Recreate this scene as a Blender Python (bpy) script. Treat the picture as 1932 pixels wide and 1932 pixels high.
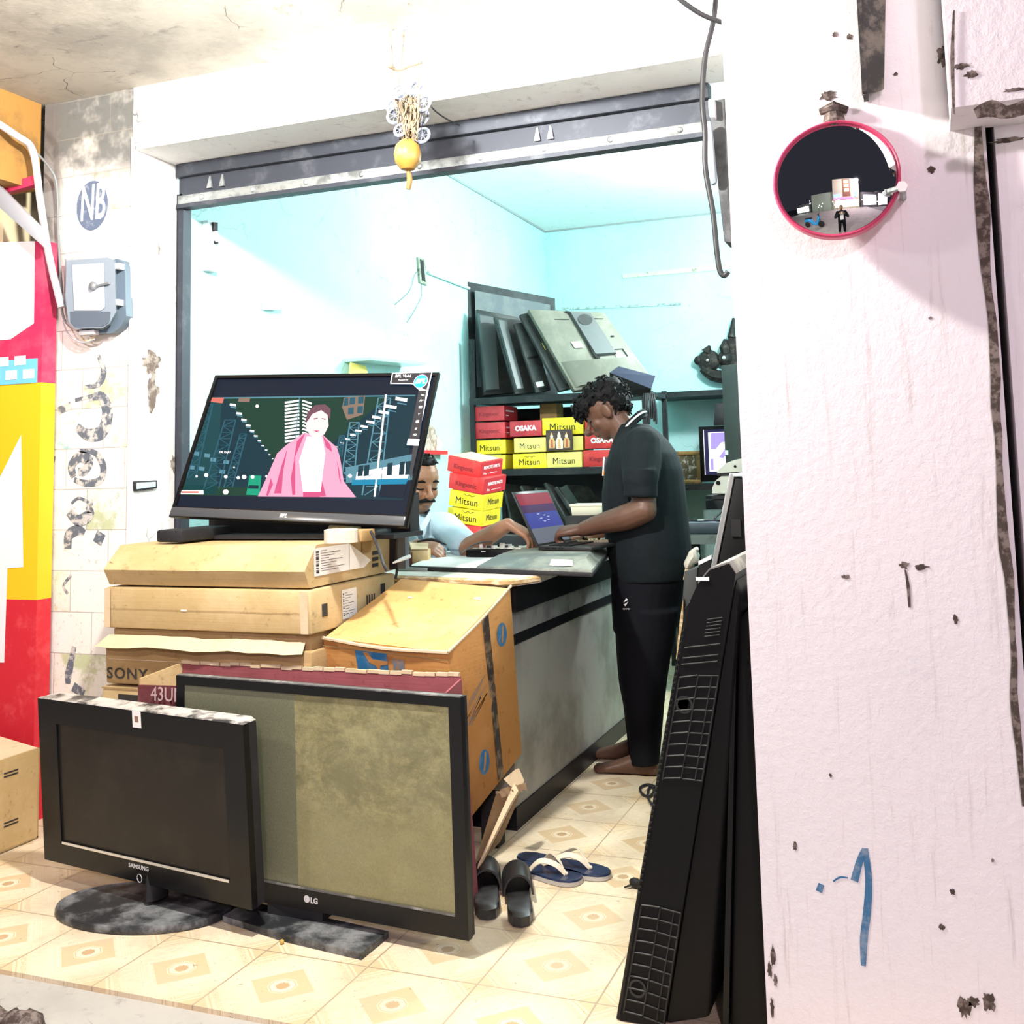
import bpy, bmesh, math, random
from mathutils import Vector, Matrix, Euler, noise
for o in list(bpy.data.objects): bpy.data.objects.remove(o)
S = bpy.context.scene
COL = S.collection
V = Vector
R = math.radians
# ------------------------------------------------------------------ camera
YAW, PIT, ROL, FPX, CX, CY, CAMH = .361, .1005, -.0262, 1989., 1002., 686., 1.25
def cam_axes():
    cy, sy, cp, sp, cr, sr = math.cos(YAW), math.sin(YAW), math.cos(PIT), math.sin(PIT), math.cos(ROL), math.sin(ROL)
    F = V((-sy*cp, cy*cp, sp)); ri = V((cy, sy, 0)); up = ri.cross(F)
    return ri*cr+up*sr, -ri*sr+up*cr, F
AX, AU, AF = cam_axes()
CAM = V((0, 0, CAMH))
cd = bpy.data.cameras.new('camera'); co = bpy.data.objects.new('camera', cd); COL.objects.link(co)
m3 = Matrix((AX, AU, -AF)).transposed()
co.matrix_world = Matrix.Translation(CAM) @ m3.to_4x4()
cd.sensor_width = 36; cd.lens = FPX/1932*36; cd.shift_x = (966-CX)/1932; cd.shift_y = (CY-966)/1932
cd.clip_start = .02
S.camera = co
def P(px, py, Y=None, X=None, Z=None):
    d = AX*((px-CX)/FPX) - AU*((py-CY)/FPX) + AF
    if Y is not None: return CAM + d*(Y/d.y)
    if X is not None: return CAM + d*(X/d.x)
    return CAM + d*((Z-CAMH)/d.z)
# ------------------------------------------------------------------ exposure, world, lamps
S.view_settings.view_transform = 'Standard'; S.view_settings.look = 'None'
S.view_settings.gamma = 1; S.view_settings.use_curve_mapping = False
S.view_settings.exposure = 0.0
w = bpy.data.worlds.new('night'); S.world = w; w.use_nodes = True
w.node_tree.nodes['Background'].inputs[0].default_value = (.55, .57, .75, 1)
w.node_tree.nodes['Background'].inputs[1].default_value = .05
def lamp(name, loc, target, size, power, col, size_y=None, spread=180):
    l = bpy.data.lights.new(name, 'AREA'); l.shape = 'RECTANGLE'; l.size = size; l.size_y = size_y or size
    l.energy = power; l.color = col; l.spread = R(spread)
    o = bpy.data.objects.new(name, l); COL.objects.link(o); o.location = loc
    o.rotation_euler = (V(target)-V(loc)).to_track_quat('-Z', 'Y').to_euler()
    return o
def bulb(name, loc, power, col, r=.05):
    l = bpy.data.lights.new(name, 'POINT'); l.energy = power; l.color = col; l.shadow_soft_size = r
    o = bpy.data.objects.new(name, l); COL.objects.link(o); o.location = loc
    return o
bulb('veranda_lamp_light', (-1.45, 2.02, 2.60), 325, (1, .965, .90), .06)
bulb('neighbour_lamp_light', (-3.15, 1.0, 2.35), 95, (1, .95, .89), .08)
bulb('shop_tube_light', (-.60, 5.9, 2.62), 185, (.97, 1, 1), .10)
bulb('street_lamp_light', (3.0, -6.5, 5.0), 1500, (1, .80, .96), .3)
# ------------------------------------------------------------------ object helpers
WM = {}
def setp(o, label=None, cat=None, group=None, kind=None):
    if label: o['label'] = label
    if cat: o['category'] = cat
    if group: o['group'] = group
    if kind: o['kind'] = kind
    return o
def thing(name, label, cat, loc=(0, 0, 0), group=None):
    o = bpy.data.objects.new(name, None); COL.objects.link(o); o.location = loc
    o.empty_display_size = .05
    WM[o] = Matrix.Translation(V(loc))
    return setp(o, label, cat, group)
class MB:
    def __init__(s, m=None):
        s.bm = bmesh.new(); s.mats = []; s.m = m; s.T = Matrix.Identity(4)
    def mi(s, m):
        m = m or s.m
        if m not in s.mats: s.mats.append(m)
        return s.mats.index(m)
    def vs(s, pts): return [s.bm.verts.new(s.T @ V(p)) for p in pts]
    def poly(s, pts, m=None):
        f = s.bm.faces.new(s.vs(pts)); f.material_index = s.mi(m); return f
    def hexa(s, p, m=None, bev=0, seg=2):
        v = s.vs(p); k = s.mi(m); fs = []
        for q in ((3, 2, 1, 0), (4, 5, 6, 7), (0, 1, 5, 4), (1, 2, 6, 5), (2, 3, 7, 6), (3, 0, 4, 7)):
            f = s.bm.faces.new([v[i] for i in q]); f.material_index = k; fs.append(f)
        if bev:
            es = list({e for f in fs for e in f.edges})
            bmesh.ops.bevel(s.bm, geom=es, offset=bev, segments=seg, affect='EDGES', profile=.5, material=-1)
    def box(s, c, d, m=None, bev=0, rot=None, seg=2):
        c = V(c); x, y, z = d[0]/2, d[1]/2, d[2]/2
        pts = [V(q) for q in ((-x, -y, -z), (x, -y, -z), (x, y, -z), (-x, y, -z), (-x, -y, z), (x, -y, z), (x, y, z), (-x, y, z))]
        if rot is not None:
            M = rot if isinstance(rot, Matrix) else Euler(rot).to_matrix()
            pts = [M @ p for p in pts]
        s.hexa([p+c for p in pts], m, bev, seg)
    def bx(s, x0, x1, y0, y1, z0, z1, m=None, bev=0):
        s.box(((x0+x1)/2, (y0+y1)/2, (z0+z1)/2), (abs(x1-x0), abs(y1-y0), abs(z1-z0)), m, bev)
    def slab(s, q, th, m=None, bev=0):
        """quad q (tl,tr,br,bl seen from the front) given thickness th going away from the viewer side"""
        q = [V(p) for p in q]
        n = ((q[1]-q[0]).cross(q[3]-q[0])).normalized()
        f = [q[3], q[2], q[1], q[0]]
        b = [p+n*th for p in f]
        s.hexa(b+f, m, bev)
    def loft(s, rings, m=None, cap=True):
        k = s.mi(m); vr = [s.vs(r) for r in rings]; n = len(vr[0])
        for a, b in zip(vr, vr[1:]):
            for i in range(n):
                f = s.bm.faces.new((a[i], a[(i+1) % n], b[(i+1) % n], b[i])); f.material_index = k
        if cap:
            for r in (vr[0][::-1], vr[-1]):
                f = s.bm.faces.new(r); f.material_index = k
    def tube(s, pts, r, m=None, seg=8, flat=1.0, sm=0, up=None):
        pts = [V(p) for p in pts]
        if sm: pts = smooth_path(pts, sm)
        n = len(pts); rs = r if isinstance(r, (list, tuple)) else [r]*n
        if len(rs) != n: rs = [rs[min(len(rs)-1, int(i*(len(rs)-1)/(n-1)))]*(1-((i*(len(rs)-1)/(n-1)) % 1)) + rs[min(len(rs)-1, int(i*(len(rs)-1)/(n-1))+1)]*((i*(len(rs)-1)/(n-1)) % 1) for i in range(n)]
        rings = []; nr = None
        for i, p in enumerate(pts):
            t = (pts[min(i+1, n-1)]-pts[max(i-1, 0)]).normalized()
            if nr is None:
                nr = V(up) if up else (V((0, 0, 1)) if abs(t.z) < .9 else V((1, 0, 0)))
            nr = (nr-t*nr.dot(t)).normalized(); b = t.cross(nr)
            rings.append([p+(nr*math.cos(a)*flat+b*math.sin(a))*rs[i] for a in [2*math.pi*j/seg for j in range(seg)]])
        s.loft(rings, m)
    def oval(s, secs, m=None, seg=20, pw=2.0):
        """secs: (centre, u_axis_vector, v_axis_vector) superellipse rings"""
        rings = []
        for c, u, v in secs:
            c, u, v = V(c), V(u), V(v); r = []
            for j in range(seg):
                a = 2*math.pi*j/seg; ca, sa = math.cos(a), math.sin(a)
                r.append(c+u*(abs(ca)**(2/pw)*(1 if ca >= 0 else -1))+v*(abs(sa)**(2/pw)*(1 if sa >= 0 else -1)))
            rings.append(r)
        s.loft(rings, m)
    def ell(s, c, r, m=None, rot=None, seg=16):
        M = Matrix.Translation(V(c)) @ ((rot if isinstance(rot, Matrix) else Euler(rot).to_matrix()).to_4x4() if rot is not None else Matrix.Identity(4)) @ Matrix.Diagonal((*r, 1)) if not isinstance(r, (int, float)) else Matrix.Translation(V(c)) @ Matrix.Scale(r, 4)
        g = bmesh.ops.create_uvsphere(s.bm, u_segments=seg, v_segments=max(6, seg//2+2), radius=1, matrix=s.T @ M)
        k = s.mi(m)
        for f in {f for v in g['verts'] for f in v.link_faces}: f.material_index = k
    def lathe(s, prof, M=None, m=None, seg=24, cap=True):
        M = M or Matrix.Identity(4)
        s.loft([[M @ V((r*math.cos(2*math.pi*j/seg), r*math.sin(2*math.pi*j/seg), z)) for j in range(seg)] for r, z in prof], m, cap)
    def prism(s, out, M, d0, d1, m=None):
        """2-D outline (x,y) in frame M, extruded along local z from d0 to d1"""
        a = [M @ V((x, y, d0)) for x, y in out]; b = [M @ V((x, y, d1)) for x, y in out]
        s.loft([a, b], m)
    def ribbon(s, pts, wd, n, m=None, th=.0015, sm=4):
        pts = smooth_path([V(p) for p in pts], sm) if sm else [V(p) for p in pts]; n = V(n).normalized()
        wl = wd if isinstance(wd, (list, tuple)) else [wd, wd]
        N = len(pts); rings = []
        for i, p in enumerate(pts):
            t = (pts[min(i+1, N-1)]-pts[max(i-1, 0)]).normalized(); b = t.cross(n).normalized()
            f = i/(N-1)*(len(wl)-1); j = min(int(f), len(wl)-2); wv = wl[j]*(1-(f-j))+wl[j+1]*(f-j)
            rings.append([p-b*wv/2, p+b*wv/2, p+b*wv/2+n*th, p-b*wv/2+n*th])
        s.loft(rings, m)
    def text(s, txt, M, size, m=None, ext=.0006, sx=1.0, bold=0, align='CENTER', shear=0, spacing=1):
        key = (txt, bold, align, shear, spacing)
        if key not in TXT:
            cu = bpy.data.curves.new('t', 'FONT'); cu.body = txt; cu.size = 1; cu.extrude = .5; cu.align_x = align; cu.align_y = 'CENTER'
            cu.offset = bold; cu.shear = shear; cu.resolution_u = 3; cu.space_character = spacing
            ob = bpy.data.objects.new('t', cu); TXT[key] = bpy.data.meshes.new_from_object(ob)
            bpy.data.objects.remove(ob); bpy.data.curves.remove(cu)
        me = TXT[key]; k = s.mi(m); A = s.T @ M @ Matrix.Diagonal((size*sx, size, ext, 1))
        vs = [s.bm.verts.new(A @ v.co) for v in me.vertices]
        for p in me.polygons:
            try: f = s.bm.faces.new([vs[i] for i in p.vertices]); f.material_index = k
            except ValueError: pass
    def build(s, name, parent=None, ang=35, loc=None, recalc=True):
        if recalc: bmesh.ops.recalc_face_normals(s.bm, faces=s.bm.faces)
        me = bpy.data.meshes.new(name)
        if parent is not None: inv = WM[parent].inverted()
        else: inv = Matrix.Translation(-V(loc)) if loc is not None else Matrix.Identity(4)
        s.bm.transform(inv); s.bm.to_mesh(me); s.bm.free()
        for m in s.mats: me.materials.append(m)
        if ang:
            me.polygons.foreach_set('use_smooth', [True]*len(me.polygons)); me.set_sharp_from_angle(angle=R(ang))
        o = bpy.data.objects.new(name, me); COL.objects.link(o)
        if parent is not None: o.parent = parent; WM[o] = WM[parent].copy()
        else:
            if loc is not None: o.location = loc
            WM[o] = Matrix.Translation(V(loc)) if loc is not None else Matrix.Identity(4)
        return o
TXT = {}
def smooth_path(p, k):
    out = []
    for i in range(len(p)-1):
        a, b, c, d = p[max(i-1, 0)], p[i], p[i+1], p[min(i+2, len(p)-1)]
        for j in range(k):
            t = j/k; t2, t3 = t*t, t*t*t
            out.append(.5*((2*b)+(c-a)*t+(2*a-5*b+4*c-d)*t2+(3*b-a-3*c+d)*t3))
    out.append(p[-1]); return out
def frame(o, x, y):
    """4x4 frame: origin o, x axis, y axis (orthonormalised), z = x cross y"""
    x = V(x).normalized(); z = x.cross(V(y)).normalized(); y = z.cross(x)
    M = Matrix((x, y, z)).transposed().to_4x4(); M.translation = V(o); return M
def quadframe(tl, tr, br, bl):
    c = (tl+tr+br+bl)/4
    return frame(c, (tr+br)-(tl+bl), (tl+tr)-(bl+br)), ((tr+br)-(tl+bl)).length/4, ((tl+tr)-(bl+br)).length/4
# ------------------------------------------------------------------ materials
MATS = {}
class N:
    """small node-graph helper"""
    def __init__(s, name):
        s.m = bpy.data.materials.new(name); s.m.use_nodes = True; s.t = s.m.node_tree
        s.b = s.t.nodes['Principled BSDF']; s.out = s.t.nodes['Material Output']
    def n(s, typ, **kw):
        x = s.t.nodes.new(typ)
        for k, v in kw.items():
            if k in x.inputs: s.set(x.inputs[k], v)
            else: setattr(x, k, v)
        return x
    def set(s, inp, v):
        if isinstance(v, bpy.types.NodeSocket): s.t.links.new(v, inp)
        elif isinstance(v, tuple) and len(v) == 3 and inp.type == 'RGBA': inp.default_value = (*v, 1)
        else: inp.default_value = v
    def math(s, op, a, b=None, c=None):
        x = s.t.nodes.new('ShaderNodeMath'); x.operation = op
        for i, v in enumerate((a, b, c)):
            if v is not None: s.set(x.inputs[i], v)
        return x.outputs[0]
    def mix(s, f, a, b):
        x = s.t.nodes.new('ShaderNodeMix'); x.data_type = 'RGBA'
        s.set(x.inputs[0], f); s.set(x.inputs[6], a); s.set(x.inputs[7], b); return x.outputs[2]
    def noise(s, vec, scale, detail=4, rough=.6, dist=0):
        return s.n('ShaderNodeTexNoise', Vector=vec, Scale=scale, Detail=detail, Roughness=rough, Distortion=dist).outputs['Fac']
    def ramp(s, v, lo, hi):
        x = s.n('ShaderNodeMapRange', interpolation_type='SMOOTHSTEP'); s.set(x.inputs[0], v); x.inputs[1].default_value = lo; x.inputs[2].default_value = hi
        return x.outputs[0]
    def pos(s): return s.n('ShaderNodeNewGeometry').outputs['Position']
    def obj(s): return s.n('ShaderNodeTexCoord').outputs['Object']
    def scl(s, v, sc):
        x = s.n('ShaderNodeVectorMath', operation='MULTIPLY'); s.set(x.inputs[0], v); x.inputs[1].default_value = sc; return x.outputs[0]
    def bump(s, h, strength, dist=.01):
        x = s.n('ShaderNodeBump', Height=h, Strength=strength, Distance=dist); s.t.links.new(x.outputs[0], s.b.inputs['Normal'])
    def fin(s, col=None, rough=.6, metal=0, spec=.5):
        if col is not None: s.set(s.b.inputs['Base Color'], col)
        s.set(s.b.inputs['Roughness'], rough); s.set(s.b.inputs['Metallic'], metal); s.set(s.b.inputs['Specular IOR Level'], spec)
        return s.m
def mat(name, col, rough=.6, metal=0, spec=.5, col2=None, scale=6, amt=(.45, .65), bump=0, bscale=60, emit=0, emcol=None, stretch=None):
    if name in MATS: return MATS[name]
    g = N(name); c = col; o = g.obj()
    if stretch: o = g.scl(o, stretch)
    if col2: c = g.mix(g.ramp(g.noise(o, scale, 5, .65), *amt), col, col2)
    if bump: g.bump(g.noise(o, bscale, 3), bump, .003)
    if emit:
        g.set(g.b.inputs['Emission Color'], emcol or col); g.b.inputs['Emission Strength'].default_value = emit
    MATS[name] = g.fin(c, rough, metal, spec); return MATS[name]
def glow(name, col, st=1.0):
    if name in MATS: return MATS[name]
    g = N(name); g.set(g.b.inputs['Emission Color'], col); g.b.inputs['Emission Strength'].default_value = st
    MATS[name] = g.fin((.004, .004, .005), .4, 0, .07); return MATS[name]
def plaster(name, base, dirt, stain, amt=(.5, .75), crack=.5, fine=18., streak=(3, 3, .7), bump=.25):
    g = N(name); p = g.pos()
    f1 = g.ramp(g.noise(p, 1.6, 6, .7), *amt)
    f2 = g.ramp(g.noise(g.scl(p, streak), 7, 6, .7, .4), .56, .74)
    f3 = g.ramp(g.noise(p, fine, 6, .75), .60, .70)
    c = g.mix(g.math('MULTIPLY', f1, .7), base, dirt)
    c = g.mix(g.math('MULTIPLY', f2, .55), c, stain)
    c = g.mix(g.math('MULTIPLY', g.math('MULTIPLY', f3, f1), .8), c, tuple(x*.35 for x in stain))
    if crack:
        wv = g.n('ShaderNodeVectorMath', operation='ADD'); g.set(wv.inputs[0], p)
        nz = g.n('ShaderNodeTexNoise', Vector=p, Scale=3.5, Detail=4); sc = g.scl(nz.outputs['Color'], (.35, .35, .35)); g.set(wv.inputs[1], sc)
        vo = g.n('ShaderNodeTexVoronoi', feature='DISTANCE_TO_EDGE', Vector=wv.outputs[0], Scale=3.2)
        line = g.math('LESS_THAN', vo.outputs['Distance'], .007)
        line = g.math('MULTIPLY', line, g.ramp(g.noise(p, 2.2, 2), .54, .60))
        c = g.mix(g.math('MULTIPLY', line, crack), c, (.06, .055, .05))
    g.bump(g.noise(p, 45, 5, .7), bump, .006)
    MATS[name] = g.fin(c, .85, 0, .2); return MATS[name]
# ------------------------------------------------------------------ the setting
D = 3.2; XL = -2.82; YB = 7.86; ZC = 3.16; SOF = 2.528; CAN = 2.778; PY = 2.40; PX = -.405; SHY = 3.44
WHITE = (.80, .80, .79)
m_beam = plaster('veranda_plaster', (.86, .86, .85), (.62, .61, .58), (.38, .36, .33), crack=.8, amt=(.5, .72))
m_canopy = plaster('canopy_plaster', (.50, .475, .42), (.31, .295, .265), (.17, .165, .155), crack=.7, streak=(1.2, 2.2, 1), amt=(.42, .62), fine=9)
m_pillar = plaster('pillar_plaster', (.80, .765, .78), (.70, .68, .70), (.50, .43, .40), crack=0, amt=(.55, .8), streak=(6, 6, .35), bump=.35)
m_jamb = plaster('jamb_plaster', (.80, .79, .77), (.55, .51, .47), (.30, .25, .21), crack=.4, amt=(.5, .68), streak=(5, 5, .5))
m_cyan = plaster('cyan_wall_paint', (.50, .82, .82), (.60, .87, .87), (.45, .66, .66), crack=.25, amt=(.4, .7), fine=26, bump=.12)
m_iceil = plaster('shop_ceiling_paint', (.86, .9, .88), (.78, .84, .82), (.55, .60, .58), crack=.2, amt=(.5, .7), fine=26, bump=.1)
m_conc = plaster('apron_concrete', (.46, .44, .40), (.36, .35, .32), (.2, .19, .18), crack=.3, amt=(.4, .65), streak=(3, 3, 3))

def tile_floor():
    g = N('patterned_floor_tiles'); T = .305
    sx = g.n('ShaderNodeSeparateXYZ'); g.set(sx.inputs[0], g.pos())
    u = g.math('SUBTRACT', g.math('FRACT', g.math('DIVIDE', g.math('ADD', sx.outputs[0], 1.1215+T*40), T)), .5)
    v = g.math('SUBTRACT', g.math('FRACT', g.math('DIVIDE', g.math('ADD', sx.outputs[1], -2.7905+T*40), T)), .5)
    au, av = g.math('ABSOLUTE', u), g.math('ABSOLUTE', v)
    d = g.math('ADD', au, av)                      # diamond metric
    e = g.math('MAXIMUM', au, av)
    o8 = g.math('MAXIMUM', e, g.math('MULTIPLY', d, .72))
    cream, tan, pale, brown = (.79, .665, .455), (.67, .505, .295), (.84, .735, .54), (.54, .375, .205)
    comb = g.n('ShaderNodeCombineXYZ', X=g.math('ADD', u, v), Y=g.math('SUBTRACT', u, v))
    grain = g.noise(g.scl(comb.outputs[0], (2.5, 45, 1)), 3, 3)
    wood = g.mix(g.ramp(grain, .45, .62), pale, (.72, .57, .37))
    c = g.mix(g.math('GREATER_THAN', d, .64), wood, cream)
    wood2 = g.mix(g.ramp(grain, .4, .6), (.71, .55, .335), tan)
    c = g.mix(g.math('LESS_THAN', d, .30), c, wood2)
    c = g.mix(g.math('COMPARE', d, .345, .016), c, pale)
    for r in (.40, .43, .46): c = g.mix(g.math('COMPARE', d, r, .006), c, pale)
    c = g.mix(g.math('LESS_THAN', o8, .118), c, pale)
    c = g.mix(g.math('COMPARE', o8, .103, .006), c, tan)
    c = g.mix(g.math('LESS_THAN', g.math('ADD', o8, g.math('MULTIPLY', g.noise(comb.outputs[0], 60, 2), .06)), .085), c, brown)
    scroll = g.math('GREATER_THAN', g.noise(comb.outputs[0], 55, 1, .5, 2.5), .57)
    c = g.mix(g.math('MULTIPLY', scroll, g.math('COMPARE', d, .72, .035)), c, brown)
    c = g.mix(g.math('COMPARE', d, .80, .010), c, tan)
    c = g.mix(g.math('GREATER_THAN', d, .84), c, wood2)
    c = g.mix(g.math('GREATER_THAN', e, .492), c, (.40, .31, .21))
    p = g.pos()
    dust = g.ramp(g.noise(p, 2.3, 5, .7), .42, .62)
    c = g.mix(g.math('MULTIPLY', dust, .5), c, (.56, .47, .34))
    c = g.mix(g.math('MULTIPLY', g.ramp(g.noise(p, 40, 4, .7), .64, .7), .7), c, (.25, .19, .13))
    return g.fin(c, .42, 0, .35)
m_floor = tile_floor()

def tile_wall():
    g = N('worn_wall_tiles'); p = g.pos()
    sx = g.n('ShaderNodeSeparateXYZ'); g.set(sx.inputs[0], p)
    TW, TH = .285, .155
    cu = g.math('DIVIDE', g.math('ADD', sx.outputs[0], 10.0), TW); cv = g.math('DIVIDE', g.math('ADD', sx.outputs[2], .02), TH)
    row = g.math('FLOOR', cv)
    cu = g.math('ADD', cu, g.math('MULTIPLY', g.math('FRACT', g.math('MULTIPLY', row, .37)), 1.0))
    fu, fv = g.math('FRACT', cu), g.math('FRACT', cv)
    cell = g.n('ShaderNodeCombineXYZ', X=g.math('FLOOR', cu), Y=row)
    rnd = g.n('ShaderNodeTexWhiteNoise', noise_dimensions='2D'); g.set(rnd.inputs['Vector'], cell.outputs[0])
    c = g.mix(g.math('GREATER_THAN', rnd.outputs[0], .72), (.80, .79, .70), (.50, .55, .33))
    c = g.mix(g.math('GREATER_THAN', rnd.outputs[0], .93), c, (.30, .50, .55))
    worn = g.ramp(g.noise(p, 6, 6, .75), .38, .52)
    c = g.mix(g.math('MULTIPLY', worn, .8), c, (.82, .80, .74))
    speck = g.ramp(g.noise(p, 32, 6, .8, .6), .57, .66)
    c = g.mix(g.math('MULTIPLY', speck, .8), c, (.42, .38, .30))
    # grime near the roof, its tone also holding the shade up there
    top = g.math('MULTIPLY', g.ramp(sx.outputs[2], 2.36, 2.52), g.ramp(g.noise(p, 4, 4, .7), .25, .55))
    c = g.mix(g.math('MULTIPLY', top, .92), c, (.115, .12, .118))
    gr = g.math('MAXIMUM', g.math('LESS_THAN', fu, .012), g.math('LESS_THAN', fv, .022))
    c = g.mix(g.math('MULTIPLY', gr, .75), c, (.30, .28, .24))
    lft = g.ramp(g.math('ADD', sx.outputs[0], g.math('MULTIPLY', g.noise(p, 8, 4), .10)), -3.12, -3.20)
    c = g.mix(g.math('MULTIPLY', lft, .8), c, (.16, .15, .145))
    g.bump(g.noise(p, 40, 4), .2, .004)
    return g.fin(c, .7, 0, .3)
m_tilewall = tile_wall()
m_dark = mat('dark_blue_grey_steel', (.045, .052, .068), .55, .3, .4, (.10, .11, .13), 9, (.5, .75))
m_galv = mat('worn_galvanised_strip', (.42, .46, .46), .45, .6, .5, (.2, .22, .22), 14)
m_black = mat('black_plastic', (.004, .004, .0045), .5, 0, .18)
m_blackm = mat('matt_black_plastic', (.016, .016, .018), .65, 0, .35, (.035, .034, .033), 12, (.5, .8))
m_wirew = mat('pale_conduit_plastic', (.50, .50, .52), .5)
m_wireb = mat('black_cable_rubber', (.018, .018, .022), .5)

def struct(name, b, ang=30): return setp(b.build(name, ang=ang), kind='structure')
b = MB(m_floor); b.bx(-3.45, .7, 2.185, YB+.1, -.1, 0); struct('floor', b)
b = MB(m_conc); b.bx(-9, 6, -9, 2.185, -.12, -.012); b.bx(-9, -3.45, 2.185, 4, -.12, -.012); struct('floor_apron', b)
b = MB(m_tilewall); b.bx(-3.29, -2.838, D, D+.24, 0, CAN)
w_l = struct('wall_left', b)
b = MB(m_jamb); b.bx(-2.8378, -2.828, D-.004, D+.24, 0, SOF+.002); b.bx(-2.84, -2.832, D-.012, D, 0, SOF+.05); struct('trim_1', b)
b = MB(m_beam); b.bx(-2.838, PX, D-.004, D+.24, SOF, CAN); struct('wall_front', b)
b = MB(m_canopy); b.bx(-6, 1.3, 2.3, D+.24, CAN, CAN+.15); struct('ceiling_canopy', b)
b = MB(m_pillar)
b.bx(PX, .145, PY, 3.6, 0, CAN); b.bx(.163, 1.3, PY+.012, 3.6, 0, CAN)
struct('wall_pillar', b)
b = MB(m_pillar); b.bx(.075, 1.3, PY-.16, PY+.01, 1.955, CAN); struct('trim_2', b)
b = MB(m_cyan); b.bx(XL-.2, XL, D+.24, YB+.2, 0, ZC); struct('wall_shop_left', b)
b = MB(m_cyan); b.bx(XL-.2, PX+.3, YB, YB+.2, 0, ZC); struct('wall_back', b)
b = MB(m_cyan); b.bx(PX, PX+.2, 3.6, YB, 0, ZC); struct('wall_shop_right', b)
b = MB(m_iceil); b.bx(XL-.2, PX+.3, D+.24, YB+.2, ZC, ZC+.12); b.bx(XL-.2, PX+.3, D+.12, D+.239, CAN+.16, ZC+.12)
struct('ceiling', b)
# thin grey strip where shop ceiling meets the walls
b = MB(mat('cornice_grime', (.35, .40, .40), .8)); b.bx(XL, XL+.012, D+.3, YB, ZC-.012, ZC); b.bx(XL, PX, YB-.012, YB, ZC-.012, ZC); struct('trim_3', b)
# rolled shutter hood and bottom bar
t = thing('roller_shutter', 'dark rolled-up steel shutter under the concrete lintel of the shop', 'shutter', (-1.6, SHY, 2.3))
zt, zb = SOF, 2.348
x0, x1 = -2.815, -.63
b = MB(m_dark)
b.bx(x0, x1, SHY, SHY+.03, zb+.05, zt)
b.bx(x0, x1, SHY-.025, SHY, zt-.055, zt-.002, bev=.004)
b.bx(x0+.02, x1, SHY-.008, SHY, zb+.05, zb+.062)
b.build('hood', t)
b = MB(m_galv)
b.bx(x0, x1, SHY-.012, SHY+.02, zb+.012, zb+.05, bev=.003)
b.build('bottom_bar', t)
b = MB(m_dark); b.bx(x0, x1, SHY-.02, SHY+.03, zb-.004, zb+.012); b.build('bottom_angle', t)
for i in range(9):
    b = MB(m_galv); b.ell((x0+.12+i*.245, SHY-.014, zb+.032), (.011, .006, .011), seg=10); b.build('bolt', t)
for x in (-2.66, -2.60, -1.25, -1.20):
    b = MB(m_galv); b.loft([[V((x-.012, SHY-.002, zb+.065)), V((x+.012, SHY-.002, zb+.065)), V((x+.012, SHY-.012, zb+.065)), V((x-.012, SHY-.012, zb+.065))], [V((x-.003, SHY-.002, zb+.115)), V((x+.003, SHY-.002, zb+.115)), V((x+.003, SHY-.006, zb+.115)), V((x-.003, SHY-.006, zb+.115))]]); b.build('lug', t)
b = MB(m_dark); b.bx(-2.828, -2.795, SHY+.0, SHY+.05, 0, zb+.06); b.build('guide_rail', t)
# switch box with dirty metal rail on the right of the opening
t = thing('switch_box', 'dirty grey metal switch casing fixed beside the right end of the rolled shutter', 'switch box', (-.53, 3.2, 2.1))
b = MB(mat('dirty_grey_casing', (.09, .095, .10), .6, .2, .4, (.03, .03, .035), 8))
q = [P(1337, 190, Y=3.2), P(1400, 180, Y=3.2), P(1420, 466, Y=3.2), P(1366, 456, Y=3.2)]
b.slab([q[0], q[1], q[2], q[3]], .10, bev=.004)
b.build('casing', t)
b = MB(m_wirew); b.slab([P(1335, 186, Y=3.17), P(1347, 184, Y=3.17), P(1349, 222, Y=3.17), P(1337, 220, Y=3.17)], .05, bev=.006); b.build('porcelain_fuse', t)
b = MB(mat('translucent_wrap', (.24, .27, .31), .3)); b.slab([P(1322, 240, Y=3.15), P(1342, 225, Y=3.15), P(1352, 345, Y=3.16), P(1340, 350, Y=3.16)], .03, bev=.01); b.build('plastic_wrap', t)
def cable(name, label, pts, r=.006, m=None, sm=6, cat='cable', group=None):
    b = MB(m or m_wireb); b.tube(pts, r, seg=7, sm=sm)
    return setp(b.build(name, ang=60), label, cat, group)
Yc = 3.12
cable('power_cable', 'thick black cable dropping past the shutter end and hooking below the switch casing',
      [P(1352, -20, Y=Yc), P(1346, 40, Y=Yc), P(1330, 110, Y=Yc), P(1325, 190, Y=Yc), P(1330, 250, Y=Yc), P(1331, 320, Y=Yc), P(1345, 400, Y=Yc), P(1352, 470, Y=Yc), P(1358, 510, Y=Yc), P(1366, 520, Y=Yc), P(1374, 512, Y=Yc)], .0085)
cable('overhead_cable', 'black cable slanting across the white beam into the top of the pink pillar',
      [P(1270, -12, Y=3.0), P(1300, 12, Y=3.02), P(1330, 30, Y=3.05), P(1362, 42, Y=3.1)], .008)
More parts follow.
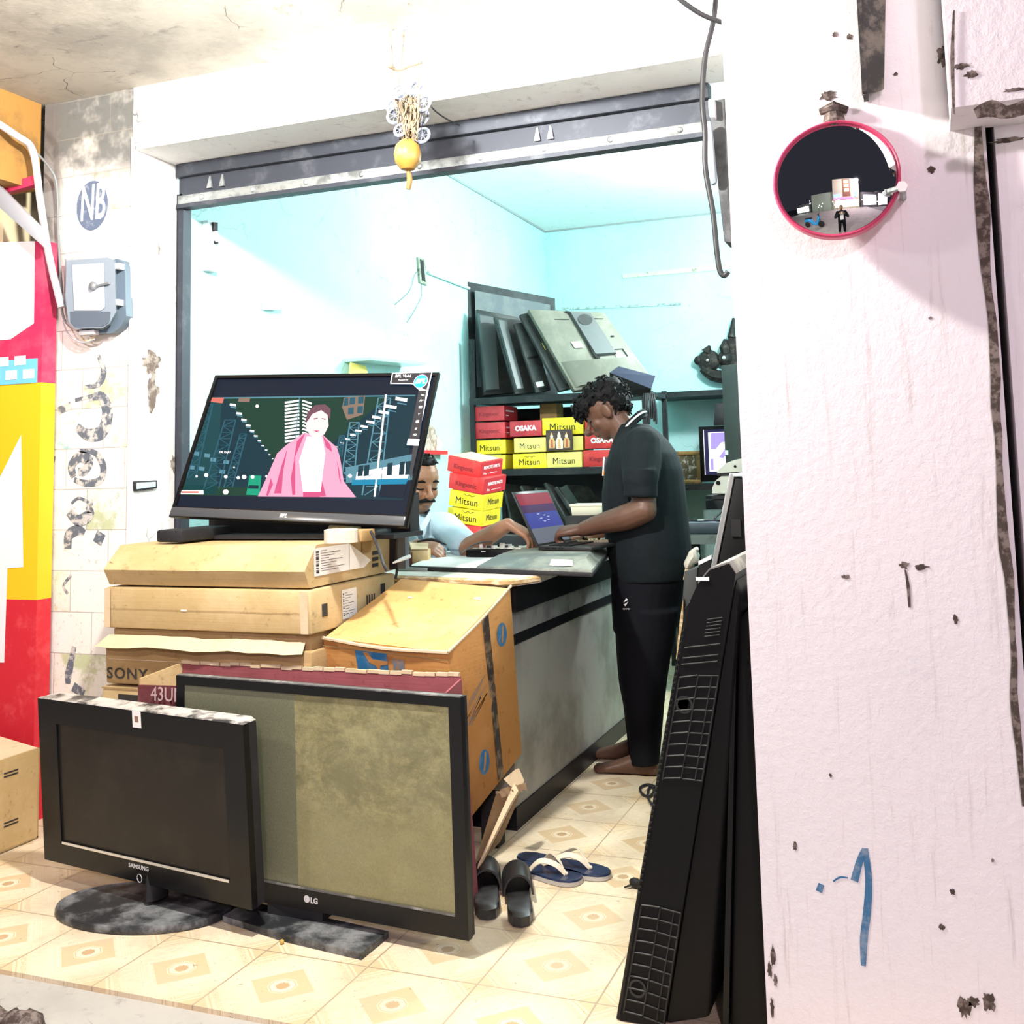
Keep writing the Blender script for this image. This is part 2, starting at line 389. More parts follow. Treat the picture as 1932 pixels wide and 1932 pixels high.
# neighbour's panel on the left, orange beam, struts
m_red = mat('red_signboard_paint', (.62, .02, .035), .55, 0, .4, (.70, .06, .07), 14, (.5, .7))
m_yel = mat('yellow_signboard_paint', (.88, .52, .015), .5, 0, .4)
m_mag = mat('crimson_panel_paint', (.55, .03, .10), .5, 0, .4, (.62, .08, .15), 6)
m_whs = mat('white_signboard_vinyl', (.85, .84, .83), .5)
m_blu = mat('pale_blue_tile_print', (.18, .55, .70), .45)
t = thing('neighbour_signboard', 'tall red, yellow and crimson painted signboard panel beside the worn tiled wall', 'signboard', (-3.4, 3.14, 0))
Yn = 3.12
def zrow(py, y=Yn): return P(70, py, Y=y).z
xr = P(74, 900, Y=Yn).x
for (ya, yb, m, nm) in ((455, 722, m_mag, 'crimson_panel'), (722, 1132, m_yel, 'yellow_panel'), (1132, 1500, m_red, 'red_panel')):
    b = MB(m); b.bx(-4.6, xr, Yn, Yn+.07, max(0, zrow(yb)) if yb < 1500 else 0, zrow(ya)); b.build(nm, t)
b = MB(m_whs)
b.poly([P(0, 900, Y=Yn-.002), P(40, 820, Y=Yn-.002), P(44, 1070, Y=Yn-.002), P(14, 1072, Y=Yn-.002), P(8, 1250, Y=Yn-.002), P(-60, 1250, Y=Yn-.002), P(-60, 900, Y=Yn-.002)])
b.poly([P(-80, 460, Y=Yn-.002), P(66, 455, Y=Yn-.002), P(64, 610, Y=Yn-.002), P(20, 640, Y=Yn-.002), P(-80, 650, Y=Yn-.002)])
b.build('white_lettering_area', t)
b = MB(m_blu)
b.bx(-4.6, xr-.02, Yn-.004, Yn, zrow(722), zrow(676)); 
for i in range(5):
    for j in range(2):
        xx = xr-.06-i*.088-(j*.044); zz = zrow(722)+.018+j*.055
        b.bx(xx-.028, xx+.028, Yn-.0055, Yn-.004, zz, zz+.036, m_whs)
b.build('blue_tile_print', t)
m_org = mat('orange_beam_paint', (.44, .23, .06), .7, 0, .3, (.26, .15, .05), 5, (.5, .72), .2)
b = MB(m_org); b.bx(-3.9, -3.30, 1.0, 3.19, 2.42, CAN); struct('wall_neighbour', b)
b = MB(mat('neighbour_soffit_cream', (.8, .7, .45), .7)); b.bx(-5.5, -3.5, 3.2, 3.4, 1.9, CAN); b.bx(-5.5, -3.3, 3.2, 3.4, 0, 1.9, m_mag); struct('wall_neighbour_back', b)
b = MB(m_wirew); b.tube([P(-40, 210, Y=2.9), P(30, 255, Y=3.0), P(62, 285, Y=3.08), P(76, 380, Y=3.1), P(92, 480, Y=3.12), P(116, 580, Y=3.14)], .014, seg=10, sm=5)
setp(b.build('conduit_pipe'), 'pale plastic conduit running down from the orange beam to the meter box', 'pipe')
b = MB(mat('whitewashed_steel_strut', (.48, .50, .54), .5, .3)); b.slab([P(-30, 322, Y=3.05), P(82, 436, Y=3.05), P(82, 466, Y=3.05), P(-30, 366, Y=3.05)], .02, bev=.002); b.slab([P(-30, 358, Y=3.1), P(66, 330, Y=3.1), P(66, 348, Y=3.1), P(-30, 375, Y=3.1)], .03, m_mag)
setp(b.build('signboard_strut'), 'white flat steel strut slanting under the orange beam', 'strut')
cable('grey_wire', 'thin grey wire looping down past the painted emblem to the meter',
      [P(0, 228, Y=3.05), P(60, 280, Y=3.12), P(92, 315, Y=3.15), P(107, 350, Y=3.17), P(110, 450, Y=3.18), P(116, 540, Y=3.18), P(120, 600, Y=3.18), P(150, 625, Y=3.17), P(178, 622, Y=3.17)], .005, mat('grey_wire_sheath', (.22, .24, .24), .6))
# painted lettering and emblem on the tiled wall
Yw = D-.0005
m_paint = mat('faded_slate_paint', (.13, .15, .18), .75, 0, .2, (.55, .54, .50), 34, (.46, .60))
m_paintb = mat('faded_blue_disc_paint', (.12, .155, .23), .7, 0, .2, (.26, .30, .36), 20, (.5, .65))
nrm = (0, -1, 0)
b = MB(m_paint)
def stroke(pts, wd): b.ribbon([P(x, y, Y=Yw) for x, y in pts], wd, nrm, th=.001, sm=6)
stroke([(168, 752), (192, 748), (203, 780), (192, 815), (165, 820), (145, 805)], [.02, .05, .055, .03])
stroke([(110, 775), (134, 765)], .03); stroke([(142, 755), (175, 747)], .015)
stroke([(140, 900), (135, 880), (150, 862), (168, 870), (160, 888), (148, 890)], [.03, .045, .03])
stroke([(150, 850), (180, 855), (195, 880), (190, 905), (165, 912), (140, 905)], [.012, .03, .03, .02])
stroke([(130, 965), (148, 982), (170, 970), (165, 955)], [.035, .05, .02]); stroke([(135, 950), (150, 940), (175, 952)], .012)
stroke([(128, 1035), (130, 1010), (148, 1000), (160, 1005)], [.035, .045, .02]); stroke([(180, 1010), (195, 1020)], .045)
stroke([(135, 1085), (120, 1105), (128, 1120)], .012); stroke([(140, 1220), (130, 1270), (128, 1290)], [.02, .035, .02]); stroke([(138, 1295), (158, 1310)], .035)
stroke([(185, 670), (196, 700), (185, 725), (160, 730)], [.015, .03, .012])
stroke([(102, 860), (92, 905)], .018)
o = b.build('painted_lettering', w_l); 
b = MB(m_paintb)
c = P(174, 388, Y=Yw); fr = frame(c, (1, 0, 0), (0, 0, 1))
b.lathe([(.078, 0), (.078, .001)], fr @ Matrix.Diagonal((1, 1.28, 1, 1)), seg=36)
ml = mat('whitewash_letter_paint', (.80, .81, .82), .8, 0, .2, (.6, .6, .6), 20)
b.text('NB', fr @ Matrix.Translation((.002, .006, .0015)), .205, ml, .001, .46, .012, shear=.08)
b.build('painted_emblem', w_l)
b = MB(mat('dark_stain', (.17, .13, .11), .9, 0, .1, (.4, .35, .3), 25, (.45, .6)))
def blot(mb, px, py, rx, ry, X=None, Y=None, th=.0008, seed=0, m=None):
    rd = random.Random(seed); c = P(px, py, X=X, Y=Y); n = 22; pts = []
    for i in range(n):
        a = 2*math.pi*i/n; k = 1+rd.uniform(-.35, .25)
        du = V((0, 1, 0)) if X is not None else V((1, 0, 0))
        pts.append(c+du*rx*k*math.cos(a)+V((0, 0, 1))*ry*k*math.sin(a))
    nn = V((1, 0, 0)) if X is not None else V((0, -1, 0))
    mb.loft([[p for p in pts], [p+nn*th for p in pts]], m)
XJ = -2.828
blot(b, 286, 685, .050, .05, X=XJ, seed=1); blot(b, 288, 740, .032, .07, X=XJ, seed=2); blot(b, 328, 875, .018, .035, X=XJ, seed=3); blot(b, 300, 470, .008, .02, X=XJ, seed=4); blot(b, 335, 560, .012, .11, X=XJ, seed=5)
setp(b.build('trim_4'), kind='structure')
# grime and damage marks on the pillar
m_grime = mat('brown_black_grime', (.075, .058, .05), .9, 0, .1, (.22, .18, .16), 40, (.45, .6))
b = MB(m_grime)
for i, (x, y, rx, ry) in enumerate(((1757, 320, .008, .008), (1706, 1066, .011, .007), (1738, 1070, .014, .006), (1596, 1088, .009, .005), (1803, 1168, .006, .009), (1797, 1683, .005, .006), (1777, 1749, .006, .006), (1562, 180, .02, .012), (1602, 70, .006, .007), (1575, 65, .006, .006), (1690, 140, .005, .004), (1778, 105, .012, .022), (1820, 1900, .014, .02), (1865, 1890, .012, .02), (1836, 1890, .012, .01), (1567, 1463, .003, .004), (1500, 1595, .005, .009), (1755, 600, .004, .003), (1873, 1623, .003, .004), (1458, 1805, .006, .022), (1463, 1850, .004, .012), (1452, 1830, .005, .016), (1457, 1900, .004, .02))):
    blot(b, x, y, rx, ry, Y=PY-.0003, seed=i)
b.ribbon([P(1708, 1075, Y=PY), P(1714, 1110, Y=PY), P(1716, 1146, Y=PY)], [.003, .007, .005], nrm, th=.0012)
setp(b.build('trim_5'), kind='structure')
b = MB(m_grime)   # rust-black seam
rd = random.Random(4); sp = [P(1845, 230, Y=PY-.002)]
for k in range(1, 25):
    sp.append(P(1845+80*k/24*1.05, 230+1290*k/24, Y=PY-.002)+V((rd.uniform(-.004, .004), 0, 0)))
b.ribbon(sp, [.012, .03, .014, .02, .012, .022, .01, .016, .006], nrm, th=.003, sm=2)
b.ribbon([P(1840, 215, Y=PY-.17), P(1870, 205, Y=PY-.17), P(1900, 212, Y=PY-.17), P(1940, 200, Y=PY-.17)], [.02, .035, .025, .03], nrm, th=.002)
b.ribbon([P(1800, 20, Y=PY-.162), P(1797, 110, Y=PY-.162), P(1800, 215, Y=PY-.162)], [.003, .008, .004], nrm, th=.001)
for i, (x, y, rx, ry) in enumerate(((1832, 140, .012, .008), (1815, 125, .014, .006), (1913, 170, .02, .004), (1900, 265, .03, .006))): blot(b, x, y, rx, ry, Y=PY-.1605 if y < 230 else PY+.0115, seed=i+50)
setp(b.build('trim_6'), kind='structure')
# blue painted figure one
b = MB(mat('worn_blue_paint', (.05, .16, .30), .7, 0, .2, (.22, .30, .40), 22))
b.ribbon([P(1612, 1662, Y=PY), P(1622, 1625, Y=PY), P(1632, 1602, Y=PY)], [.016, .014, .012], nrm, th=.001)
b.ribbon([P(1632, 1600, Y=PY), P(1639, 1660, Y=PY), P(1636, 1720, Y=PY), P(1630, 1770, Y=PY), P(1629, 1822, Y=PY)], [.012, .014, .016, .016, .010], nrm, th=.001)
b.ribbon([P(1545, 1682, Y=PY), P(1550, 1668, Y=PY)], [.014, .012], nrm, th=.001)
b.ribbon([P(1572, 1663, Y=PY), P(1585, 1655, Y=PY), P(1600, 1656, Y=PY)], [.003, .004, .002], nrm, th=.001)
setp(b.build('painted_numeral'), 'worn blue hand-painted stroke like a figure one low on the pink pillar', 'painted mark')
b = MB(m_grime); c = P(40, 1935, Z=0); b.ell(c, (.07, .035, .03), seg=14); b.ell(c+V((-.08, .0, 0)), (.05, .03, .03), seg=12)
for v in b.bm.verts: v.co += V((noise.noise(v.co*30), noise.noise(v.co*26+V((3, 0, 0))), noise.noise(v.co*34)))*.02; v.co.z = max(v.co.z, -.011)
setp(b.build('rubble'), 'dark crumbly lump of rubble on the concrete apron at the lower left', 'rubble')
# angle iron bracket
b = MB(mat('black_angle_iron', (.035, .033, .032), .6, .4, .4, (.15, .13, .11), 20))
q = [P(1622, -60, Y=PY-.06), P(1672, -60, Y=PY-.02), P(1668, 168, Y=PY-.02), P(1632, 178, Y=PY-.06)]
b.slab(q, .012); z0, z1 = P(1630, 176, Y=PY-.06).z, CAN
xa = P(1624, 60, Y=PY-.06).x
b.bx(xa-.004, xa+.006, PY-.075, PY-.002, z0, z1)
setp(b.build('angle_iron'), 'rusty black angle iron bolted to the top of the pink pillar above the mirror', 'bracket')
# ------------------------------------------------------------------ televisions in front
def L(px, py, M, z=0):
    """local (x, y) where the view ray through a photo pixel meets the plane z of frame M"""
    d = P(px, py, Y=1.0)-CAM; I = M.inverted(); a = I @ CAM; b = I.to_3x3() @ d
    t = (z-a.z)/b.z; q = a+b*t; return (q.x, q.y)
def tvframe(base, phi, th, roll=0):
    phi, th = R(phi), R(th)
    wd = V((math.cos(phi), math.sin(phi), 0)); nb = V((-math.sin(phi), math.cos(phi), 0)); up = V((0, 0, math.cos(th)))+nb*math.sin(th)
    M = frame(base, wd, up)
    return M @ Matrix.Rotation(R(roll), 4, 'Z')
def flat(mb, M, pts, m, z):
    mb.poly([M @ V((x, y, z)) for x, y in pts], m)
def bezel(mb, M, w, h, x0, x1, y0, y1, z0, z1, m=None):
    """rectangular ring between outer (-w/2..w/2, 0..h) and inner (x0..x1, y0..y1)"""
    for a, b, c, d in ((-w/2, w/2, 0, y0), (-w/2, w/2, y1, h), (-w/2, x0, y0, y1), (x1, w/2, y0, y1)):
        mb.T = M; mb.bx(a, b, c, d, z0, z1, m); mb.T = Matrix.Identity(4)
m_gloss = mat('gloss_black_bezel', (.007, .007, .0075), .22, 0, .25)
m_scr = mat('dark_lcd_glass', (.016, .0135, .011), .35, 0, .25, (.024, .020, .016), 5)
m_silver = mat('silver_trim', (.72, .72, .70), .3, .7)
m_white = mat('white_label_paper', (.85, .85, .84), .6)
m_lgrey = mat('light_grey_logo', (.62, .62, .62), .4)
m_dustb = mat('dusty_black_base', (.022, .024, .027), .5, 0, .4, (.25, .26, .26), 9, (.42, .72), .1)
m_dusttop = mat('dusty_bezel_top', (.03, .03, .03), .5, 0, .4, (.50, .47, .43), 11, (.38, .55))
# --- large tilted set showing a film
M = tvframe((-2.137, 3.158, 1.094), 1.6, 23.6, -2.8)
w, h = .961, .583
t = thing('television', 'black flat television switched on and leaning back on top of the flat cartons', 'television', (-2.137, 3.3, 1.03))
b = MB(m_blackm); b.T = M
b.hexa([V(p) for p in ((-w/2+.01, .01, -.012), (w/2-.01, .01, -.012), (w/2-.01, .01, -.05), (-w/2+.01, .01, -.05), (-w/2+.01, h-.01, -.012), (w/2-.01, h-.01, -.012), (w/2-.01, h-.01, -.03), (-w/2+.01, h-.01, -.03))][0:8], bev=.004)
b.bx(-.3, .3, .04, .34, -.075, -.045, bev=.01)
b.build('back_shell', t)
b = MB(m_gloss); bezel(b, M, w, h, -w/2+.012, w/2-.012, .042, h-.012, -.014, 0)
b.build('bezel', t)
b = MB(mat('grey_gloss_chin', (.09, .095, .10), .2, .2)); b.T = M; b.bx(-w/2+.004, w/2-.004, .002, .036, -.004, .006, bev=.003); 
b.text('BPL', Matrix.Translation((.005, .019, .0068)), .020, m_lgrey, bold=.03, shear=.2); b.build('chin', t)
# the moving picture, one lit mesh
g_bg = glow('screen_teal_dark', (.006, .042, .060), 1); g_bar = glow('screen_letterbox', (.008, .016, .035), 1)
g_bg2 = glow('screen_teal_mid', (.010, .075, .085), 1); g_st = glow('screen_steel', (.13, .33, .42), 1.0); g_st2 = glow('screen_steel_dim', (.03, .13, .18), 1)
g_wh = glow('screen_white', (1, .96, .97), 1.6); g_pk = glow('screen_pink', (1, .42, .60), 1.15); g_pk2 = glow('screen_deep_pink', (.86, .12, .30), .95)
g_sk = glow('screen_pale_skin', (1, .78, .76), 1.25); g_hr = glow('screen_brown_hair', (.22, .10, .13), 1); g_gn = glow('screen_green', (.01, .42, .24), 1)
g_bl = glow('screen_blue', (.01, .30, .52), 1); g_rd = glow('screen_red', (.85, .22, .16), 1); g_wd = glow('screen_wood', (.32, .22, .16), 1); g_gr = glow('screen_night_green', (.012, .06, .035), 1)
b = MB(g_bar)
def c3(x, y): return L(300+x/3.45, 680+y/3.45, M)
def fig(pts, m, k): flat(b, M, [c3(*p) for p in pts], m, -.0110+k*.0004)
b.T = Matrix.Identity(4)
flat(b, M, [(-w/2+.012, .042), (w/2-.012, .042), (w/2-.012, h-.012), (-w/2+.012, h-.012)], g_bar, -.0112)
fig([(305, 230), (1668, 212), (1580, 902), (132, 868)], g_bg, 0)
fig([(420, 235), (1500, 218), (1130, 520), (740, 640)], g_gr, 1)
fig([(305, 240), (400, 240), (360, 860), (140, 868)], g_bg2, 1)
fig([(140, 800), (560, 820), (700, 880), (130, 868)], g_gr, 1)
def bar(x0, y0, x1, y1, wd, m, k):
    dx, dy = x1-x0, y1-y0; l = math.hypot(dx, dy); nx, ny = -dy/l*wd/2, dx/l*wd/2
    fig([(x0+nx, y0+ny), (x1+nx, y1+ny), (x1-nx, y1-ny), (x0-nx, y0-ny)], m, k)
bar(305, 238, 1660, 220, 8, g_st, 2)
for i in range(11):                       # hanging roof lights, both sides
    f = i/10; k = 1-.75*f
    x, y = 470+(730-470)*f**.8, 275+(630-275)*f**.8
    bar(x-18*k, y+4, x+22*k, y+10*k, 14*k, g_wh, 3); bar(x-14*k, y+20*k, x+24*k, y+27*k, 9*k, g_st, 3)
    x, y = 1570-(1570-1150)*f**.8, 245+(555-245)*f**.8
    bar(x-38*k, y-6*k, x+38*k, y+6*k, 22*k, g_wh, 3); bar(x-26*k, y+24*k, x+34*k, y+34*k, 8*k, g_st, 3)
for i in range(12):                       # centre rows of lamps
    y = 262+i*23; bar(810, y+6, 905, y-8, 13, g_wh, 3); bar(925, y-8, 985, y+12, 11, g_wh, 3)
bar(908, 225, 880, 500, 5, g_st, 4)
def truss(xa, ya, xb, yb, wd, m):
    bar(xa-wd/2, ya, xb-wd*.7, yb, 9, m, 3); bar(xa+wd/2, ya, xb+wd*.7, yb, 9, m, 3)
    for i in range(11):
        f, g2 = i/11, (i+1)/11
        x, y, X2, Y2 = xa+(xb-xa)*f, ya+(yb-ya)*f, xa+(xb-xa)*g2, ya+(yb-ya)*g2
        s = 1 if i % 2 else -1; bar(x-s*wd/2, y, X2+s*wd/2, Y2, 5, m, 3); bar(x-wd/2, y, x+wd/2, y, 4, m, 3)
truss(455, 380, 330, 830, 70, g_st2); truss(540, 470, 440, 820, 40, g_st2); truss(1460, 235, 1370, 870, 80, g_st); truss(1265, 395, 1215, 800, 60, g_st); truss(1185, 480, 1160, 620, 30, g_st2); truss(320, 280, 200, 760, 40, g_st2)
bar(1470, 215, 1395, 880, 12, g_wh, 4)
for (x, y) in ((235, 600), (305, 612), (205, 690), (270, 698), (405, 718), (345, 640), (430, 655)): fig([(x-18, y-14), (x+18, y-10), (x+14, y+14), (x-22, y+10)], g_st, 3)
for (x, y, r) in ((157, 760, 8), (235, 748, 8), (298, 740, 15), (425, 750, 13), (507, 757, 12), (545, 752, 16), (600, 752, 14), (425, 850, 20), (690, 748, 8), (480, 690, 6), (1440, 720, 14), (1235, 745, 14), (630, 290, 12)): fig([(x-r, y), (x-r*.5, y-r*.8), (x+r*.5, y-r*.8), (x+r, y), (x+r*.5, y+r*.8), (x-r*.5, y+r*.8)], g_wh, 4)
fig([(580, 742), (658, 744), (645, 872), (558, 868)], g_gn, 4); fig([(575, 805), (640, 808), (638, 830), (568, 828)], g_bg, 5)
fig([(1205, 690), (1650, 600), (1640, 770), (1210, 790)], g_st, 2); fig([(1280, 720), (1645, 655), (1610, 760), (1270, 770)], g_wh, 3)
fig([(1250, 770), (1615, 762), (1600, 800), (1245, 805)], g_bl, 4)
for x in (1290, 1330, 1480, 1560, 1600): fig([(x, 680-(x-1290)*.09), (x+34, 675-(x-1290)*.09), (x+28, 745-(x-1290)*.03), (x-6, 748-(x-1290)*.03)], g_bg, 5)
fig([(1440, 800), (1610, 795), (1580, 890), (1420, 880)], g_bar, 4)
fig([(1195, 235), (1335, 220), (1320, 345), (1215, 380), (1185, 300)], g_wd, 4)
for x, y in ((1235, 235), (1290, 230), (1225, 300), (1285, 292)): fig([(x, y), (x+36, y-3), (x+34, y+42), (x-3, y+44)], g_st2, 5)
fig([(1200, 240), (1225, 235), (1225, 285), (1192, 290)], g_st2, 5)
fig([(312, 235), (415, 235), (405, 272), (320, 262)], g_rd, 4); fig([(512, 235), (585, 235), (580, 265), (505, 262)], g_wd, 4)
fig([(132, 840), (280, 838), (282, 866), (130, 864)], g_wh, 5); fig([(140, 846), (250, 846), (248, 858), (138, 858)], g_rd, 6)
# figure in a pink cape
fig([(935, 465), (820, 545), (760, 600), (700, 740), (635, 880), (1275, 885), (1195, 780), (1170, 620), (1150, 560), (1060, 480)], g_pk, 6)
for q in ([(945, 465), (890, 520), (870, 640), (905, 560)], [(830, 560), (790, 680), (740, 860), (790, 860), (800, 720)], [(1060, 485), (1110, 545), (1120, 590), (1080, 560)], [(880, 600), (850, 760), (860, 870), (880, 870), (880, 740)], [(1030, 740), (1050, 760), (1080, 880), (1030, 880)], [(930, 850), (1035, 850), (1040, 884), (930, 884)], [(720, 760), (690, 870), (700, 880), (735, 800)], [(1150, 640), (1165, 760), (1180, 800), (1165, 700)]): fig(q, g_pk2, 7)
fig([(955, 490), (1055, 490), (1075, 600), (1045, 850), (930, 850), (905, 650)], g_wh, 8)
fig([(960, 380), (985, 330), (1050, 310), (1092, 350), (1098, 420), (1070, 475), (1020, 505), (975, 480), (948, 430)], g_sk, 9)
fig([(945, 400), (960, 330), (1010, 285), (1075, 280), (1112, 310), (1108, 380), (1092, 350), (1050, 318), (990, 345), (965, 385)], g_hr, 10)
fig([(1000, 372), (1028, 368), (1026, 376), (1002, 380)], g_hr, 10); fig([(1052, 370), (1080, 374), (1078, 381), (1054, 377)], g_hr, 10); fig([(1000, 450), (1040, 452), (1020, 462)], g_pk2, 10)
x, y = c3(420, 592); b.text('DIL RAJU', M @ Matrix.Translation((x, y, -.008)), .012, g_wh, .0003, bold=.02)
b.build('screen', t, ang=None, recalc=False)
# shop stickers
g_stk = mat('black_sticker', (.012, .012, .016), .35); m_bpl = mat('blue_round_sticker', (.005, .30, .68), .35); m_bplr = mat('violet_sticker_rim', (.75, .35, .75), .4)
b = MB(g_stk)
def st(pts, m, z): flat(b, M, [c3(*p) for p in pts], m, z)
st([(1518, 82), (1780, 74), (1630, 790), (1660, 640), (1700, 200), (1650, 155), (1505, 153)], m_white, .001)
st([(1524, 87), (1775, 79), (1742, 196), (1650, 149), (1512, 147)], g_stk, .0014)
st([(1690, 200), (1742, 196), (1690, 552), (1620, 552)], g_stk, .0014); st([(1622, 512), (1697, 514), (1690, 556), (1614, 552)], m_white, .0018)
st([(1655, 556), (1690, 556), (1640, 788), (1632, 730)], g_stk, .0014)
cx, cy = c3(1705, 138)
b.T = M; b.lathe([(.0275, .0018), (.0275, .0024)], Matrix.Translation((cx, cy, 0)), m_bplr, 28); b.lathe([(.0255, .0024), (.0255, .0027)], Matrix.Translation((cx, cy, 0)), m_bpl, 28)
b.text('BPL', Matrix.Translation((cx, cy, .0031)), .026, m_white, bold=.04, shear=.2)
x, y = c3(1590, 104); b.text('BPL Vivid', Matrix.Translation((x, y, .002)), .0165, m_white, bold=.01)
x, y = c3(1590, 130); b.text('90cm LED TV', Matrix.Translation((x, y, .002)), .007, m_white)
for yy, s in ((228, 'HD'), (262, 'A+'), (305, '\u25a0'), (352, 'Y'), (400, '\u25a0'), (445, '#'), (485, 'HD')):
    x, y = c3(1718-(yy-228)*.2, yy); b.text(s, Matrix.Translation((x, y, .002)), .012 if s != 'HD' else .010, m_white, bold=.01)
for yy in (305, 400):
    x, y = c3(1718-(yy-228)*.2, yy); b.bx(x-.006, x+.006, y-.0045, y+.0045, .0015, .0021, m_white)
b.build('sticker', t)
b = MB(m_blackm); b.bx(-2.62, -1.72, 3.20, 3.42, 1.030, 1.045); b.bx(-2.60, -1.74, 3.36, 3.43, 1.045, 1.18); b.bx(-2.56, -2.45, 3.02, 3.3, 1.032, 1.075, bev=.008); b.bx(-1.86, -1.78, 3.02, 3.3, 1.032, 1.062, bev=.008)  # feet, plus an added black base standing for the shade underneath
b.build('stand', t)
b = MB(mat('grey_stand_post', (.20, .22, .24), .35, .5)); b.bx(-1.875, -1.835, 3.5, 3.53, .90, 1.10); b.bx(-1.99, -1.87, 3.5, 3.53, .90, 1.10, m_blackm); b.bx(-1.98, -1.84, 3.36, 3.51, 1.08, 1.10); b.build('support_post', t)
# --- glossy set on the floor at the left
M = tvframe((-2.242, 2.595, .077), -8.9, -4.1)
w, h = .881, .500
t = thing('television', 'dusty glossy black television with a round base, leftmost set on the tiled floor', 'television', (-2.242, 2.62, 0))
xl, yt = L(106, 1368, M); _, yb = L(114, 1592, M); xr_, _ = L(429, 1560, M)
x0, x1, y0, y1 = xl, xr_, L(270, 1625, M)[1], L(270, 1390, M)[1]
b = MB(m_gloss); bezel(b, M, w, h, x0, x1, y0, y1, -.022, 0); b.build('bezel', t)
b = MB(m_scr); b.T = M; b.bx(x0, x1, y0, y1, -.012, -.006); b.build('screen', t)
b = MB(m_blackm); b.T = M
b.loft([[V((-w/2, 0, -.022)), V((w/2, 0, -.022)), V((w/2, h, -.022)), V((-w/2, h, -.022))], [V((-w/2, .005, -.05)), V((w/2, .005, -.05)), V((w/2, h-.004, -.05)), V((-w/2, h-.004, -.05))], [V((-w/2+.05, .05, -.085)), V((w/2-.05, .05, -.085)), V((w/2-.05, h-.03, -.085)), V((-w/2+.05, h-.03, -.085))]])
b.build('back_shell', t)
b = MB(m_dusttop); b.T = M
b.hexa([V(p) for p in ((-w/2, h, -.05), (w/2, h, -.05), (w/2, h, -.001), (-w/2, h, -.001), (-w/2+.03, h+.004, -.062), (w/2-.03, h+.004, -.062), (w/2-.006, h+.003, -.004), (-w/2+.006, h+.003, -.004))]); b.build('dusty_top', t)
b = MB(m_silver); b.T = M; b.bx(x0+.004, x1-.004, y0-.004, y0+.003, -.001, .0015); b.build('silver_line', t)
b = MB(m_lgrey); b.T = M
x, y = L(262, 1636, M); b.text('SAMSUNG', Matrix.Translation((x, y, .001)), .017, bold=.015, sx=1.1)
x, y = L(263.5, 1657, M); b.loft([[V((x+.0105*r*math.cos(a), y+.0125*r*math.sin(a), z)) for a in [2*math.pi*j/28 for j in range(28)]] for r, z in ((1, .0002), (1, .0014), (.87, .0014), (.87, .0002))], cap=False)
b.build('power_ring_and_logo', t)
b = MB(m_white); b.T = M; x, y = L(258, 1352, M); b.bx(x-.018, x+.018, y-.032, y+.016, .0006, .0014)
b.bx(x-.008, x+.008, y-.016, y+.002, .0014, .0018, mat('faded_brown_print', (.28, .16, .12), .7)); b.build('paper_sticker', t)
cl, cr = P(118, 1700, Z=.01), P(432, 1722, Z=.01); cc = (cl+cr)/2; ux = (cr-cl)/2; uy = V((-ux.y, ux.x, 0)).normalized()*.165
b = MB(m_dustb)
b.loft([[cc+ux*k*math.cos(a)+uy*k*math.sin(a)+V((0, 0, z-.01)) for a in [2*math.pi*j/48 for j in range(48)]] for k, z in ((.985, 0), (1, .004), (1, .014), (.985, .02), (.955, .022), (.94, .019))])
b.build('base', t)
b = MB(m_blackm); b.tube([cc+V((.02, .03, .018)), cc+V((.02, .035, .12))], .045, seg=16, flat=.5); b.build('neck', t)
# --- dusty set on the floor, middle
M = tvframe((-1.682, 2.635, .048), -4.9, -1.8)
w, h = .984, .614
t = thing('television', 'larger television with a dust-coated olive screen and rectangular base, standing on the tiled floor', 'television', (-1.682, 2.66, 0))
x1, y1 = L(846, 1340, M); _, y0 = L(846, 1725, M); x0 = -w/2+.028
y1 = h-.026
b = MB(mat('satin_black_bezel', (.008, .008, .009), .35, 0, .25)); bezel(b, M, w, h, x0, x1, y0, y1, -.02, 0); b.build('bezel', t)
b = MB(mat('dusty_bezel_edge', (.10, .10, .10), .5, 0, .4, (.3, .3, .28), 14)); b.T = M; b.bx(-w/2+.004, w/2-.004, h, h+.003, -.02, -.001); b.bx(x0, x1, y0-.003, y0+.002, -.001, .001); b.build('dusty_edge', t)
g = N('dust_coated_screen'); p = g.obj()
d1 = g.ramp(g.noise(p, 2.6, 5, .65, .3), .40, .64); d2 = g.ramp(g.noise(g.scl(p, (1, 1, 1.5)), 7, 7, .78, .25), .36, .70)
sx = g.n('ShaderNodeSeparateXYZ'); g.set(sx.inputs[0], p)
low = g.ramp(g.math('ADD', sx.outputs[2], g.math('MULTIPLY', g.noise(p, 4, 4), .14)), .44, .34)
c = g.mix(g.math('MULTIPLY', d2, .9), (.15, .14, .065), (.40, .375, .185)); c = g.mix(g.math('MULTIPLY', low, .75), c, (.26, .245, .12)); c = g.mix(g.math('MULTIPLY', d1, .45), c, (.24, .24, .14))
wip = g.ramp(g.noise(p, 200, 3), .35, .7); c = g.mix(g.math('MULTIPLY', wip, .3), c, (.14, .13, .08))
m_dust = g.fin(c, .62, 0, .35)
g = N('dusty_wiped_screen'); m_reflband = g.fin(g.mix(g.ramp(g.noise(g.obj(), 240, 2), .3, .7), (.13, .138, .085), (.17, .175, .11)), .4, 0, .5)  # reflection on the dusty glass, put into the colour as a flat band
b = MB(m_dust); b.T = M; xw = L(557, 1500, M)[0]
b.bx(xw, x1, y0, y1, -.012, -.005); b.bx(x0, xw, y0, y1, -.012, -.005, m_reflband); b.build('screen', t)
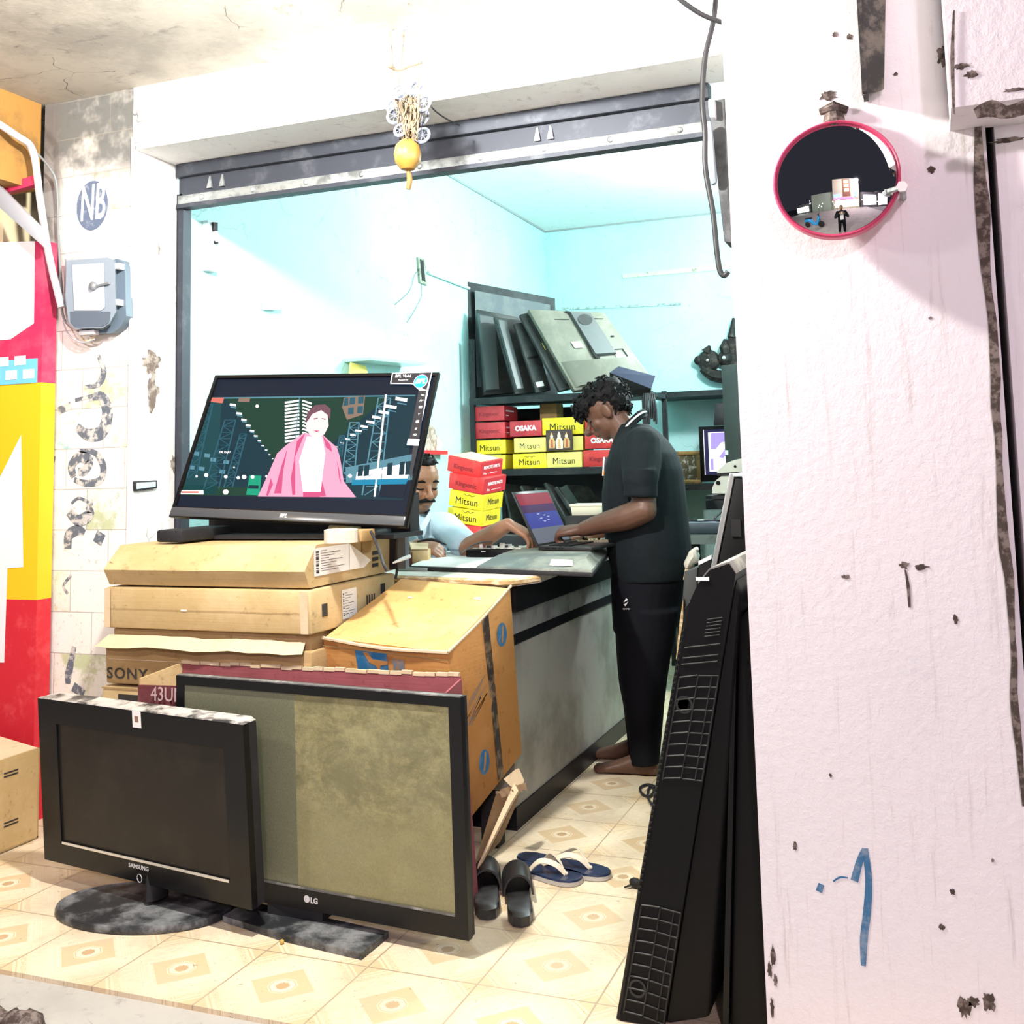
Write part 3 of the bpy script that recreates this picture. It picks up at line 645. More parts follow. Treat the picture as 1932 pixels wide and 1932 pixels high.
b = MB(m_blackm); b.T = M; b.loft([[V((-w/2+k, .0+k*.3, z)), V((w/2-k, 0+k*.3, z)), V((w/2-k, h-k*.3, z)), V((-w/2+k, h-k*.3, z))] for k, z in ((.002, -.02), (.004, -.04), (.06, -.075))]); b.build('back_shell', t)
b = MB(m_lgrey); b.T = M; x, y = L(579, 1696, M); b.lathe([(.010, .0004), (.010, .0012)], Matrix.Translation((x, y, 0)), seg=24); x, y = L(593, 1700, M); b.text('LG', Matrix.Translation((x, y, .001)), .021, bold=.03); b.build('logo', t)
fl, fr_, br_, bl_ = P(420, 1740, Z=.0), P(682, 1812, Z=.0), P(733, 1770, Z=.0), P(470, 1712, Z=.0)
b = MB(m_dustb); mid = (fl+fr_)/2+V((-.01, -.012, 0))
lo = [fl, mid, fr_, br_, bl_]; b.loft([[p+V((0, 0, z)) for p in lo] for z in (0.001, .018)]); b.build('base', t)
b = MB(m_blackm); c = (br_+bl_)/2+V((-.05, .0, 0)); b.bx(c.x-.09, c.x+.09, c.y-.03, c.y+.03, .017, .09); b.build('neck', t)
# ------------------------------------------------------------------ cartons
def card(name, c1, c2, corr=None):
    if name in MATS: return MATS[name]
    g = N(name); p = g.obj()
    c = g.mix(g.ramp(g.noise(p, 3.2, 5, .7), .4, .68), c1, c2)
    c = g.mix(g.math('MULTIPLY', g.ramp(g.noise(p, 22, 5, .75), .58, .68), .55), c, tuple(x*.5 for x in c1))
    fl_ = g.noise(g.scl(p, (1, 1, 30)), 5, 2); g.bump(g.math('ADD', g.math('MULTIPLY', fl_, .3), g.noise(p, 14, 4)), .3, .006)
    MATS[name] = g.fin(c, .78, 0, .2); return MATS[name]
m_card = card('tan_cardboard', (.50, .36, .165), (.60, .45, .24))
m_card2 = card('brown_cardboard', (.36, .235, .10), (.44, .30, .14))
m_cardp = card('pale_cardboard_edge', (.66, .52, .34), (.60, .45, .28))
m_orange = card('orange_brown_cardboard', (.46, .215, .062), (.52, .26, .085))
m_maroon = card('maroon_printed_card', (.135, .035, .04), (.20, .07, .07))
m_maroonp = card('faded_maroon_card', (.30, .085, .095), (.22, .06, .065))
m_tape = mat('brown_tape', (.20, .135, .07), .25, 0, .5, (.30, .22, .13), 12)
m_ink = mat('black_ink', (.03, .027, .025), .7)
m_blueink = mat('blue_carton_ink', (.03, .17, .36), .6, 0, .3, (.10, .22, .36), 30)
def jit(pts, a, seed):
    rd = random.Random(seed); return [V(p)+V((rd.uniform(-a, a), rd.uniform(-a, a), rd.uniform(-a*.6, a*.6))) for p in pts]
def crate(x0, x1, y0, y1, z0, z1, a=.006, seed=0, sk=0):
    return jit([(x0, y0, z0), (x1, y0, z0), (x1+sk, y1, z0), (x0, y1, z0), (x0, y0, z1), (x1, y0, z1), (x1+sk, y1, z1), (x0, y1, z1)], a, seed)
grp = 'flat television cartons stacked in the shop opening'
YS = 2.955
def pts_box(mb, q, m, bev=.007): mb.hexa(q, m, bev)
def front_pt(q, u, v, d=.0012):  # point on the front face
    a = q[0].lerp(q[1], u); c = q[4].lerp(q[5], u); n = (q[1]-q[0]).cross(q[4]-q[0]).normalized(); return a.lerp(c, v)+n*d
def right_pt(q, u, v, d=.0012):
    a = q[1].lerp(q[2], u); c = q[5].lerp(q[6], u); n = (q[2]-q[1]).cross(q[5]-q[1]).normalized(); return a.lerp(c, v)+n*d
def top_pt(q, u, v, d=.0012):
    a = q[4].lerp(q[5], u); c = q[7].lerp(q[6], u); n = (q[5]-q[4]).cross(q[7]-q[4]).normalized(); return a.lerp(c, v)+n*d
def patch(mb, fn, q, u0, v0, u1, v1, m, d=.0015, skew=0):
    mb.poly([fn(q, u0, v0, d), fn(q, u1, v0+skew, d), fn(q, u1, v1+skew, d), fn(q, u0, v1, d)], m)
def ftext(mb, fn, q, u, v, txt, size, m, d=.002, **k):
    o = fn(q, u, v, d); mb.text(txt, frame(o, fn(q, u+.1, v, d)-o, fn(q, u, v+.1, d)-o), size, m, **k)
def lines_label(mb, fn, q, u0, v0, u1, v1, bars=True):
    patch(mb, fn, q, u0, v0, u1, v1, m_white, .0022)
    for i in range(9):
        v = v1-(v1-v0)*(.12+i*.09); e = u0+(u1-u0)*(.35+.55*((i*37) % 10)/10)
        patch(mb, fn, q, u0+(u1-u0)*.18, v-.006, e, v+.006, m_ink, .003)
    if bars:
        for i in range(10):
            v = v0+(v1-v0)*(.1+i*.08); patch(mb, fn, q, u0+(u1-u0)*.05, v, u0+(u1-u0)*.13, v+(.02 if i % 3 else .045), m_ink, .003)
# top carton
q = crate(-2.705, -1.9, YS+.005, 3.5, .892, 1.024, .003, 3, 0)
t = thing('carton', 'bleached flat cardboard carton with a torn white label, topmost of the stack', 'carton', (-2.3, 3.4, .89), grp)
b = MB(m_card); rd = random.Random(31); n = 14
prof = ((0, 0), (-.028, .40), (-.024, .46), (.045, .985), (.06, 1.0))
rows = []
for i in range(n+1):
    f = i/n; a0, a1 = q[0].lerp(q[1], f), q[4].lerp(q[5], f); k0, k1 = q[3].lerp(q[2], f), q[7].lerp(q[6], f)
    rows.append([a0.lerp(a1, v)+V((0, d+(rd.uniform(-.004, .004) if 0 < v < .9 else 0), 0)) for d, v in prof]+[k1, k0])
b.loft(rows, m_card); b.build('body', t)
b = MB(m_white); lines_label(b, right_pt, q, .05, .25, .46, .92); b.poly([right_pt(q, .46, .92, .004), right_pt(q, .68, .42, .02), right_pt(q, .62, .25, .01), right_pt(q, .46, .25, .003)], m_white); b.build('torn_label', t)
b = MB(m_card2)
for i in range(9): patch(b, right_pt, q, .76+.02*(i % 3), .2+.08*(i//3)*2, .80+.02*(i % 3), .30+.08*(i//3)*2, m_ink)
patch(b, right_pt, q, .62, .62, .74, .98, m_card2, .003)
b.build('printing', t)
b = MB(m_card2); e0 = front_pt(q, 0, .1); b.poly([front_pt(q, 0, .02, .004), front_pt(q, .03, .02, .006), front_pt(q, .05, .5, .012), front_pt(q, .01, .62, .014)]); b.build('torn_flap', t)
# second
q2 = crate(-2.712, -1.88, YS-.01, 3.5, .748, .886, .005, 8, 0)
t = thing('carton', 'tan flat carton with a small white barcode label, second from the top of the stack', 'carton', (-2.3, 3.4, .75), grp)
b = MB(m_card); pts_box(b, q2, m_card); b.build('body', t)
b = MB(m_white); lines_label(b, right_pt, q2, .33, .16, .50, .86); b.build('barcode_label', t)
b = MB(m_ink); patch(b, right_pt, q2, .11, .34, .17, .64, m_ink); patch(b, right_pt, q2, .80, .5, .86, .8, m_ink)
for i in range(4): patch(b, right_pt, q2, .62+i*.03, .3, .635+i*.03, .6, m_ink)
b.build('printing', t)
b = MB(m_cardp); patch(b, front_pt, q2, .955, .02, .99, .98, m_cardp, .006); patch(b, front_pt, q2, .0, .02, .03, .98, m_cardp, .004); patch(b, front_pt, q2, .03, .47, .95, .485, m_card2, .002); patch(b, front_pt, q2, .39, .46, .42, .50, m_white, .003); b.build('corner_flap', t)
# flattened sleeve
t = thing('carton', 'crushed open cardboard sleeve with a bright flap, third in the carton stack', 'carton', (-2.3, 3.4, .69), grp)
q3 = crate(-2.69, -1.9, YS+.01, 3.48, .692, .742, .004, 11, 0)
b = MB(m_card2); pts_box(b, q3, m_card2, .004); b.build('body', t)
b = MB(m_cardp); rd = random.Random(5); n = 12
up = [V((-2.70+.79*i/n, YS-.002, .722+rd.uniform(-.003, .003))) for i in range(n+1)]; dn = [V((-2.715+.82*i/n, YS-.05+rd.uniform(-.006, .006), .690+rd.uniform(-.005, .004))) for i in range(n+1)]
for i in range(n): b.poly([up[i], up[i+1], dn[i+1], dn[i]])
b.build('open_flap', t)
# printed carton
t = thing('carton', 'brown flat carton with a black name at its left end, fourth in the stack', 'carton', (-2.3, 3.4, .55), grp)
q4 = crate(-2.705, -1.885, YS-.012, 3.5, .556, .690, .006, 17, 0)
b = MB(m_card2); pts_box(b, q4, m_card2); b.build('body', t)
b = MB(m_ink); ftext(b, front_pt, q4, .112, .26, 'SONY', .052, m_ink, sx=1.15, bold=.012, spacing=1.15); patch(b, front_pt, q4, .02, .62, .97, .635, m_cardp, .002); b.build('printing', t)
# bottom carton
t = thing('carton', 'large brown carton with a black printed block, lowest of the carton stack behind the televisions', 'carton', (-2.3, 3.4, 0), grp)
q5 = crate(-2.72, -1.95, YS, 3.5, .002, .548, .005, 23, 0)
b = MB(m_card); pts_box(b, q5, m_card); b.build('body', t)
b = MB(m_ink); patch(b, front_pt, q5, .09, .90, .20, .955, m_ink); patch(b, front_pt, q5, 0, .985, 1, .995, m_card2, .003); b.build('printing', t)
# tape rolls and crumpled lump on the stack
m_pt = mat('pale_tape_roll', (.74, .66, .54), .5, 0, .4, (.6, .5, .4), 10)
c = P(640, 1012, Y=3.0)
b = MB(m_pt); b.lathe([(.048, 0), (.055, .002), (.055, .043), (.048, .045), (.026, .045), (.026, 0)], Matrix.Translation((c.x-.005, 3.02, 1.030)), seg=28, cap=False)
setp(b.build('tape_roll', loc=(c.x, 3.02, 1.03)), 'pale cream tape roll lying on the topmost carton under the lit television', 'tape roll')
b = MB(m_card2); cc = P(678, 1030, Y=3.12); b.bx(cc.x-.05, cc.x+.045, 3.06, 3.15, 1.030, 1.068, bev=.006)
setp(b.build('wooden_block', loc=(cc.x, 3.1, 1.03)), 'greyish cardboard block beside the tape roll on the topmost carton', 'block')
cy_ = P(712, 1050, Y=3.5)
b = MB(mat('yellowed_wrapper', (.50, .42, .20), .45, 0, .5, (.66, .58, .36), 16, (.45, .6), .3, 30)); b.ell((-1.96, 3.29, 1.062), (.050, .075, .034), seg=16)  # loose lump in place of the carton's crumpled corner
for v in b.bm.verts:
    n_ = noise.noise(v.co*22); v.co += V((n_, noise.noise(v.co*19+V((5, 0, 0))), n_))*.012; v.co.z = max(v.co.z, 1.0285)
setp(b.build('wrapped_bundle'), 'yellowed plastic-wrapped bundle on the right end of the topmost carton', 'bundle')
# upright maroon carton, open on top
t = thing('carton', 'open maroon printed television carton standing behind the dusty-screened television', 'carton', (-1.9, 2.85, 0))
x0, x1, ya, yb_, zt = -2.435, -1.36, 2.785, 2.935, .615
b = MB(m_maroon)
b.hexa(jit([(x0, ya, .002), (x1, ya-.0, .002), (x1, ya+.006, .002), (x0, ya+.006, .002), (x0, ya+.01, zt-.02), (x1, ya+.05, zt-.005), (x1, ya+.056, zt-.005), (x0, ya+.016, zt-.02)], .001, 1)); b.build('front_panel', t)
b = MB(m_maroonp); n = 26; rd = random.Random(3)
zz = [zt+.028-.006*rd.random() for i in range(n+1)]; xs = [x0+.06+(x1-x0-.06)*i/n for i in range(n+1)]
for i in range(n):
    b.hexa([V((xs[i], yb_-.004, .002)), V((xs[i+1], yb_-.004, .002)), V((xs[i+1], yb_+.004, .002)), V((xs[i], yb_+.004, .002)), V((xs[i], yb_-.004, zz[i])), V((xs[i+1], yb_-.004, zz[i])), V((xs[i+1], yb_+.004, zz[i])), V((xs[i], yb_+.004, zz[i]))], m_maroonp)
    b.bx(xs[i], xs[i+1]-.004*(i % 2), yb_-.006, yb_+.006, zz[i], zz[i]+.010, m_cardp)
b.build('back_panel', t)
b = MB(m_card); b.hexa([V((x0, ya+.01, .002)), V((x0+.006, ya+.01, .002)), V((x0+.006, yb_, .002)), V((x0, yb_, .002)), V((x0, ya+.015, zt)), V((x0+.006, ya+.015, zt)), V((x0+.066, yb_, zt+.03)), V((x0+.06, yb_, zt+.03))]); b.build('left_panel', t)
b = MB(m_maroonp); b.hexa([V((x1-.004, ya, .002)), V((x1+.046, ya+.002, .002)), V((x1+.046, yb_, .002)), V((x1, yb_, .002)), V((x1-.004, ya+.05, zt)), V((x1+.002, ya+.05, zt)), V((x1+.004, yb_, zt+.02)), V((x1-.002, yb_, zt+.02))])
b.bx(x1-.002, x1+.05, ya-.004, ya+.07, .002, .16, m_card); b.build('right_panel', t)
b = MB(m_cardp)
for k in range(7):
    a0 = V((x1+.004, ya+.04, .47+.012*k)); b.tube([a0, a0+V((.012+.004*(k % 3), -.012, .008*((k % 2)*2-1))), a0+V((.02, -.004, .016*((k % 3)-1)))], .0035, m_cardp, 5, sm=3)
b.build('torn_edge', t)
b = MB(mat('pale_pink_print', (.55, .38, .38), .7)); M = frame((x0, ya+.004, 0), (1, 0, 0), (0, 0, 1)); px_, py_ = L(318, 1311, M); b.text('43UN', M @ Matrix.Translation((px_+.0, py_, .006)), .062, ext=.001, sx=.85); b.build('printing', t)
# big tilted orange carton
t = thing('carton', 'big orange-brown carton with blue printing, tilted forward against the counter', 'carton', (-1.6, 3.2, 0))
# 8 corners at true depth, tilted towards the viewer
ftl, ftr, btr, btl = P(608, 1205, Y=3.02), P(845, 1233, Y=2.985), P(964, 1109, Y=3.40), P(757, 1091, Y=3.43)
fbr, bbr = P(889, 1545, Y=3.12), P(986, 1422, Y=3.50)
e = fbr-ftr; fbl = ftl+e; bbl = btl+(bbr-btr)
qo = [fbl, fbr, bbr, bbl, ftl, ftr, btr, btl]
b = MB(m_orange); b.hexa(qo, m_orange, .007); b.build('body', t)
b = MB(card('sun_faded_orange_card', (.60, .36, .13), (.70, .47, .21))); patch(b, top_pt, qo, .01, .01, .985, .985, None, .0012); b.build('faded_top', t)  # strong light on the top face, put into a paler card colour
b = MB(m_blueink)
patch(b, front_pt, qo, .265, .80, .52, .955, m_blueink, .0025)
b.poly([front_pt(qo, .33, 0.9473, .0032), front_pt(qo, .37, 0.9511, .0032), front_pt(qo, .40, 0.9124, .0032), front_pt(qo, .52, 0.9085, .0032), front_pt(qo, .52, 0.8891, .0032), front_pt(qo, .46, 0.8775, .0032), front_pt(qo, .44, 0.8388, .0032), front_pt(qo, .42, 0.8736, .0032), front_pt(qo, .37, 0.8891, .0032)], m_orange)
patch(b, front_pt, qo, .56, .82, .65, .93, mat('faint_blue_ink', (.20, .22, .26), .7, 0, .3, (.36, .22, .12), 60, (.4, .6)), .0025)
for u, v in ((.78, .80), (.30, .22)):
    o = right_pt(qo, u, v, .003); fx = right_pt(qo, u+.1, v, .003)-o; fy = right_pt(qo, u, v+.1, .003)-o; M = frame(o, fx, fy)
    b.lathe([(.04, 0), (.04, .0008)], M @ Matrix.Diagonal((.85, 1, 1, 1)), m_blueink, 28)
    b.prism([(-.014, -.024), (-.004, -.026), (.012, .004), (.018, .026), (.010, .028), (0, .006)], M, .001, .0016, m_orange)
fa = mat('faint_blue_ink', (.2, .22, .26))
for i in range(8):
    v = .62-.018*i; u = .10; b.poly([right_pt(qo, u+.06*(i % 2), v-.010+.004*i, .003), right_pt(qo, u+.36-.05*(i % 3), v+.055, .003), right_pt(qo, u+.36-.05*(i % 3), v+.064, .003), right_pt(qo, u+.06*(i % 2), v, .003)], fa)
for (u, v, r) in ((.83, .78, .03), (.28, .70, .018), (.55, .72, .012)): patch(b, top_pt, qo, u-r, v-r*.6, u+r, v+r*.6, mat('pale_blue_scuff', (.62, .68, .78), .6, 0, .3, (.5, .34, .14), 40, (.45, .55)), .003)
b.build('printing', t)
b = MB(mat('dark_packing_tape', (.055, .045, .04), .3, 0, .5, (.28, .2, .12), 26, (.45, .62))); patch(b, right_pt, qo, .50, .02, .60, 1.0, None, .003); b.build('tape', t)
b = MB(m_cardp)
b.tube([qo[4]+V((0, 0, .003)), front_pt(qo, .5, 1, .004)-V((0, 0, .006)), qo[5]+V((0, 0, .003))], .006, seg=6, sm=5); b.tube([qo[5]+V((0, 0, .003)), right_pt(qo, .5, 1, .003), qo[6]+V((0, 0, .006))], .005, seg=6, sm=5)
patch(b, front_pt, qo, 0, .955, 1, .962, m_card2, .002); b.build('lid_edge', t)
# torn cardboard wad under the carton
t = thing('torn_cardboard', 'crumpled torn brown cardboard wedged under the orange carton by the counter', 'cardboard', (-1.42, 3.2, 0))
def crump(pts, nrm_, th, m): 
    b.loft([[V(p) for p in pts], [V(p)+V(nrm_)*th for p in pts]], m)
b = MB(card('dark_torn_cardboard', (.27, .175, .09), (.36, .25, .14)))
A = [P(893, 1640, Z=.0), P(955, 1600, Z=.0)]
crump([P(893, 1640, Y=3.02), P(935, 1500, Y=3.12), P(978, 1490, Y=3.22), P(968, 1525, Y=3.22), P(940, 1590, Y=3.15)], (.01, .03, 0), .3, None)
crump([P(895, 1655, Y=2.99), P(905, 1640, Y=2.99), P(965, 1520, Y=3.16), P(980, 1495, Y=3.2), P(972, 1480, Y=3.2)], (0, -.02, .02), .4, m_cardp)
b.build('folded_sheet', t)
b = MB(m_cardp)
for k in range(6):
    a0 = P(935+k*8, 1492-k*2, Y=3.13+.02*k); b.poly([a0, a0+V((.03, .0, .012*(k % 2))), a0+V((.028, .02, -.02)), a0+V((-.004, .01, -.03+.01*(k % 3)))])
crump([P(950, 1470, Y=3.25), P(972, 1452, Y=3.3), P(982, 1475, Y=3.3), P(975, 1495, Y=3.26)], (.01, .03, 0), .6, m_cardp)
b.build('torn_strip', t)
b = MB(m_blackm); b.bx(-1.49, -1.43, 3.36, 3.42, .002, .17); b.build('dark_batten', t)
# carton on the far left
t = thing('carton', 'open tan carton with two printed marks at the left end beside the signboard', 'carton', (-3.3, 2.75, 0))
z1 = P(75, 1412, Y=2.98).z; qx = P(77, 1580, Z=.0).x
ql = crate(-3.75, qx, 2.45, 2.99, .004, z1, .003, 4)
b = MB(m_card)
x0, x1 = -3.75, qx
b.bx(x1-.006, x1, 2.45, 2.99, .004, z1); b.bx(x0, x1, 2.984, 2.99, .004, z1); b.bx(x0, x1, 2.45, 2.456, .004, z1); b.bx(x0, x1, 2.45, 2.99, .004, .01)
b.build('body', t)
b = MB(m_cardp); b.hexa([V((x1-.004, 2.46, z1-.002)), V((x1-.002, 2.98, z1-.002)), V((x1-.002, 2.98, z1+.002)), V((x1-.004, 2.46, z1+.002)), V((x1-.30, 2.47, z1+.03)), V((x1-.30, 2.98, z1+.045)), V((x1-.30, 2.98, z1+.049)), V((x1-.30, 2.47, z1+.034))]); b.build('flap', t)
b = MB(m_ink); M = frame((x1, 2.6, 0), (0, 1, 0), (0, 0, 1))
for py in (1462, 1556):
    xa, ya = L(7, py+6, M); xb, yb2 = L(34, py-8, M); 
    for s in (0, .011): b.bx(x1+.0005, x1+.0015, 2.6+xa, 2.6+xb, ya+s, ya+s+.005)
b.build('printing', t)
# ------------------------------------------------------------------ counter and what lies on it
CT = .872
m_lam = mat('dusty_pale_laminate', (.37, .37, .33), .5, 0, .4, (.23, .225, .19), 3.2, (.42, .68))
m_lam2 = mat('grey_laminate_strip', (.28, .29, .28), .45, 0, .4, (.16, .16, .16), 7)
m_navy = mat('dark_counter_edging', (.006, .006, .009), .45, 0, .3)
m_ply = mat('worn_plywood_edge', (.50, .33, .15), .8, 0, .2, (.75, .62, .40), 22, (.45, .6), .4, 40, stretch=(1, 1, 4))
t = thing('counter', 'pale laminate shop counter with black bands and a worn plywood front edge', 'counter', (-1.7, 4.3, 0))
b = MB(m_lam); b.bx(-1.97, -1.44, 3.545, 5.3, .075, .80); b.build('body', t)
b = MB(m_navy); b.bx(-1.975, -1.434, 3.54, 5.3, 0, .075); b.build('skirting', t)
b = MB(m_navy); b.bx(-1.9, -1.436, 3.543, 5.3, .63, .666); b.build('band', t)
b = MB(m_lam2); b.bx(-1.9, -1.437, 3.543, 5.3, .668, .745); b.build('side_strip', t)
b = MB(m_navy); b.bx(-1.975, -1.42, 3.545, 5.3, .747, .842); b.build('fascia', t)  # black fascia, made deeper to take in the shade under the overhang
cA, cB, cC = P(742, 1086, Z=CT), P(905, 1104, Z=CT), P(1016, 1085, Z=CT)
cB.y = max(cB.y, 3.475); cA.y = max(cA.y, 3.56)
outl = [cA, cA.lerp(cB, .5)+V((0, -.012, 0)), cB+V((-.06, .015, 0)), cB, cB+V((.03, .02, 0)), cC, V((-1.375, 3.9, CT)), V((-1.375, 5.3, CT)), V((-2.02, 5.3, CT)), V((-2.02, cA.y+.1, CT))]
b = MB(mat('worn_white_worktop', (.70, .68, .62), .5, 0, .4, (.5, .46, .38), 8)); b.loft([[V((p.x, p.y, CT-.028)) for p in outl], [V((p.x, p.y, CT)) for p in outl]]); b.bx(-2.55, -2.02, 4.74, 5.3, CT-.028, CT)
b.bx(-2.55, -2.5, 5.2, 5.3, 0, CT-.028, m_navy)
b.build('worktop', t)
b = MB(m_ply); e = [p+V((0, -.003, -.013)) for p in outl[:6]]; rd = random.Random(2)
e = smooth_path(e, 6); b.tube(e, [.011+.003*rd.random() for _ in e], seg=6); b.build('plywood_edge', t)
b = MB(m_navy); b.bx(cB.x-.42, -1.445, cB.y+.05, 3.545, .60, CT-.03); b.build('front_panel', t)
# flat set lying face down on the counter
zt = .905
m_tvback = mat('dusty_grey_tv_back', (.11, .125, .12), .45, 0, .4, (.28, .285, .24), 6, (.42, .66))
t = thing('television', 'flat television lying face down on the counter with a blank white label', 'television', (-1.4, 3.8, CT))
f0, f1, f2, f3 = P(772, 1070, Z=zt-.02), P(1118, 1083, Z=zt-.02), P(1154, 1034, Z=zt-.01), P(858, 1036, Z=zt-.02)
b = MB(m_blackm); lo = [V((p.x, p.y, CT+.002)) for p in (f0, f1, f2, f3)]; b.hexa(lo+[V((p.x, p.y, zt-.016)) for p in (f0, f1, f2, f3)], None, .003); b.build('bezel', t)
b = MB(mat('white_back_sheet', (.80, .80, .78), .5)); fm = f0.lerp(f1, .39); gm = f3.lerp(f2, .5)  # thin part of the back, bright light on it put into the white
for q in ((f0, fm, gm, f3),):
    c = sum(q, V())/4; b.loft([[V((p.x, p.y, zt-.0155))+(c-p)*.03 for p in q], [V((p.x, p.y, zt-.011))+(c-p)*.05 for p in q]])
b.build('white_panel', t)
b = MB(m_tvback); q = (fm, f1, f2, gm); c = sum(q, V())/4
b.loft([[V((p.x, p.y, zt-.0155))+(c-p)*.01 for p in q], [V((p.x, p.y, zt-.008))+(c-p)*.02 for p in q], [V((p.x, p.y, zt+.022))+V(((c-p).x*.22, (c-p).y*.30, 0)) for p in q]], None); hump = b.build('back_hump', t)
b = MB(m_white)
cq = sum((fm, f1, f2, gm), V())/4
lo2 = [V((p.x, p.y, zt-.008))+(cq-p)*.02 for p in (fm, f1)]; hi2 = [V((p.x, p.y, zt+.022))+V(((cq-p).x*.22, (cq-p).y*.30, 0)) for p in (fm, f1)]
def hp(u, v): return lo2[0].lerp(lo2[1], u).lerp(hi2[0].lerp(hi2[1], u), v)+V((0, -.002, .003))
b.poly([hp(.64, .22), hp(.85, .22), hp(.85, .72), hp(.64, .72)])
b.build('label', hump)
TZ = zt+.023
# laptop
t = thing('laptop', 'open laptop with a red and blue wallpaper, screen turned towards the standing man', 'laptop', (-1.5, 4.0, TZ))
h0 = P(1016, 1038, Z=TZ+.002); h0.z = TZ+.002
LX = V((math.cos(R(-6)), math.sin(R(-6)), 0)); LY = V((-LX.y, LX.x, 0)); lw, ld = .33, .23
def lp(x, y, z): return h0+LX*x+LY*y+V((0, 0, z))
m_lap = mat('laptop_dark_grey', (.025, .025, .026), .4, .3)
b = MB(m_lap); b.hexa([lp(0, 0, 0), lp(ld, 0, 0), lp(ld, lw, 0), lp(0, lw, 0), lp(0, 0, .016), lp(ld, 0, .012), lp(ld, lw, .012), lp(0, lw, .016)], None, .002)
for i in range(3): b.hexa([lp(.03+.03*i, -.001, .005), lp(.05+.03*i, -.001, .005), lp(.05+.03*i, .001, .005), lp(.03+.03*i, .001, .005)]+[lp(.03+.03*i, -.001, .009), lp(.05+.03*i, -.001, .009), lp(.05+.03*i, .001, .009), lp(.03+.03*i, .001, .009)], m_black)
lbase = b.build('base', t)
b = MB(m_black)
for r_ in range(5):
    for c_ in range(13): b.hexa([lp(.035+.02*r_+dx, .02+.0225*c_+dy, .0155) for dx, dy in ((0, 0), (.016, 0), (.016, .019), (0, .019))]+[lp(.036+.02*r_+dx, .021+.0225*c_+dy, .0185) for dx, dy in ((0, 0), (.014, 0), (.014, .017), (0, .017))])
b.build('keyboard', lbase)
sa = P(969, 938, Y=h0.y); lean = V((sa.x-h0.x, 0, sa.z-h0.z)); lean = lean.normalized()*.245
def sp_(y, s, o=0): return lp(-.002, y, .012)+lean*s+V((lean.z, 0, -lean.x)).normalized()*o
b = MB(m_lap); b.hexa([sp_(0, 0, -.007), sp_(0, 0, 0), sp_(lw, 0, 0), sp_(lw, 0, -.007), sp_(0, 1, -.006), sp_(0, 1, 0), sp_(lw, 1, 0), sp_(lw, 1, -.006)], None, .002); lid_ = b.build('lid', t)
b = MB(glow('laptop_glass', (.03, .035, .045), .6)); g_b = glow('wallpaper_blue', (.06, .07, .42), .8); g_r = glow('wallpaper_red', (.42, .025, .06), .8); g_v = glow('wallpaper_violet', (.10, .02, .14), .7); g_g = glow('wallpaper_grey', (.30, .34, .42), .5); g_w = glow('wallpaper_text', (.8, .8, .9), .9)
def sc(y0, y1, s0, s1, m, o, tilt=0): b.poly([sp_(y0, s0, o), sp_(y1, s0+tilt, o), sp_(y1, s1+tilt, o), sp_(y0, s1, o)], m)
sc(.012, lw-.012, .05, .95, g_g, .0006); sc(.012, lw-.012, .32, .62, g_b, .001); sc(.012, lw-.012, .60, .78, g_v, .0014); sc(.012, lw-.012, .74, .95, g_r, .0018)
for i, (y, s) in enumerate(((.12, .56), (.17, .53), (.13, .48), (.20, .50), (.19, .44), (.15, .42))): sc(y, y+.022, s, s+.012, g_w, .0024)
b.build('screen', lid_, ang=None, recalc=False)
# odds and ends
def onz(px, py, z): return P(px, py, Z=z)
def item(name, label, cat, build, group=None):
    b = MB(); build(b); return setp(b.build(name), label, cat, group)
def cub(px0, px1, pyb, zb, hh, dep, m, rz=0, bev=.003):
    a, c = onz(px0, pyb, zb), onz(px1, pyb, zb); ux = (c-a); ux.z = 0; L_ = ux.length; ux.normalize(); M = Matrix.Rotation(rz, 3, 'Z'); ux = M @ V((1, 0, 0)); uy = V((-ux.y, ux.x, 0))
    p = [a, a+ux*L_, a+ux*L_+uy*dep, a+uy*dep]; p = [V((q.x, q.y, zb+.001)) for q in p]
    return p+[q+V((0, 0, hh)) for q in p]
m_pcb = mat('pale_circuit_board', (.62, .62, .56), .5, 0, .5, (.25, .3, .25), 60, (.45, .55))
t = thing('disc_player', 'opened black disc player with bare circuit parts on the counter', 'disc player', (-1.75, 4, CT))
q = cub(879, 965, 1051, zt-.01, .028, .16, m_black); b = MB(m_black); b.hexa(q, None, .002); b.build('front_case', t)
b = MB(m_pcb); rd = random.Random(7); u = q[5]-q[4]; v = q[7]-q[4]
for i in range(16):
    o = q[4]+u*rd.uniform(.1, .95)+v*rd.uniform(.3, .95); s = rd.uniform(.006, .016); b.box(o+V((0, 0, .008)), (s*1.5, s, rd.uniform(.01, .03)), rd.choice([m_pcb, m_white, m_silver, m_blackm]))
b.hexa([p+V((0, 0, .002)) for p in (q[4]+u*.05+v*.25, q[4]+u*1.15+v*.25, q[4]+u*1.15+v*1.1, q[4]+u*.05+v*1.1)]+[p+V((0, 0, .005)) for p in (q[4]+u*.05+v*.25, q[4]+u*1.15+v*.25, q[4]+u*1.15+v*1.1, q[4]+u*.05+v*1.1)])
b.build('circuit_board', t)
b = MB(m_lgrey); o = q[0].lerp(q[1], .88)+V((0, -.0015, .014)); b.box(o, (.016, .001, .006)); o = q[0].lerp(q[1], .4)+V((0, -.0015, .022)); b.box(o, (.02, .001, .004)); b.build('marking', t)
item('power_supply', 'long black metal casing lying between the circuit board and the laptop', 'power supply', lambda b: b.hexa(cub(926, 1003, 1034, zt, .055, .09, None, -.14), mat('charcoal_casing', (.014, .017, .02), .45), .004))
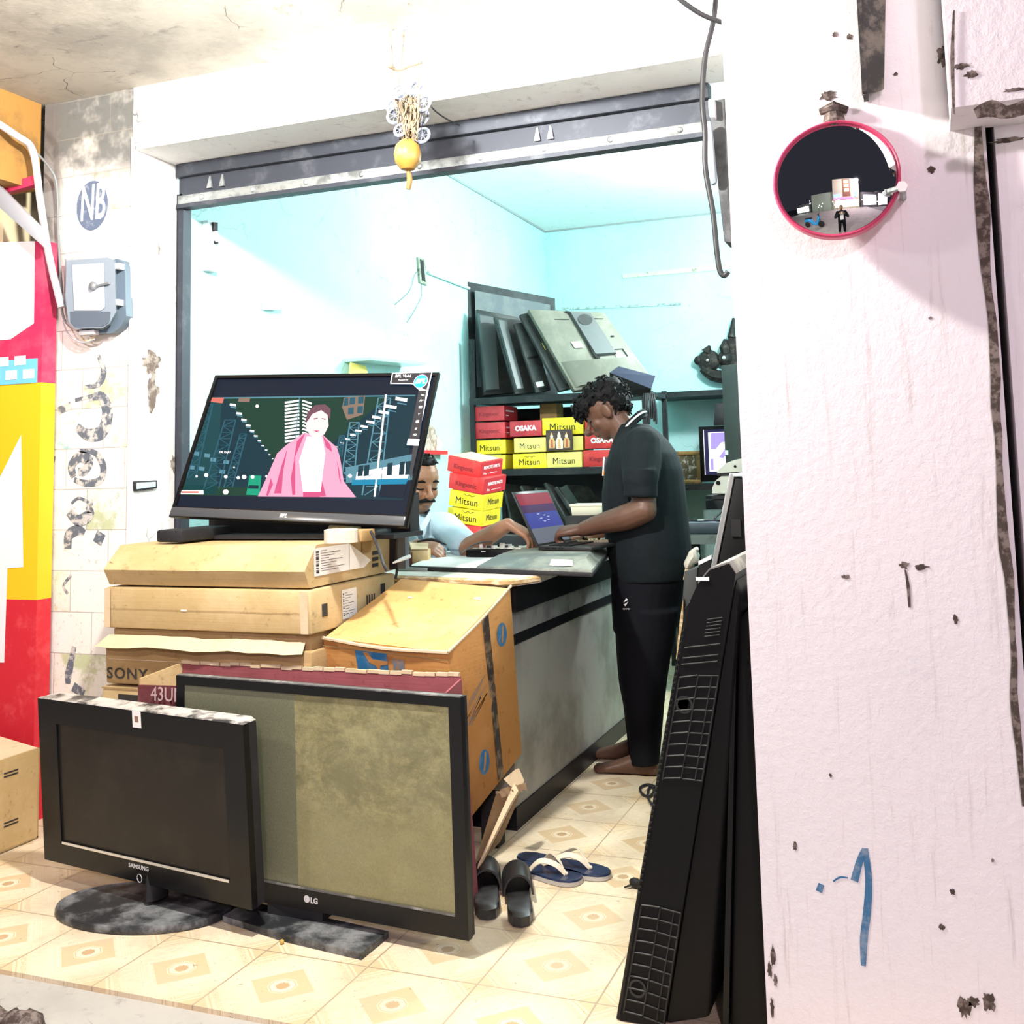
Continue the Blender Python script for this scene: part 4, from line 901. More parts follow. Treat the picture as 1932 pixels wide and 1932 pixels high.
item('adapter', 'small black and white adapter box on the counter before the seated man', 'adapter', lambda b: (b.hexa(cub(850, 869, 1048, CT, .035, .08, None, .2), m_pt, .002), b.hexa(cub(829, 849, 1048, CT, .033, .08, None, .2), m_blackm, .002)))
t = thing('small_carton', 'small tan paper box with an open lid on the left of the counter', 'box', (-1.95, 3.8, CT))
q = cub(776, 806, 1068, CT, .062, .10, None, .35); b = MB(mat('yellow_tan_box', (.62, .45, .20), .7, 0, .3, (.7, .56, .32), 12)); b.hexa(q, None, .003); b.build('body', t)
b = MB(m_cardp); b.loft([[q[4]+V((0, 0, .002)), q[5]+V((0, 0, .002)), q[6]+V((-.01, 0, .016)), q[7]+V((-.02, 0, .022))], [q[4]+V((0, 0, .006)), q[5]+V((0, 0, .006)), q[6]+V((-.01, 0, .02)), q[7]+V((-.02, 0, .026))]]); b.build('lid', t)
item('dark_box', 'dark maroon little box left of the tan paper box on the counter', 'box', lambda b: b.hexa(cub(736, 774, 1069, CT, .055, .12, None, .1), mat('dark_maroon_box', (.10, .035, .04), .5), .003))
item('grey_strip', 'grey plastic strip lying at the front edge of the counter', 'strip', lambda b: (b.hexa(cub(748, 806, 1078, CT, .012, .035, None, .03), mat('grey_green_plastic', (.22, .26, .24), .5), .002),))
item('screwdriver', 'white-handled stick pointing left across the dark maroon box', 'tool', lambda b: b.tube([onz(742, 1062, .94), onz(756, 1056, .945), onz(772, 1050, .945)], [.003, .007, .008], m_white, 8))
for i, (x, l) in enumerate(((757, 'slim black pot beside the support post on the counter'), (766, 'slim black pot nearer the seated man on the counter'))):
    c = onz(x, 1046, CT); item('pot', l, 'pot', lambda b: b.lathe([(.014, 0.001), (.016, .02), (.015, .07), (.009, .08), (.009, .105)], Matrix.Translation((c.x, c.y+.05*i, CT)), m_blackm, 14))
t = thing('parts_tray', 'clear plastic tray of brass and metal bits under the standing man\'s forearm', 'tray', (-1.3, 4, TZ))
c = onz(1118, 1030, TZ); m_tray = mat('yellowed_clear_plastic', (.55, .50, .30), .25, 0, .5)
b = MB(m_tray); b.T = Matrix.Translation((c.x, c.y+.04, TZ)) @ Matrix.Rotation(.4, 4, 'Z')
b.bx(-.08, .08, -.05, .05, .001, .005); 
for a in ((-.08, -.077, -.05, .05), (.077, .08, -.05, .05), (-.08, .08, -.05, -.047), (-.08, .08, .047, .05)): b.bx(*a, .001, .025)
b.build('tray', t)
b = MB(m_silver); b.T = Matrix.Translation((c.x, c.y+.04, TZ)) @ Matrix.Rotation(.4, 4, 'Z'); rd = random.Random(9); mbrass = mat('dull_brass', (.32, .22, .10), .4, .7)
for i in range(26): b.ell((rd.uniform(-.065, .065), rd.uniform(-.04, .04), rd.uniform(.012, .028)), (rd.uniform(.006, .014), rd.uniform(.005, .01), .006), rd.choice([m_silver, mbrass, m_black]), (rd.random(), rd.random(), rd.random()), 8)
b.build('metal_bits', t)
t = thing('plastic_tub', 'cream plastic tub with a lid standing on black casings behind the standing man\'s arm', 'tub', (-1.7, 5.1, 1.0))
ty = 5.12; a, c = P(1077, 973, Y=ty), P(1136, 973, Y=ty); z1 = P(1077, 951, Y=ty).z; m_cream = mat('cream_plastic', (.68, .66, .52), .35)
b = MB(m_cream); b.hexa([V((a.x+.006, ty, a.z)), V((c.x-.006, ty, a.z)), V((c.x-.006, ty+.11, a.z)), V((a.x+.006, ty+.11, a.z)), V((a.x, ty-.005, z1-.012)), V((c.x, ty-.005, z1-.012)), V((c.x, ty+.115, z1-.012)), V((a.x, ty+.115, z1-.012))], None, .004); b.build('tub', t)
b = MB(m_cream); b.bx(a.x-.004, c.x+.004, ty-.009, ty+.119, z1-.013, z1, bev=.004); b.build('lid', t)
item('black_casing', 'black set-top casing under the cream plastic tub on the far counter', 'casing', lambda b: b.bx(a.x-.02, -1.44, ty-.03, ty+.14, CT+.001, a.z-.001, m_blackm, .004))  # black support block put where there is only dark shade
cable('thin_wire', 'thin black wire arching from the adapter to the black metal casing', [onz(868, 1045, .90), onz(880, 1036, .95), onz(905, 1024, .98), onz(928, 1022, .96)], .003)
cable('looped_lead', 'looped white lead lying among the small boxes on the counter', [onz(808, 1064, CT+.01), onz(820, 1048, CT+.02), onz(812, 1058, CT+.015), onz(830, 1052, CT+.01), onz(850, 1056, CT+.006), onz(870, 1050, CT+.006)], .0035, m_white)
cable('television_lead', 'black lead falling from the lit television over the front of the stack', [P(700, 1003, Y=3.10), P(712, 1030, Y=3.05), P(722, 1060, Y=3.0), P(730, 1078, Y=3.0)], .005)
cable('television_lead', 'second black lead hanging from the lit television beside its grey post', [P(751, 1000, Y=3.40), P(748, 1040, Y=3.42), P(749, 1075, Y=3.46), P(746, 1092, Y=3.46)], .005)
# stack of spare-part boxes behind the seated man's arm
m_rbox = mat('red_part_box', (.64, .035, .035), .5, 0, .4, (.72, .09, .08), 9, (.5, .75))
m_rbox2 = mat('deep_red_part_box', (.42, .03, .04), .5, 0, .4, (.5, .05, .06), 9)
m_rside = mat('dark_red_box_side', (.46, .02, .03), .5)
m_ybox = mat('yellow_part_box', (.88, .72, .015), .5, 0, .4, (.80, .66, .05), 9)
m_ybox2 = mat('pale_yellow_part_box', (.86, .76, .20), .5, 0, .4)
m_yside = mat('dull_yellow_box_side', (.62, .50, .02), .5)
m_maroontext = mat('maroon_print', (.20, .012, .02), .6); m_blktext = mat('black_print', (.012, .012, .01), .6)
def serif(mb, fn, q, u, v, size, m, d=.0015):
    ftext(mb, fn, q, u, v, 'Mitsun', size*1.06, m, d, sx=.92, bold=.0, spacing=1.05)
gst = 'spare-part boxes piled on the counter by the seated man'
STK = [((-2.175, 4.92, 1.284), (5.9, 12, -11.8), (.205, .19, .079), m_rbox, 'k', 'red part box with a worn cream lid, topmost of the leaning pile'),
       ((-2.163, 4.92, 1.200), (5.1, 10.5, -8), (.205, .215, .079), m_rbox, 'k', 'red spare-part box second from the top of the leaning pile'),
       ((-2.173, 4.92, 1.115), (3.5, 9.5, -5), (.195, .205, .080), m_ybox, 'm', 'yellow spare-part box third from the top of the leaning pile'),
       ((-2.187, 4.92, 1.032), (2.5, 7, -5), (.198, .19, .076), m_ybox, 'm', 'yellow spare-part box with handwriting, fourth in the leaning pile'),
       ((-2.205, 4.92, .938), (1, 2.0, -3), (.20, .19, .098), m_rbox, 'k', 'red spare-part box at the bottom of the leaning pile')]
for i, (c, r, d, m, k, lab) in enumerate(STK):
    Mx = Matrix.Rotation(R(r[2]), 3, 'Z') @ Matrix.Rotation(R(r[1]), 3, 'Y') @ Matrix.Rotation(R(r[0]), 3, 'X')
    x, y, z = [v/2 for v in d]
    q = [V(c)+Mx @ V(p) for p in ((-x, -y, -z), (x, -y, -z), (x, y, -z), (-x, y, -z), (-x, -y, z), (x, -y, z), (x, y, z), (-x, y, z))]
    t = thing('part_box', lab, 'box', (c[0], c[1], c[2]-z), gst)
    b = MB(m); b.hexa(q, m, .0025); b.build('body', t)
    b = MB(m_blktext)
    if k == 'k':
        ftext(b, front_pt, q, .5, .42, 'Kingsonic', .034, m_maroontext, .0015, sx=.95, bold=.01)
        patch(b, right_pt, q, .02, .02, .98, .98, m_rside, .0008)
        ftext(b, right_pt, q, .5, .62, 'REMOTE PARTS', .022, m_white, .002, bold=.02, sx=.9); ftext(b, right_pt, q, .22, .25, 'No.', .018, m_white, .002); patch(b, right_pt, q, .35, .22, .75, .25, m_white, .002)
    else:
        serif(b, front_pt, q, .52, .40, .047, m_blktext); patch(b, right_pt, q, .01, .01, .99, .99, m_yside, .0008); serif(b, right_pt, q, .5, .5, .042, m_blktext, .002)
        b.tube([front_pt(q, .4+.05*j, .82+.06*math.sin(j*2.1), .002) for j in range(8)], .0012, m_blktext, 4, sm=3)
    b.build('print', t)
    if i == 0:
        b = MB(m_cardp); patch(b, top_pt, q, .06, .05, .96, .95, m_cardp, .002); b.build('worn_lid', t)
# ------------------------------------------------------------------ steel rack against the left wall
RY = 6.15
m_rack = mat('dark_green_grey_steel', (.012, .016, .018), .55, .2, .3, (.026, .032, .033), 8)
zs1 = P(890, 752, Y=RY).z; zs2 = P(892, 887, Y=RY).z; xl = P(885, 700, Y=RY).x; xr = P(1220, 760, Y=RY).x
t = thing('rack', 'dark steel rack with televisions on top and part boxes on its middle shelf', 'rack', ((xl+xr)/2, RY+.25, 0))
for x in (xl, xr-.03):
    for y in (RY, RY+.5):
        b = MB(m_rack); b.bx(x, x+.03, y, y+.03, 0, (P(886, 640, Y=RY).z if x == xl else zs1+.02)); b.build('post', t)
for z in (zs1, zs2, .80):
    b = MB(m_rack); b.bx(xl, xr, RY-.005, RY+.535, z-.03, z-.004); b.bx(xl, xr, RY-.008, RY-.003, z-.042, z); b.build('shelf', t)
RB = RY+.53
b = MB(mat('dark_back_sheet', (.012, .015, .016), .7)); b.bx(xl+.03, xr-.03, RB-.006, RB, .81, zs2-.03); b.build('back_sheet', t)  # black sheets put in for the darkness behind the shelves
b = MB(MATS['dark_back_sheet']); b.bx(xl+.03, xl+.62, RB-.006, RB, zs2, zs1-.05); b.build('back_sheet', t)
item('backboard', 'large dark framed grey board standing behind the televisions on top of the rack', 'board', lambda b: (b.slab([P(880, 531, Y=RY+.16), P(1047, 563, Y=RB+.12), V((P(1047, 563, Y=RB+.12).x, RB+.12, zs1+.001)), V((P(889, 745, Y=RY+.16).x, RY+.16, zs1+.001))], .02, m_rack),
     b.slab([P(896, 548, Y=RY+.172), P(1038, 575, Y=RB+.08), P(1038, 730, Y=RB+.08), P(900, 730, Y=RY+.172)], .004, mat('grey_blue_board', (.075, .095, .105), .5, 0, .3, (.11, .13, .13), 6))))
# leaning televisions, seen from behind
m_tvb = mat('beige_grey_tv_back', (.15, .15, .12), .5, 0, .3, (.21, .205, .165), 5)
m_tvd = mat('dark_grey_tv_back', (.016, .018, .018), .45, 0, .35, (.045, .048, .044), 7, (.4, .7))
m_tvm = mat('mid_grey_tv_hump', (.07, .078, .08), .45)
gt = 'television backs leaning along the top of the rack'
def lean_tv(label, q, th, m, extras=None, group=gt):
    """q: tl,tr,br,bl photo corners with their depth"""
    pt = [P(x, y, Y=d) for x, y, d in q]
    for p in pt[2:]: p.z = max(p.z, zs1+.002) if group == gt else p.z
    t = thing('television', label, 'television', (pt[3]+pt[2])/2, group)
    b = MB(m); b.slab(pt, th, m, .006); b.build('back_shell', t)
    if extras: extras(t, pt)
    return t
def qp(pt, u, v, o=.002):
    n = ((pt[1]-pt[0]).cross(pt[3]-pt[0])).normalized()
    return pt[0].lerp(pt[1], u).lerp(pt[3].lerp(pt[2], u), v)-n*o
def decal(t, pt, name, m, quads):
    b = MB(m)
    for (u0, v0, u1, v1, o) in quads: b.poly([qp(pt, u0, v0, o), qp(pt, u1, v0, o), qp(pt, u1, v1, o), qp(pt, u0, v1, o)])
    b.build(name, t)
def ridge(t, pt, name, m, u0, v0, u1, v1, hgt, ins=.03, du=0):
    b = MB(m); a = [(u0, v0), (u1, v0), (u1+du, v1), (u0+du, v1)]; cu = (u0+u1+du)/2; cv = (v0+v1)/2
    b.loft([[qp(pt, u, v, .0005) for u, v in a], [qp(pt, u+(cu-u)*ins*4, v+(cv-v)*ins*2, hgt) for u, v in a]]); b.build(name, t)
def ex1(t, pt):
    ridge(t, pt, 'side_hump', m_tvm, .0, .05, .38, .97, .03); decal(t, pt, 'ports', m_black, [(.5, .42, .85, .44, .002), (.55, .58, .9, .60, .002), (.72, .72, .76, .92, .002)])
lean_tv('dark television back with a grey side hump, leftmost of those on the rack', [(900, 583, 6.22), (985, 600, 6.42), (985, 740, 6.42), (914, 746, 6.22)], .05, m_tvd, ex1)
def ex2(t, pt):
    ridge(t, pt, 'rounded_spine', m_tvm, .03, .03, .35, .97, .025); decal(t, pt, 'label', m_white, [(.05, .88, .2, .95, .004)])
lean_tv('narrow dark television second from the left on top of the rack', [(933, 597, 6.17), (986, 604, 6.30), (1018, 739, 6.30), (973, 744, 6.17)], .035, m_tvd, ex2)
def ex3(t, pt):
    decal(t, pt, 'label', m_white, [(.15, .86, .62, .93, .003)]); decal(t, pt, 'slot', m_black, [(.1, .5, .8, .53, .003), (.2, .95, .9, .985, .003)])
lean_tv('dark television with a small white foot label, third from left on the rack', [(970, 610, 6.165), (1000, 606, 6.24), (1040, 735, 6.24), (1012, 741, 6.165)], .03, m_tvd, ex3)
def ex4(t, pt):
    decal(t, pt, 'yellow_label', m_ybox2, [(.45, .40, .8, .49, .003)]); ridge(t, pt, 'spine', m_tvd, .5, .02, .95, .96, .015)
lean_tv('dark television with a yellow label, fourth from the left on the rack', [(981, 593, 6.16), (1002, 588, 6.22), (1085, 731, 6.22), (1056, 738, 6.16)], .03, m_tvd, ex4)
def ex5(t, pt):
    ridge(t, pt, 'centre_hump', m_tvm, .50, .02, .80, .62, .02, du=-.02)
    b = MB(m_tvd); b.tube([qp(pt, .47, .02, .004), qp(pt, .54, .1, .006), qp(pt, .49, .60, .006), qp(pt, .53, .64, .004)], .008, seg=6, sm=4); b.build('groove', t)
    b = MB(m_tvd); cc = qp(pt, .645, .14, .022); fx = qp(pt, .7, .14, .022)-cc; fy = qp(pt, .645, .1, .022)-cc; b.lathe([(.048, 0), (.048, .002)], frame(cc, fx, fy) @ Matrix.Diagonal((1, .8, 1, 1)), seg=24); b.build('round_recess', t)
    decal(t, pt, 'label', m_white, [(.30, .42, .42, .50, .004)])
    decal(t, pt, 'vent', m_black, [(.26, .12, .46, .128, .003), (.78, .10, .92, .108, .003), (.86, .35, .9, .37, .003), (.70, .54, .9, .55, .003), (.885, .55, .9, .68, .003)])
    decal(t, pt, 'port_plate', m_silver, [(.75, .58, .82, .67, .003)])
    ridge(t, pt, 'lower_bulge', m_tvb, .03, .66, .97, .97, .02)
lean_tv('big beige-grey television back with a dark hump, rightmost on the rack', [(997, 583, 6.155), (1140, 589, 6.44), (1232, 716, 6.44), (1084, 737, 6.155)], .045, m_tvb, ex5)
item('navy_casing', 'dark navy plastic casing propped at the right end of the rack top', 'casing', lambda b: (b.slab([P(1167, 691, Y=6.12), P(1236, 709, Y=6.12), P(1228, 733, Y=6.08), P(1150, 703, Y=6.08)], .01, mat('navy_plastic', (.02, .024, .05), .35)), b.slab([P(1150, 703, Y=6.08), P(1228, 733, Y=6.08), P(1226, 747, Y=6.1), P(1152, 740, Y=6.1)], .01, m_black)))  # loose tilted lid of dark navy plastic
for i in range(6):
    x = 1216+i*3; cable('hanging_lead', 'black lead in the hank hanging over the right end of the rack', [P(x, 738, Y=6.1), P(x-2+i, 760, Y=6.09), P(x+i*1.5, 790+(i % 3)*5, Y=6.09), P(x+2+i, 770, Y=6.08), P(x+2, 742, Y=6.09)], .005, group='leads hanging on the rack end')
# boxes on the middle shelf
gm_ = 'spare-part boxes on the middle shelf of the rack'
def shelf_box(x0, y0, x1, y1, Yf, dep, m, kind, lab, sidem=None, hand=False):
    a, c = P(x0, y1, Y=Yf), P(x1, y0, Y=Yf)
    if y1 > 878: a.z = zs2+.001
    q = [V((a.x, Yf, a.z)), V((c.x, Yf, a.z)), V((c.x, Yf+dep, a.z)), V((a.x, Yf+dep, a.z)), V((a.x, Yf, c.z)), V((c.x, Yf, c.z)), V((c.x, Yf+dep, c.z)), V((a.x, Yf+dep, c.z))]
    t = thing('part_box', lab, 'box', ((a.x+c.x)/2, Yf+dep/2, a.z), gm_)
    b = MB(m); b.hexa(q, m, .0025); b.build('body', t)
    W_ = c.x-a.x; b = MB(m_blktext)
    if kind == 'm': serif(b, front_pt, q, .5, .42, W_*.235, m_blktext)
    if kind == 'k': ftext(b, front_pt, q, .5, .45, 'Kingsonic', W_*.17, m_maroontext, .0015, bold=.01)
    if kind == 'o': ftext(b, front_pt, q, .5, .5, 'OSAKA', W_*.20, m_white, .0015, bold=.05)
    if sidem: patch(b, right_pt, q, .02, .02, .98, .98, sidem, .001)
    if sidem is m_rside: patch(b, right_pt, q, .1, .6, .7, .7, m_white, .002); patch(b, right_pt, q, .1, .3, .3, .36, m_white, .002)
    if hand: b.tube([front_pt(q, .36+.045*j, .80+.05*math.sin(j*2.3), .002) for j in range(8)], .0016, m_blktext, 4, sm=3)
    b.build('print', t)
shelf_box(895, 858.5, 953, 888, 6.18, .23, m_ybox, 'm', 'yellow part box at the bottom left of the rack shelf, mostly behind the leaning pile', m_yside)
shelf_box(895, 829, 953, 857.6, 6.18, .23, m_ybox, 'm', 'yellow part box second from the bottom in the left column of the rack shelf', m_yside)
shelf_box(894.5, 796, 952, 828, 6.17, .23, m_rbox2, 'k', 'dull red part box second from the top in the left column of the rack shelf', m_rside)
shelf_box(894, 765, 951, 795, 6.17, .23, m_rbox2, 'k', 'dull red part box topmost in the left column of the rack shelf', m_rside)
shelf_box(968, 855, 1030, 888, 6.165, .22, m_ybox, 'm', 'yellow part box with handwriting above its name, bottom of the second column on the rack', m_yside, True)
shelf_box(970, 825, 1029, 854, 6.18, .22, m_ybox2, 'm', 'pale yellow part box in the middle of the second column on the rack')
shelf_box(962, 792.5, 1021.5, 824, 6.18, .22, m_rbox2, 'o', 'dull red part box with white capitals on top of the second column', m_rside)
shelf_box(1031.5, 852, 1097, 886, 6.17, .22, m_ybox2, 'm', 'pale yellow part box at the bottom of the third column under the picture')
shelf_box(1032, 822, 1099, 851, 6.19, .22, m_ybox2, '', 'yellow part box hidden behind the small framed picture', m_yside)
shelf_box(1023.5, 786, 1099, 821, 6.18, .22, m_ybox, 'm', 'bright yellow part box on top of the third column above the small picture', m_yside)
shelf_box(1101.5, 848, 1166, 884, 6.17, .22, m_rbox, 'k', 'crimson part box at the bottom of the right column, beside the standing man\'s chest')
shelf_box(1104, 815, 1168, 847, 6.18, .22, m_rbox, 'o', 'red part box with white capitals partly hidden by the standing man\'s chin')
shelf_box(1104, 790, 1160, 814, 6.19, .22, m_rbox, '', 'plain red part box on top of the right column under the man\'s fringe')
item('brown_box', 'plain brown cardboard box at the back of the middle rack shelf', 'box', lambda b: b.hexa([p for p in (lambda a, c, z: [V((a.x, 6.42, zs2+.001)), V((c.x, 6.42, zs2+.001)), V((c.x, 6.55, zs2+.001)), V((a.x, 6.55, zs2+.001)), V((a.x, 6.42, z)), V((c.x, 6.42, z)), V((c.x, 6.55, z)), V((a.x, 6.55, z))])(P(1019, 800, Y=6.42), P(1051, 800, Y=6.42), P(1030, 762, Y=6.42).z)], m_card2, .003))
t = thing('framed_picture', 'small dark framed picture of three golden figures hanging in front of the yellow boxes', 'picture', P(1056, 850, Y=6.15))
p0, p1, p2, p3 = P(1030, 812, Y=6.150), P(1080, 810, Y=6.150), P(1081, 849, Y=6.155), P(1030.5, 851, Y=6.155)
M, hw, hh = quadframe(p0, p1, p2, p3)
b = MB(mat('dark_brown_frame', (.035, .022, .02), .4)); b.T = M; b.bx(-hw, hw, -hh, hh, -.008, 0, bev=.002); b.build('frame', t)
b = MB(mat('dark_picture_ground', (.06, .035, .03), .5)); b.T = M; b.bx(-hw*.93, hw*.93, -hh*.9, hh*.9, 0, .001)
gd = mat('gold_print', (.62, .40, .16), .5); cr = mat('cream_print', (.80, .70, .55), .5); rp = mat('red_print', (.45, .09, .05), .5)
for x, s, m in ((-.56, 1, gd), (.0, 1.1, cr), (.55, 1, gd)):
    x *= hw; s *= hh
    b.prism([(x-.30*s, -.75*s), (x+.30*s, -.75*s), (x+.34*s, -.1*s), (x+.16*s, .25*s), (x-.16*s, .25*s), (x-.34*s, -.1*s)], Matrix.Identity(4), .001, .0016, m)
    b.lathe([(.16*s, 0), (.16*s, .0016)], Matrix.Translation((x, .38*s, .0008)), cr, 12); b.prism([(x-.14*s, .48*s), (x+.14*s, .48*s), (x, .80*s)], Matrix.Identity(4), .001, .0018, m)
    b.prism([(x-.12*s, -.7*s), (x+.12*s, -.7*s), (x+.08*s, .1*s), (x-.08*s, .1*s)], Matrix.Identity(4), .0016, .0022, rp if m is gd else gd)
b.build('image', t)
# panels on the lower shelf
gl = 'screens leaning on the lowest rack shelf'
def low_tv(label, q, th, m, ex=None): return lean_tv(label, q, th, m, ex, gl)
m_gl = mat('greenish_glossy_panel', (.018, .023, .020), .22, 0, .45, (.05, .06, .048), 5, (.4, .7))
low_tv('greenish panel leaning at the left end of the lowest rack shelf', [(950, 912, 6.2), (984, 914, 6.35), (1000, 990, 6.35), (968, 992, 6.2)], .02, m_gl)
low_tv('dusty greenish screen second from the left on the lowest rack shelf', [(984, 915, 6.18), (1011, 917, 6.3), (1060, 1005, 6.3), (1030, 1008, 6.18)], .025, m_gl)
low_tv('black-edged screen in the middle of the lowest rack shelf', [(1011, 919, 6.175), (1038, 919, 6.28), (1085, 1000, 6.28), (1062, 1003, 6.175)], .025, m_gl)
low_tv('thick black screen third along the lowest rack shelf', [(1029, 909, 6.17), (1050, 918, 6.23), (1092, 985, 6.23), (1072, 988, 6.17)], .03, m_tvd)
def ex6(t, pt): ridge(t, pt, 'bulged_back', m_gl, .06, .05, .94, .95, .05)
low_tv('rounded glossy screen back with a glare, rightmost on the lowest rack shelf', [(1050, 917, 6.165), (1104, 920, 6.4), (1150, 990, 6.4), (1094, 985, 6.165)], .03, m_tvd, ex6)
# ------------------------------------------------------------------ people
def remeshed(mb, name, parent, m, vox, it=4, fac=.5):
    me = bpy.data.meshes.new('tmp'); bmesh.ops.recalc_face_normals(mb.bm, faces=mb.bm.faces)
    mb.bm.transform(WM[parent].inverted()); mb.bm.to_mesh(me); mb.bm.free()
    o = bpy.data.objects.new('tmp', me); COL.objects.link(o)
    r = o.modifiers.new('r', 'REMESH'); r.mode = 'VOXEL'; r.voxel_size = vox
    s = o.modifiers.new('s', 'SMOOTH'); s.factor = fac; s.iterations = it
    dg = bpy.context.evaluated_depsgraph_get(); dg.update()
    m2 = bpy.data.meshes.new_from_object(o.evaluated_get(dg))
    bpy.data.objects.remove(o)
    m2.materials.clear(); m2.materials.append(m); m2.name = name
    m2.polygons.foreach_set('use_smooth', [True]*len(m2.polygons))
    n = bpy.data.objects.new(name, m2); COL.objects.link(n); n.parent = parent; WM[n] = WM[parent].copy()
    return n
def limb(mb, pts, rs, seg=14, flat=1.0):
    pts = [V(p) for p in pts]; mb.tube(pts, rs, None, seg, flat, 4)
    mb.ell(pts[0], rs[0], seg=12); mb.ell(pts[-1], rs[-1], seg=12)
def hand(mb, wrist, fwd, back, s, curl=.5, k=1.0, spread=.0):
    x = V(fwd).normalized(); z = V(back); z = (z-x*z.dot(x)).normalized(); y = z.cross(x)
    M = Matrix((x, y, z)).transposed(); W_ = V(wrist)
    def T(p): return W_+M @ (V(p)*k)
    mb.oval([(T((a, 0, c)), M @ V((0, w_, 0))*k, M @ V((0, 0, t_))*k) for a, c, w_, t_ in ((-.015, 0, .026, .020), (.015, 0, .030, .020), (.05, .002, .040, .017), (.085, .002, .042, .014), (.098, 0, .036, .010))], None, 16, 2.6)
    for i, (yo, ln) in enumerate(((.031, .072), (.0105, .080), (-.0105, .074), (-.031, .058))):
        p = V((.084, s*yo, 0)); a = 0; pts = [p-V((.03, 0, 0)), p]; d = s*yo*spread*8
        for j, f in enumerate((.45, .32, .23)):
            a += curl*(.75 if j == 0 else 1.0)*(1+.12*i); p = p+V((math.cos(a), d*.3, -math.sin(a)))*ln*f; pts.append(p)
        mb.tube([T(q) for q in pts], [.0105*k, .0105*k, .0095*k, .0088*k, .0075*k], None, 10, 1, 2); mb.ell(T(pts[-1]), .0076*k, seg=8)
    pts = [V((.01, s*.020, -.004)), V((.04, s*.045, -.012)), V((.070, s*.056, -.022)), V((.094, s*.050, -.030))]
    mb.tube([T(q) for q in pts], [.016*k, .0135*k, .0115*k, .009*k], None, 10, 1, 3); mb.ell(T(pts[-1]), .009*k, seg=8)
def head(mb, c, f, u, k=1.0, nose=1.0):
    """skull, jaw, nose, lips, ears around centre c; f = facing direction, u = up"""
    f = V(f).normalized(); u = (V(u)-f*V(u).dot(f)).normalized(); r = f.cross(u)
    M = Matrix((f, r, u)).transposed()
    def T(a, b_, d): return V(c)+M @ (V((a, b_, d))*k)
    e = lambda p, rr, rot=None: mb.ell(T(*p), tuple(v*k for v in rr), None, M if rot is None else M @ Euler(rot).to_matrix(), 18)
    e((0, 0, .02), (.098, .078, .092)); e((.022, 0, -.045), (.070, .062, .075)); e((.050, 0, -.088), (.036, .036, .028)); e((.035, 0, -.075), (.05, .050, .035))
    e((.062, 0, .030), (.030, .058, .035)); e((.078, 0, .012), (.014, .050, .010))
    for s in (-1, 1):
        e((.058, s*.034, -.035), (.030, .026, .030)); e((-.005, s*.077, -.018), (.022, .009, .034), (0, 0, s*-.35)); e((.105*nose, s*.012, -.042), (.010, .010, .008))
    mb.tube([T(.088, 0, .005), T(.101, 0, -.018), T(.114*nose, 0, -.036), T(.112*nose, 0, -.046), T(.09, 0, -.048)], [.010*k, .010*k, .012*k, .012*k, .009*k], None, 10, 1, 3)
    e((.091, 0, -.066), (.014, .026, .007)); e((.089, 0, -.077), (.013, .023, .008)); e((.086, 0, -.060), (.01, .02, .012))
    return T, M
def skin(name, a, b_):
    g = N(name); p = g.obj(); c = g.mix(g.ramp(g.noise(p, 9, 4, .6), .35, .7), a, b_); g.bump(g.noise(p, 220, 2), .08, .002)
    g.b.inputs['Subsurface Weight'].default_value = .06; g.b.inputs['Subsurface Radius'].default_value = (.012, .005, .003)
    return g.fin(c, .48, 0, .45)
m_skd = skin('brown_skin', (.095, .045, .027), (.125, .061, .037))
m_skl = skin('tan_skin', (.27, .135, .075), (.33, .172, .10))
m_hair = mat('black_hair', (.004, .004, .0045), .65, 0, .15, (.010, .0095, .010), 90)
m_tee = mat('black_polo_knit', (.0055, .009, .011), .85, 0, .2, (.009, .013, .016), 5, (.35, .7), .25, 240)
m_pant = mat('black_track_fabric', (.0035, .004, .007), .75, 0, .15, (.006, .0065, .010), 4)
# ---- standing man
YM = 4.4
def Q(px, py, dy=0): return P(px, py, Y=YM+dy)
man = thing('person', 'standing person in black polo shirt and black track pants using the open laptop', 'person', (-1.16, YM, 0))
mb = MB()
fdir, udir = V((-.84, -.10, -.53)), V((-.50, -.05, .86))
hc = Q(1144, 772)
T, HM = head(mb, hc, fdir, udir, 1.02, 1.10)
limb(mb, [Q(1158, 785), Q(1175, 808), Q(1198, 845)], [.060, .060, .072])
mb.oval([(Q(1215, y), V((wx, 0, 0)), V((0, wy, 0))) for y, wx, wy in ((835, .06, .10), (860, .10, .15), (950, .13, .15), (1050, .14, .15), (1120, .12, .14))], None, 20)
# near arm
sh, el, wr = Q(1208, 866, -.155), Q(1216, 962, -.225), Q(1100, 999, -.215)
limb(mb, [sh, sh.lerp(el, .5), el], [.050, .054, .050]); limb(mb, [el, el.lerp(wr, .3)+V((0, 0, -.006)), el.lerp(wr, .7), wr], [.052, .054, .042, .031])
hand(mb, wr+V((-.012, 0, 0)), (-1, .05, -.12), (-.10, -.35, 1), -1, .95, 1.05)
# far arm
sh2, el2, wr2 = Q(1200, 858, .17), Q(1200, 985, .20), Q(1112, 1016, .02)
limb(mb, [sh2, sh2.lerp(el2, .5), el2], [.055, .053, .047]); limb(mb, [el2, el2.lerp(wr2, .4), wr2], [.048, .045, .030])
hand(mb, wr2+V((-.012, -.004, 0)), (-1, -.15, .05), (.0, .3, 1), 1, .5, .95)
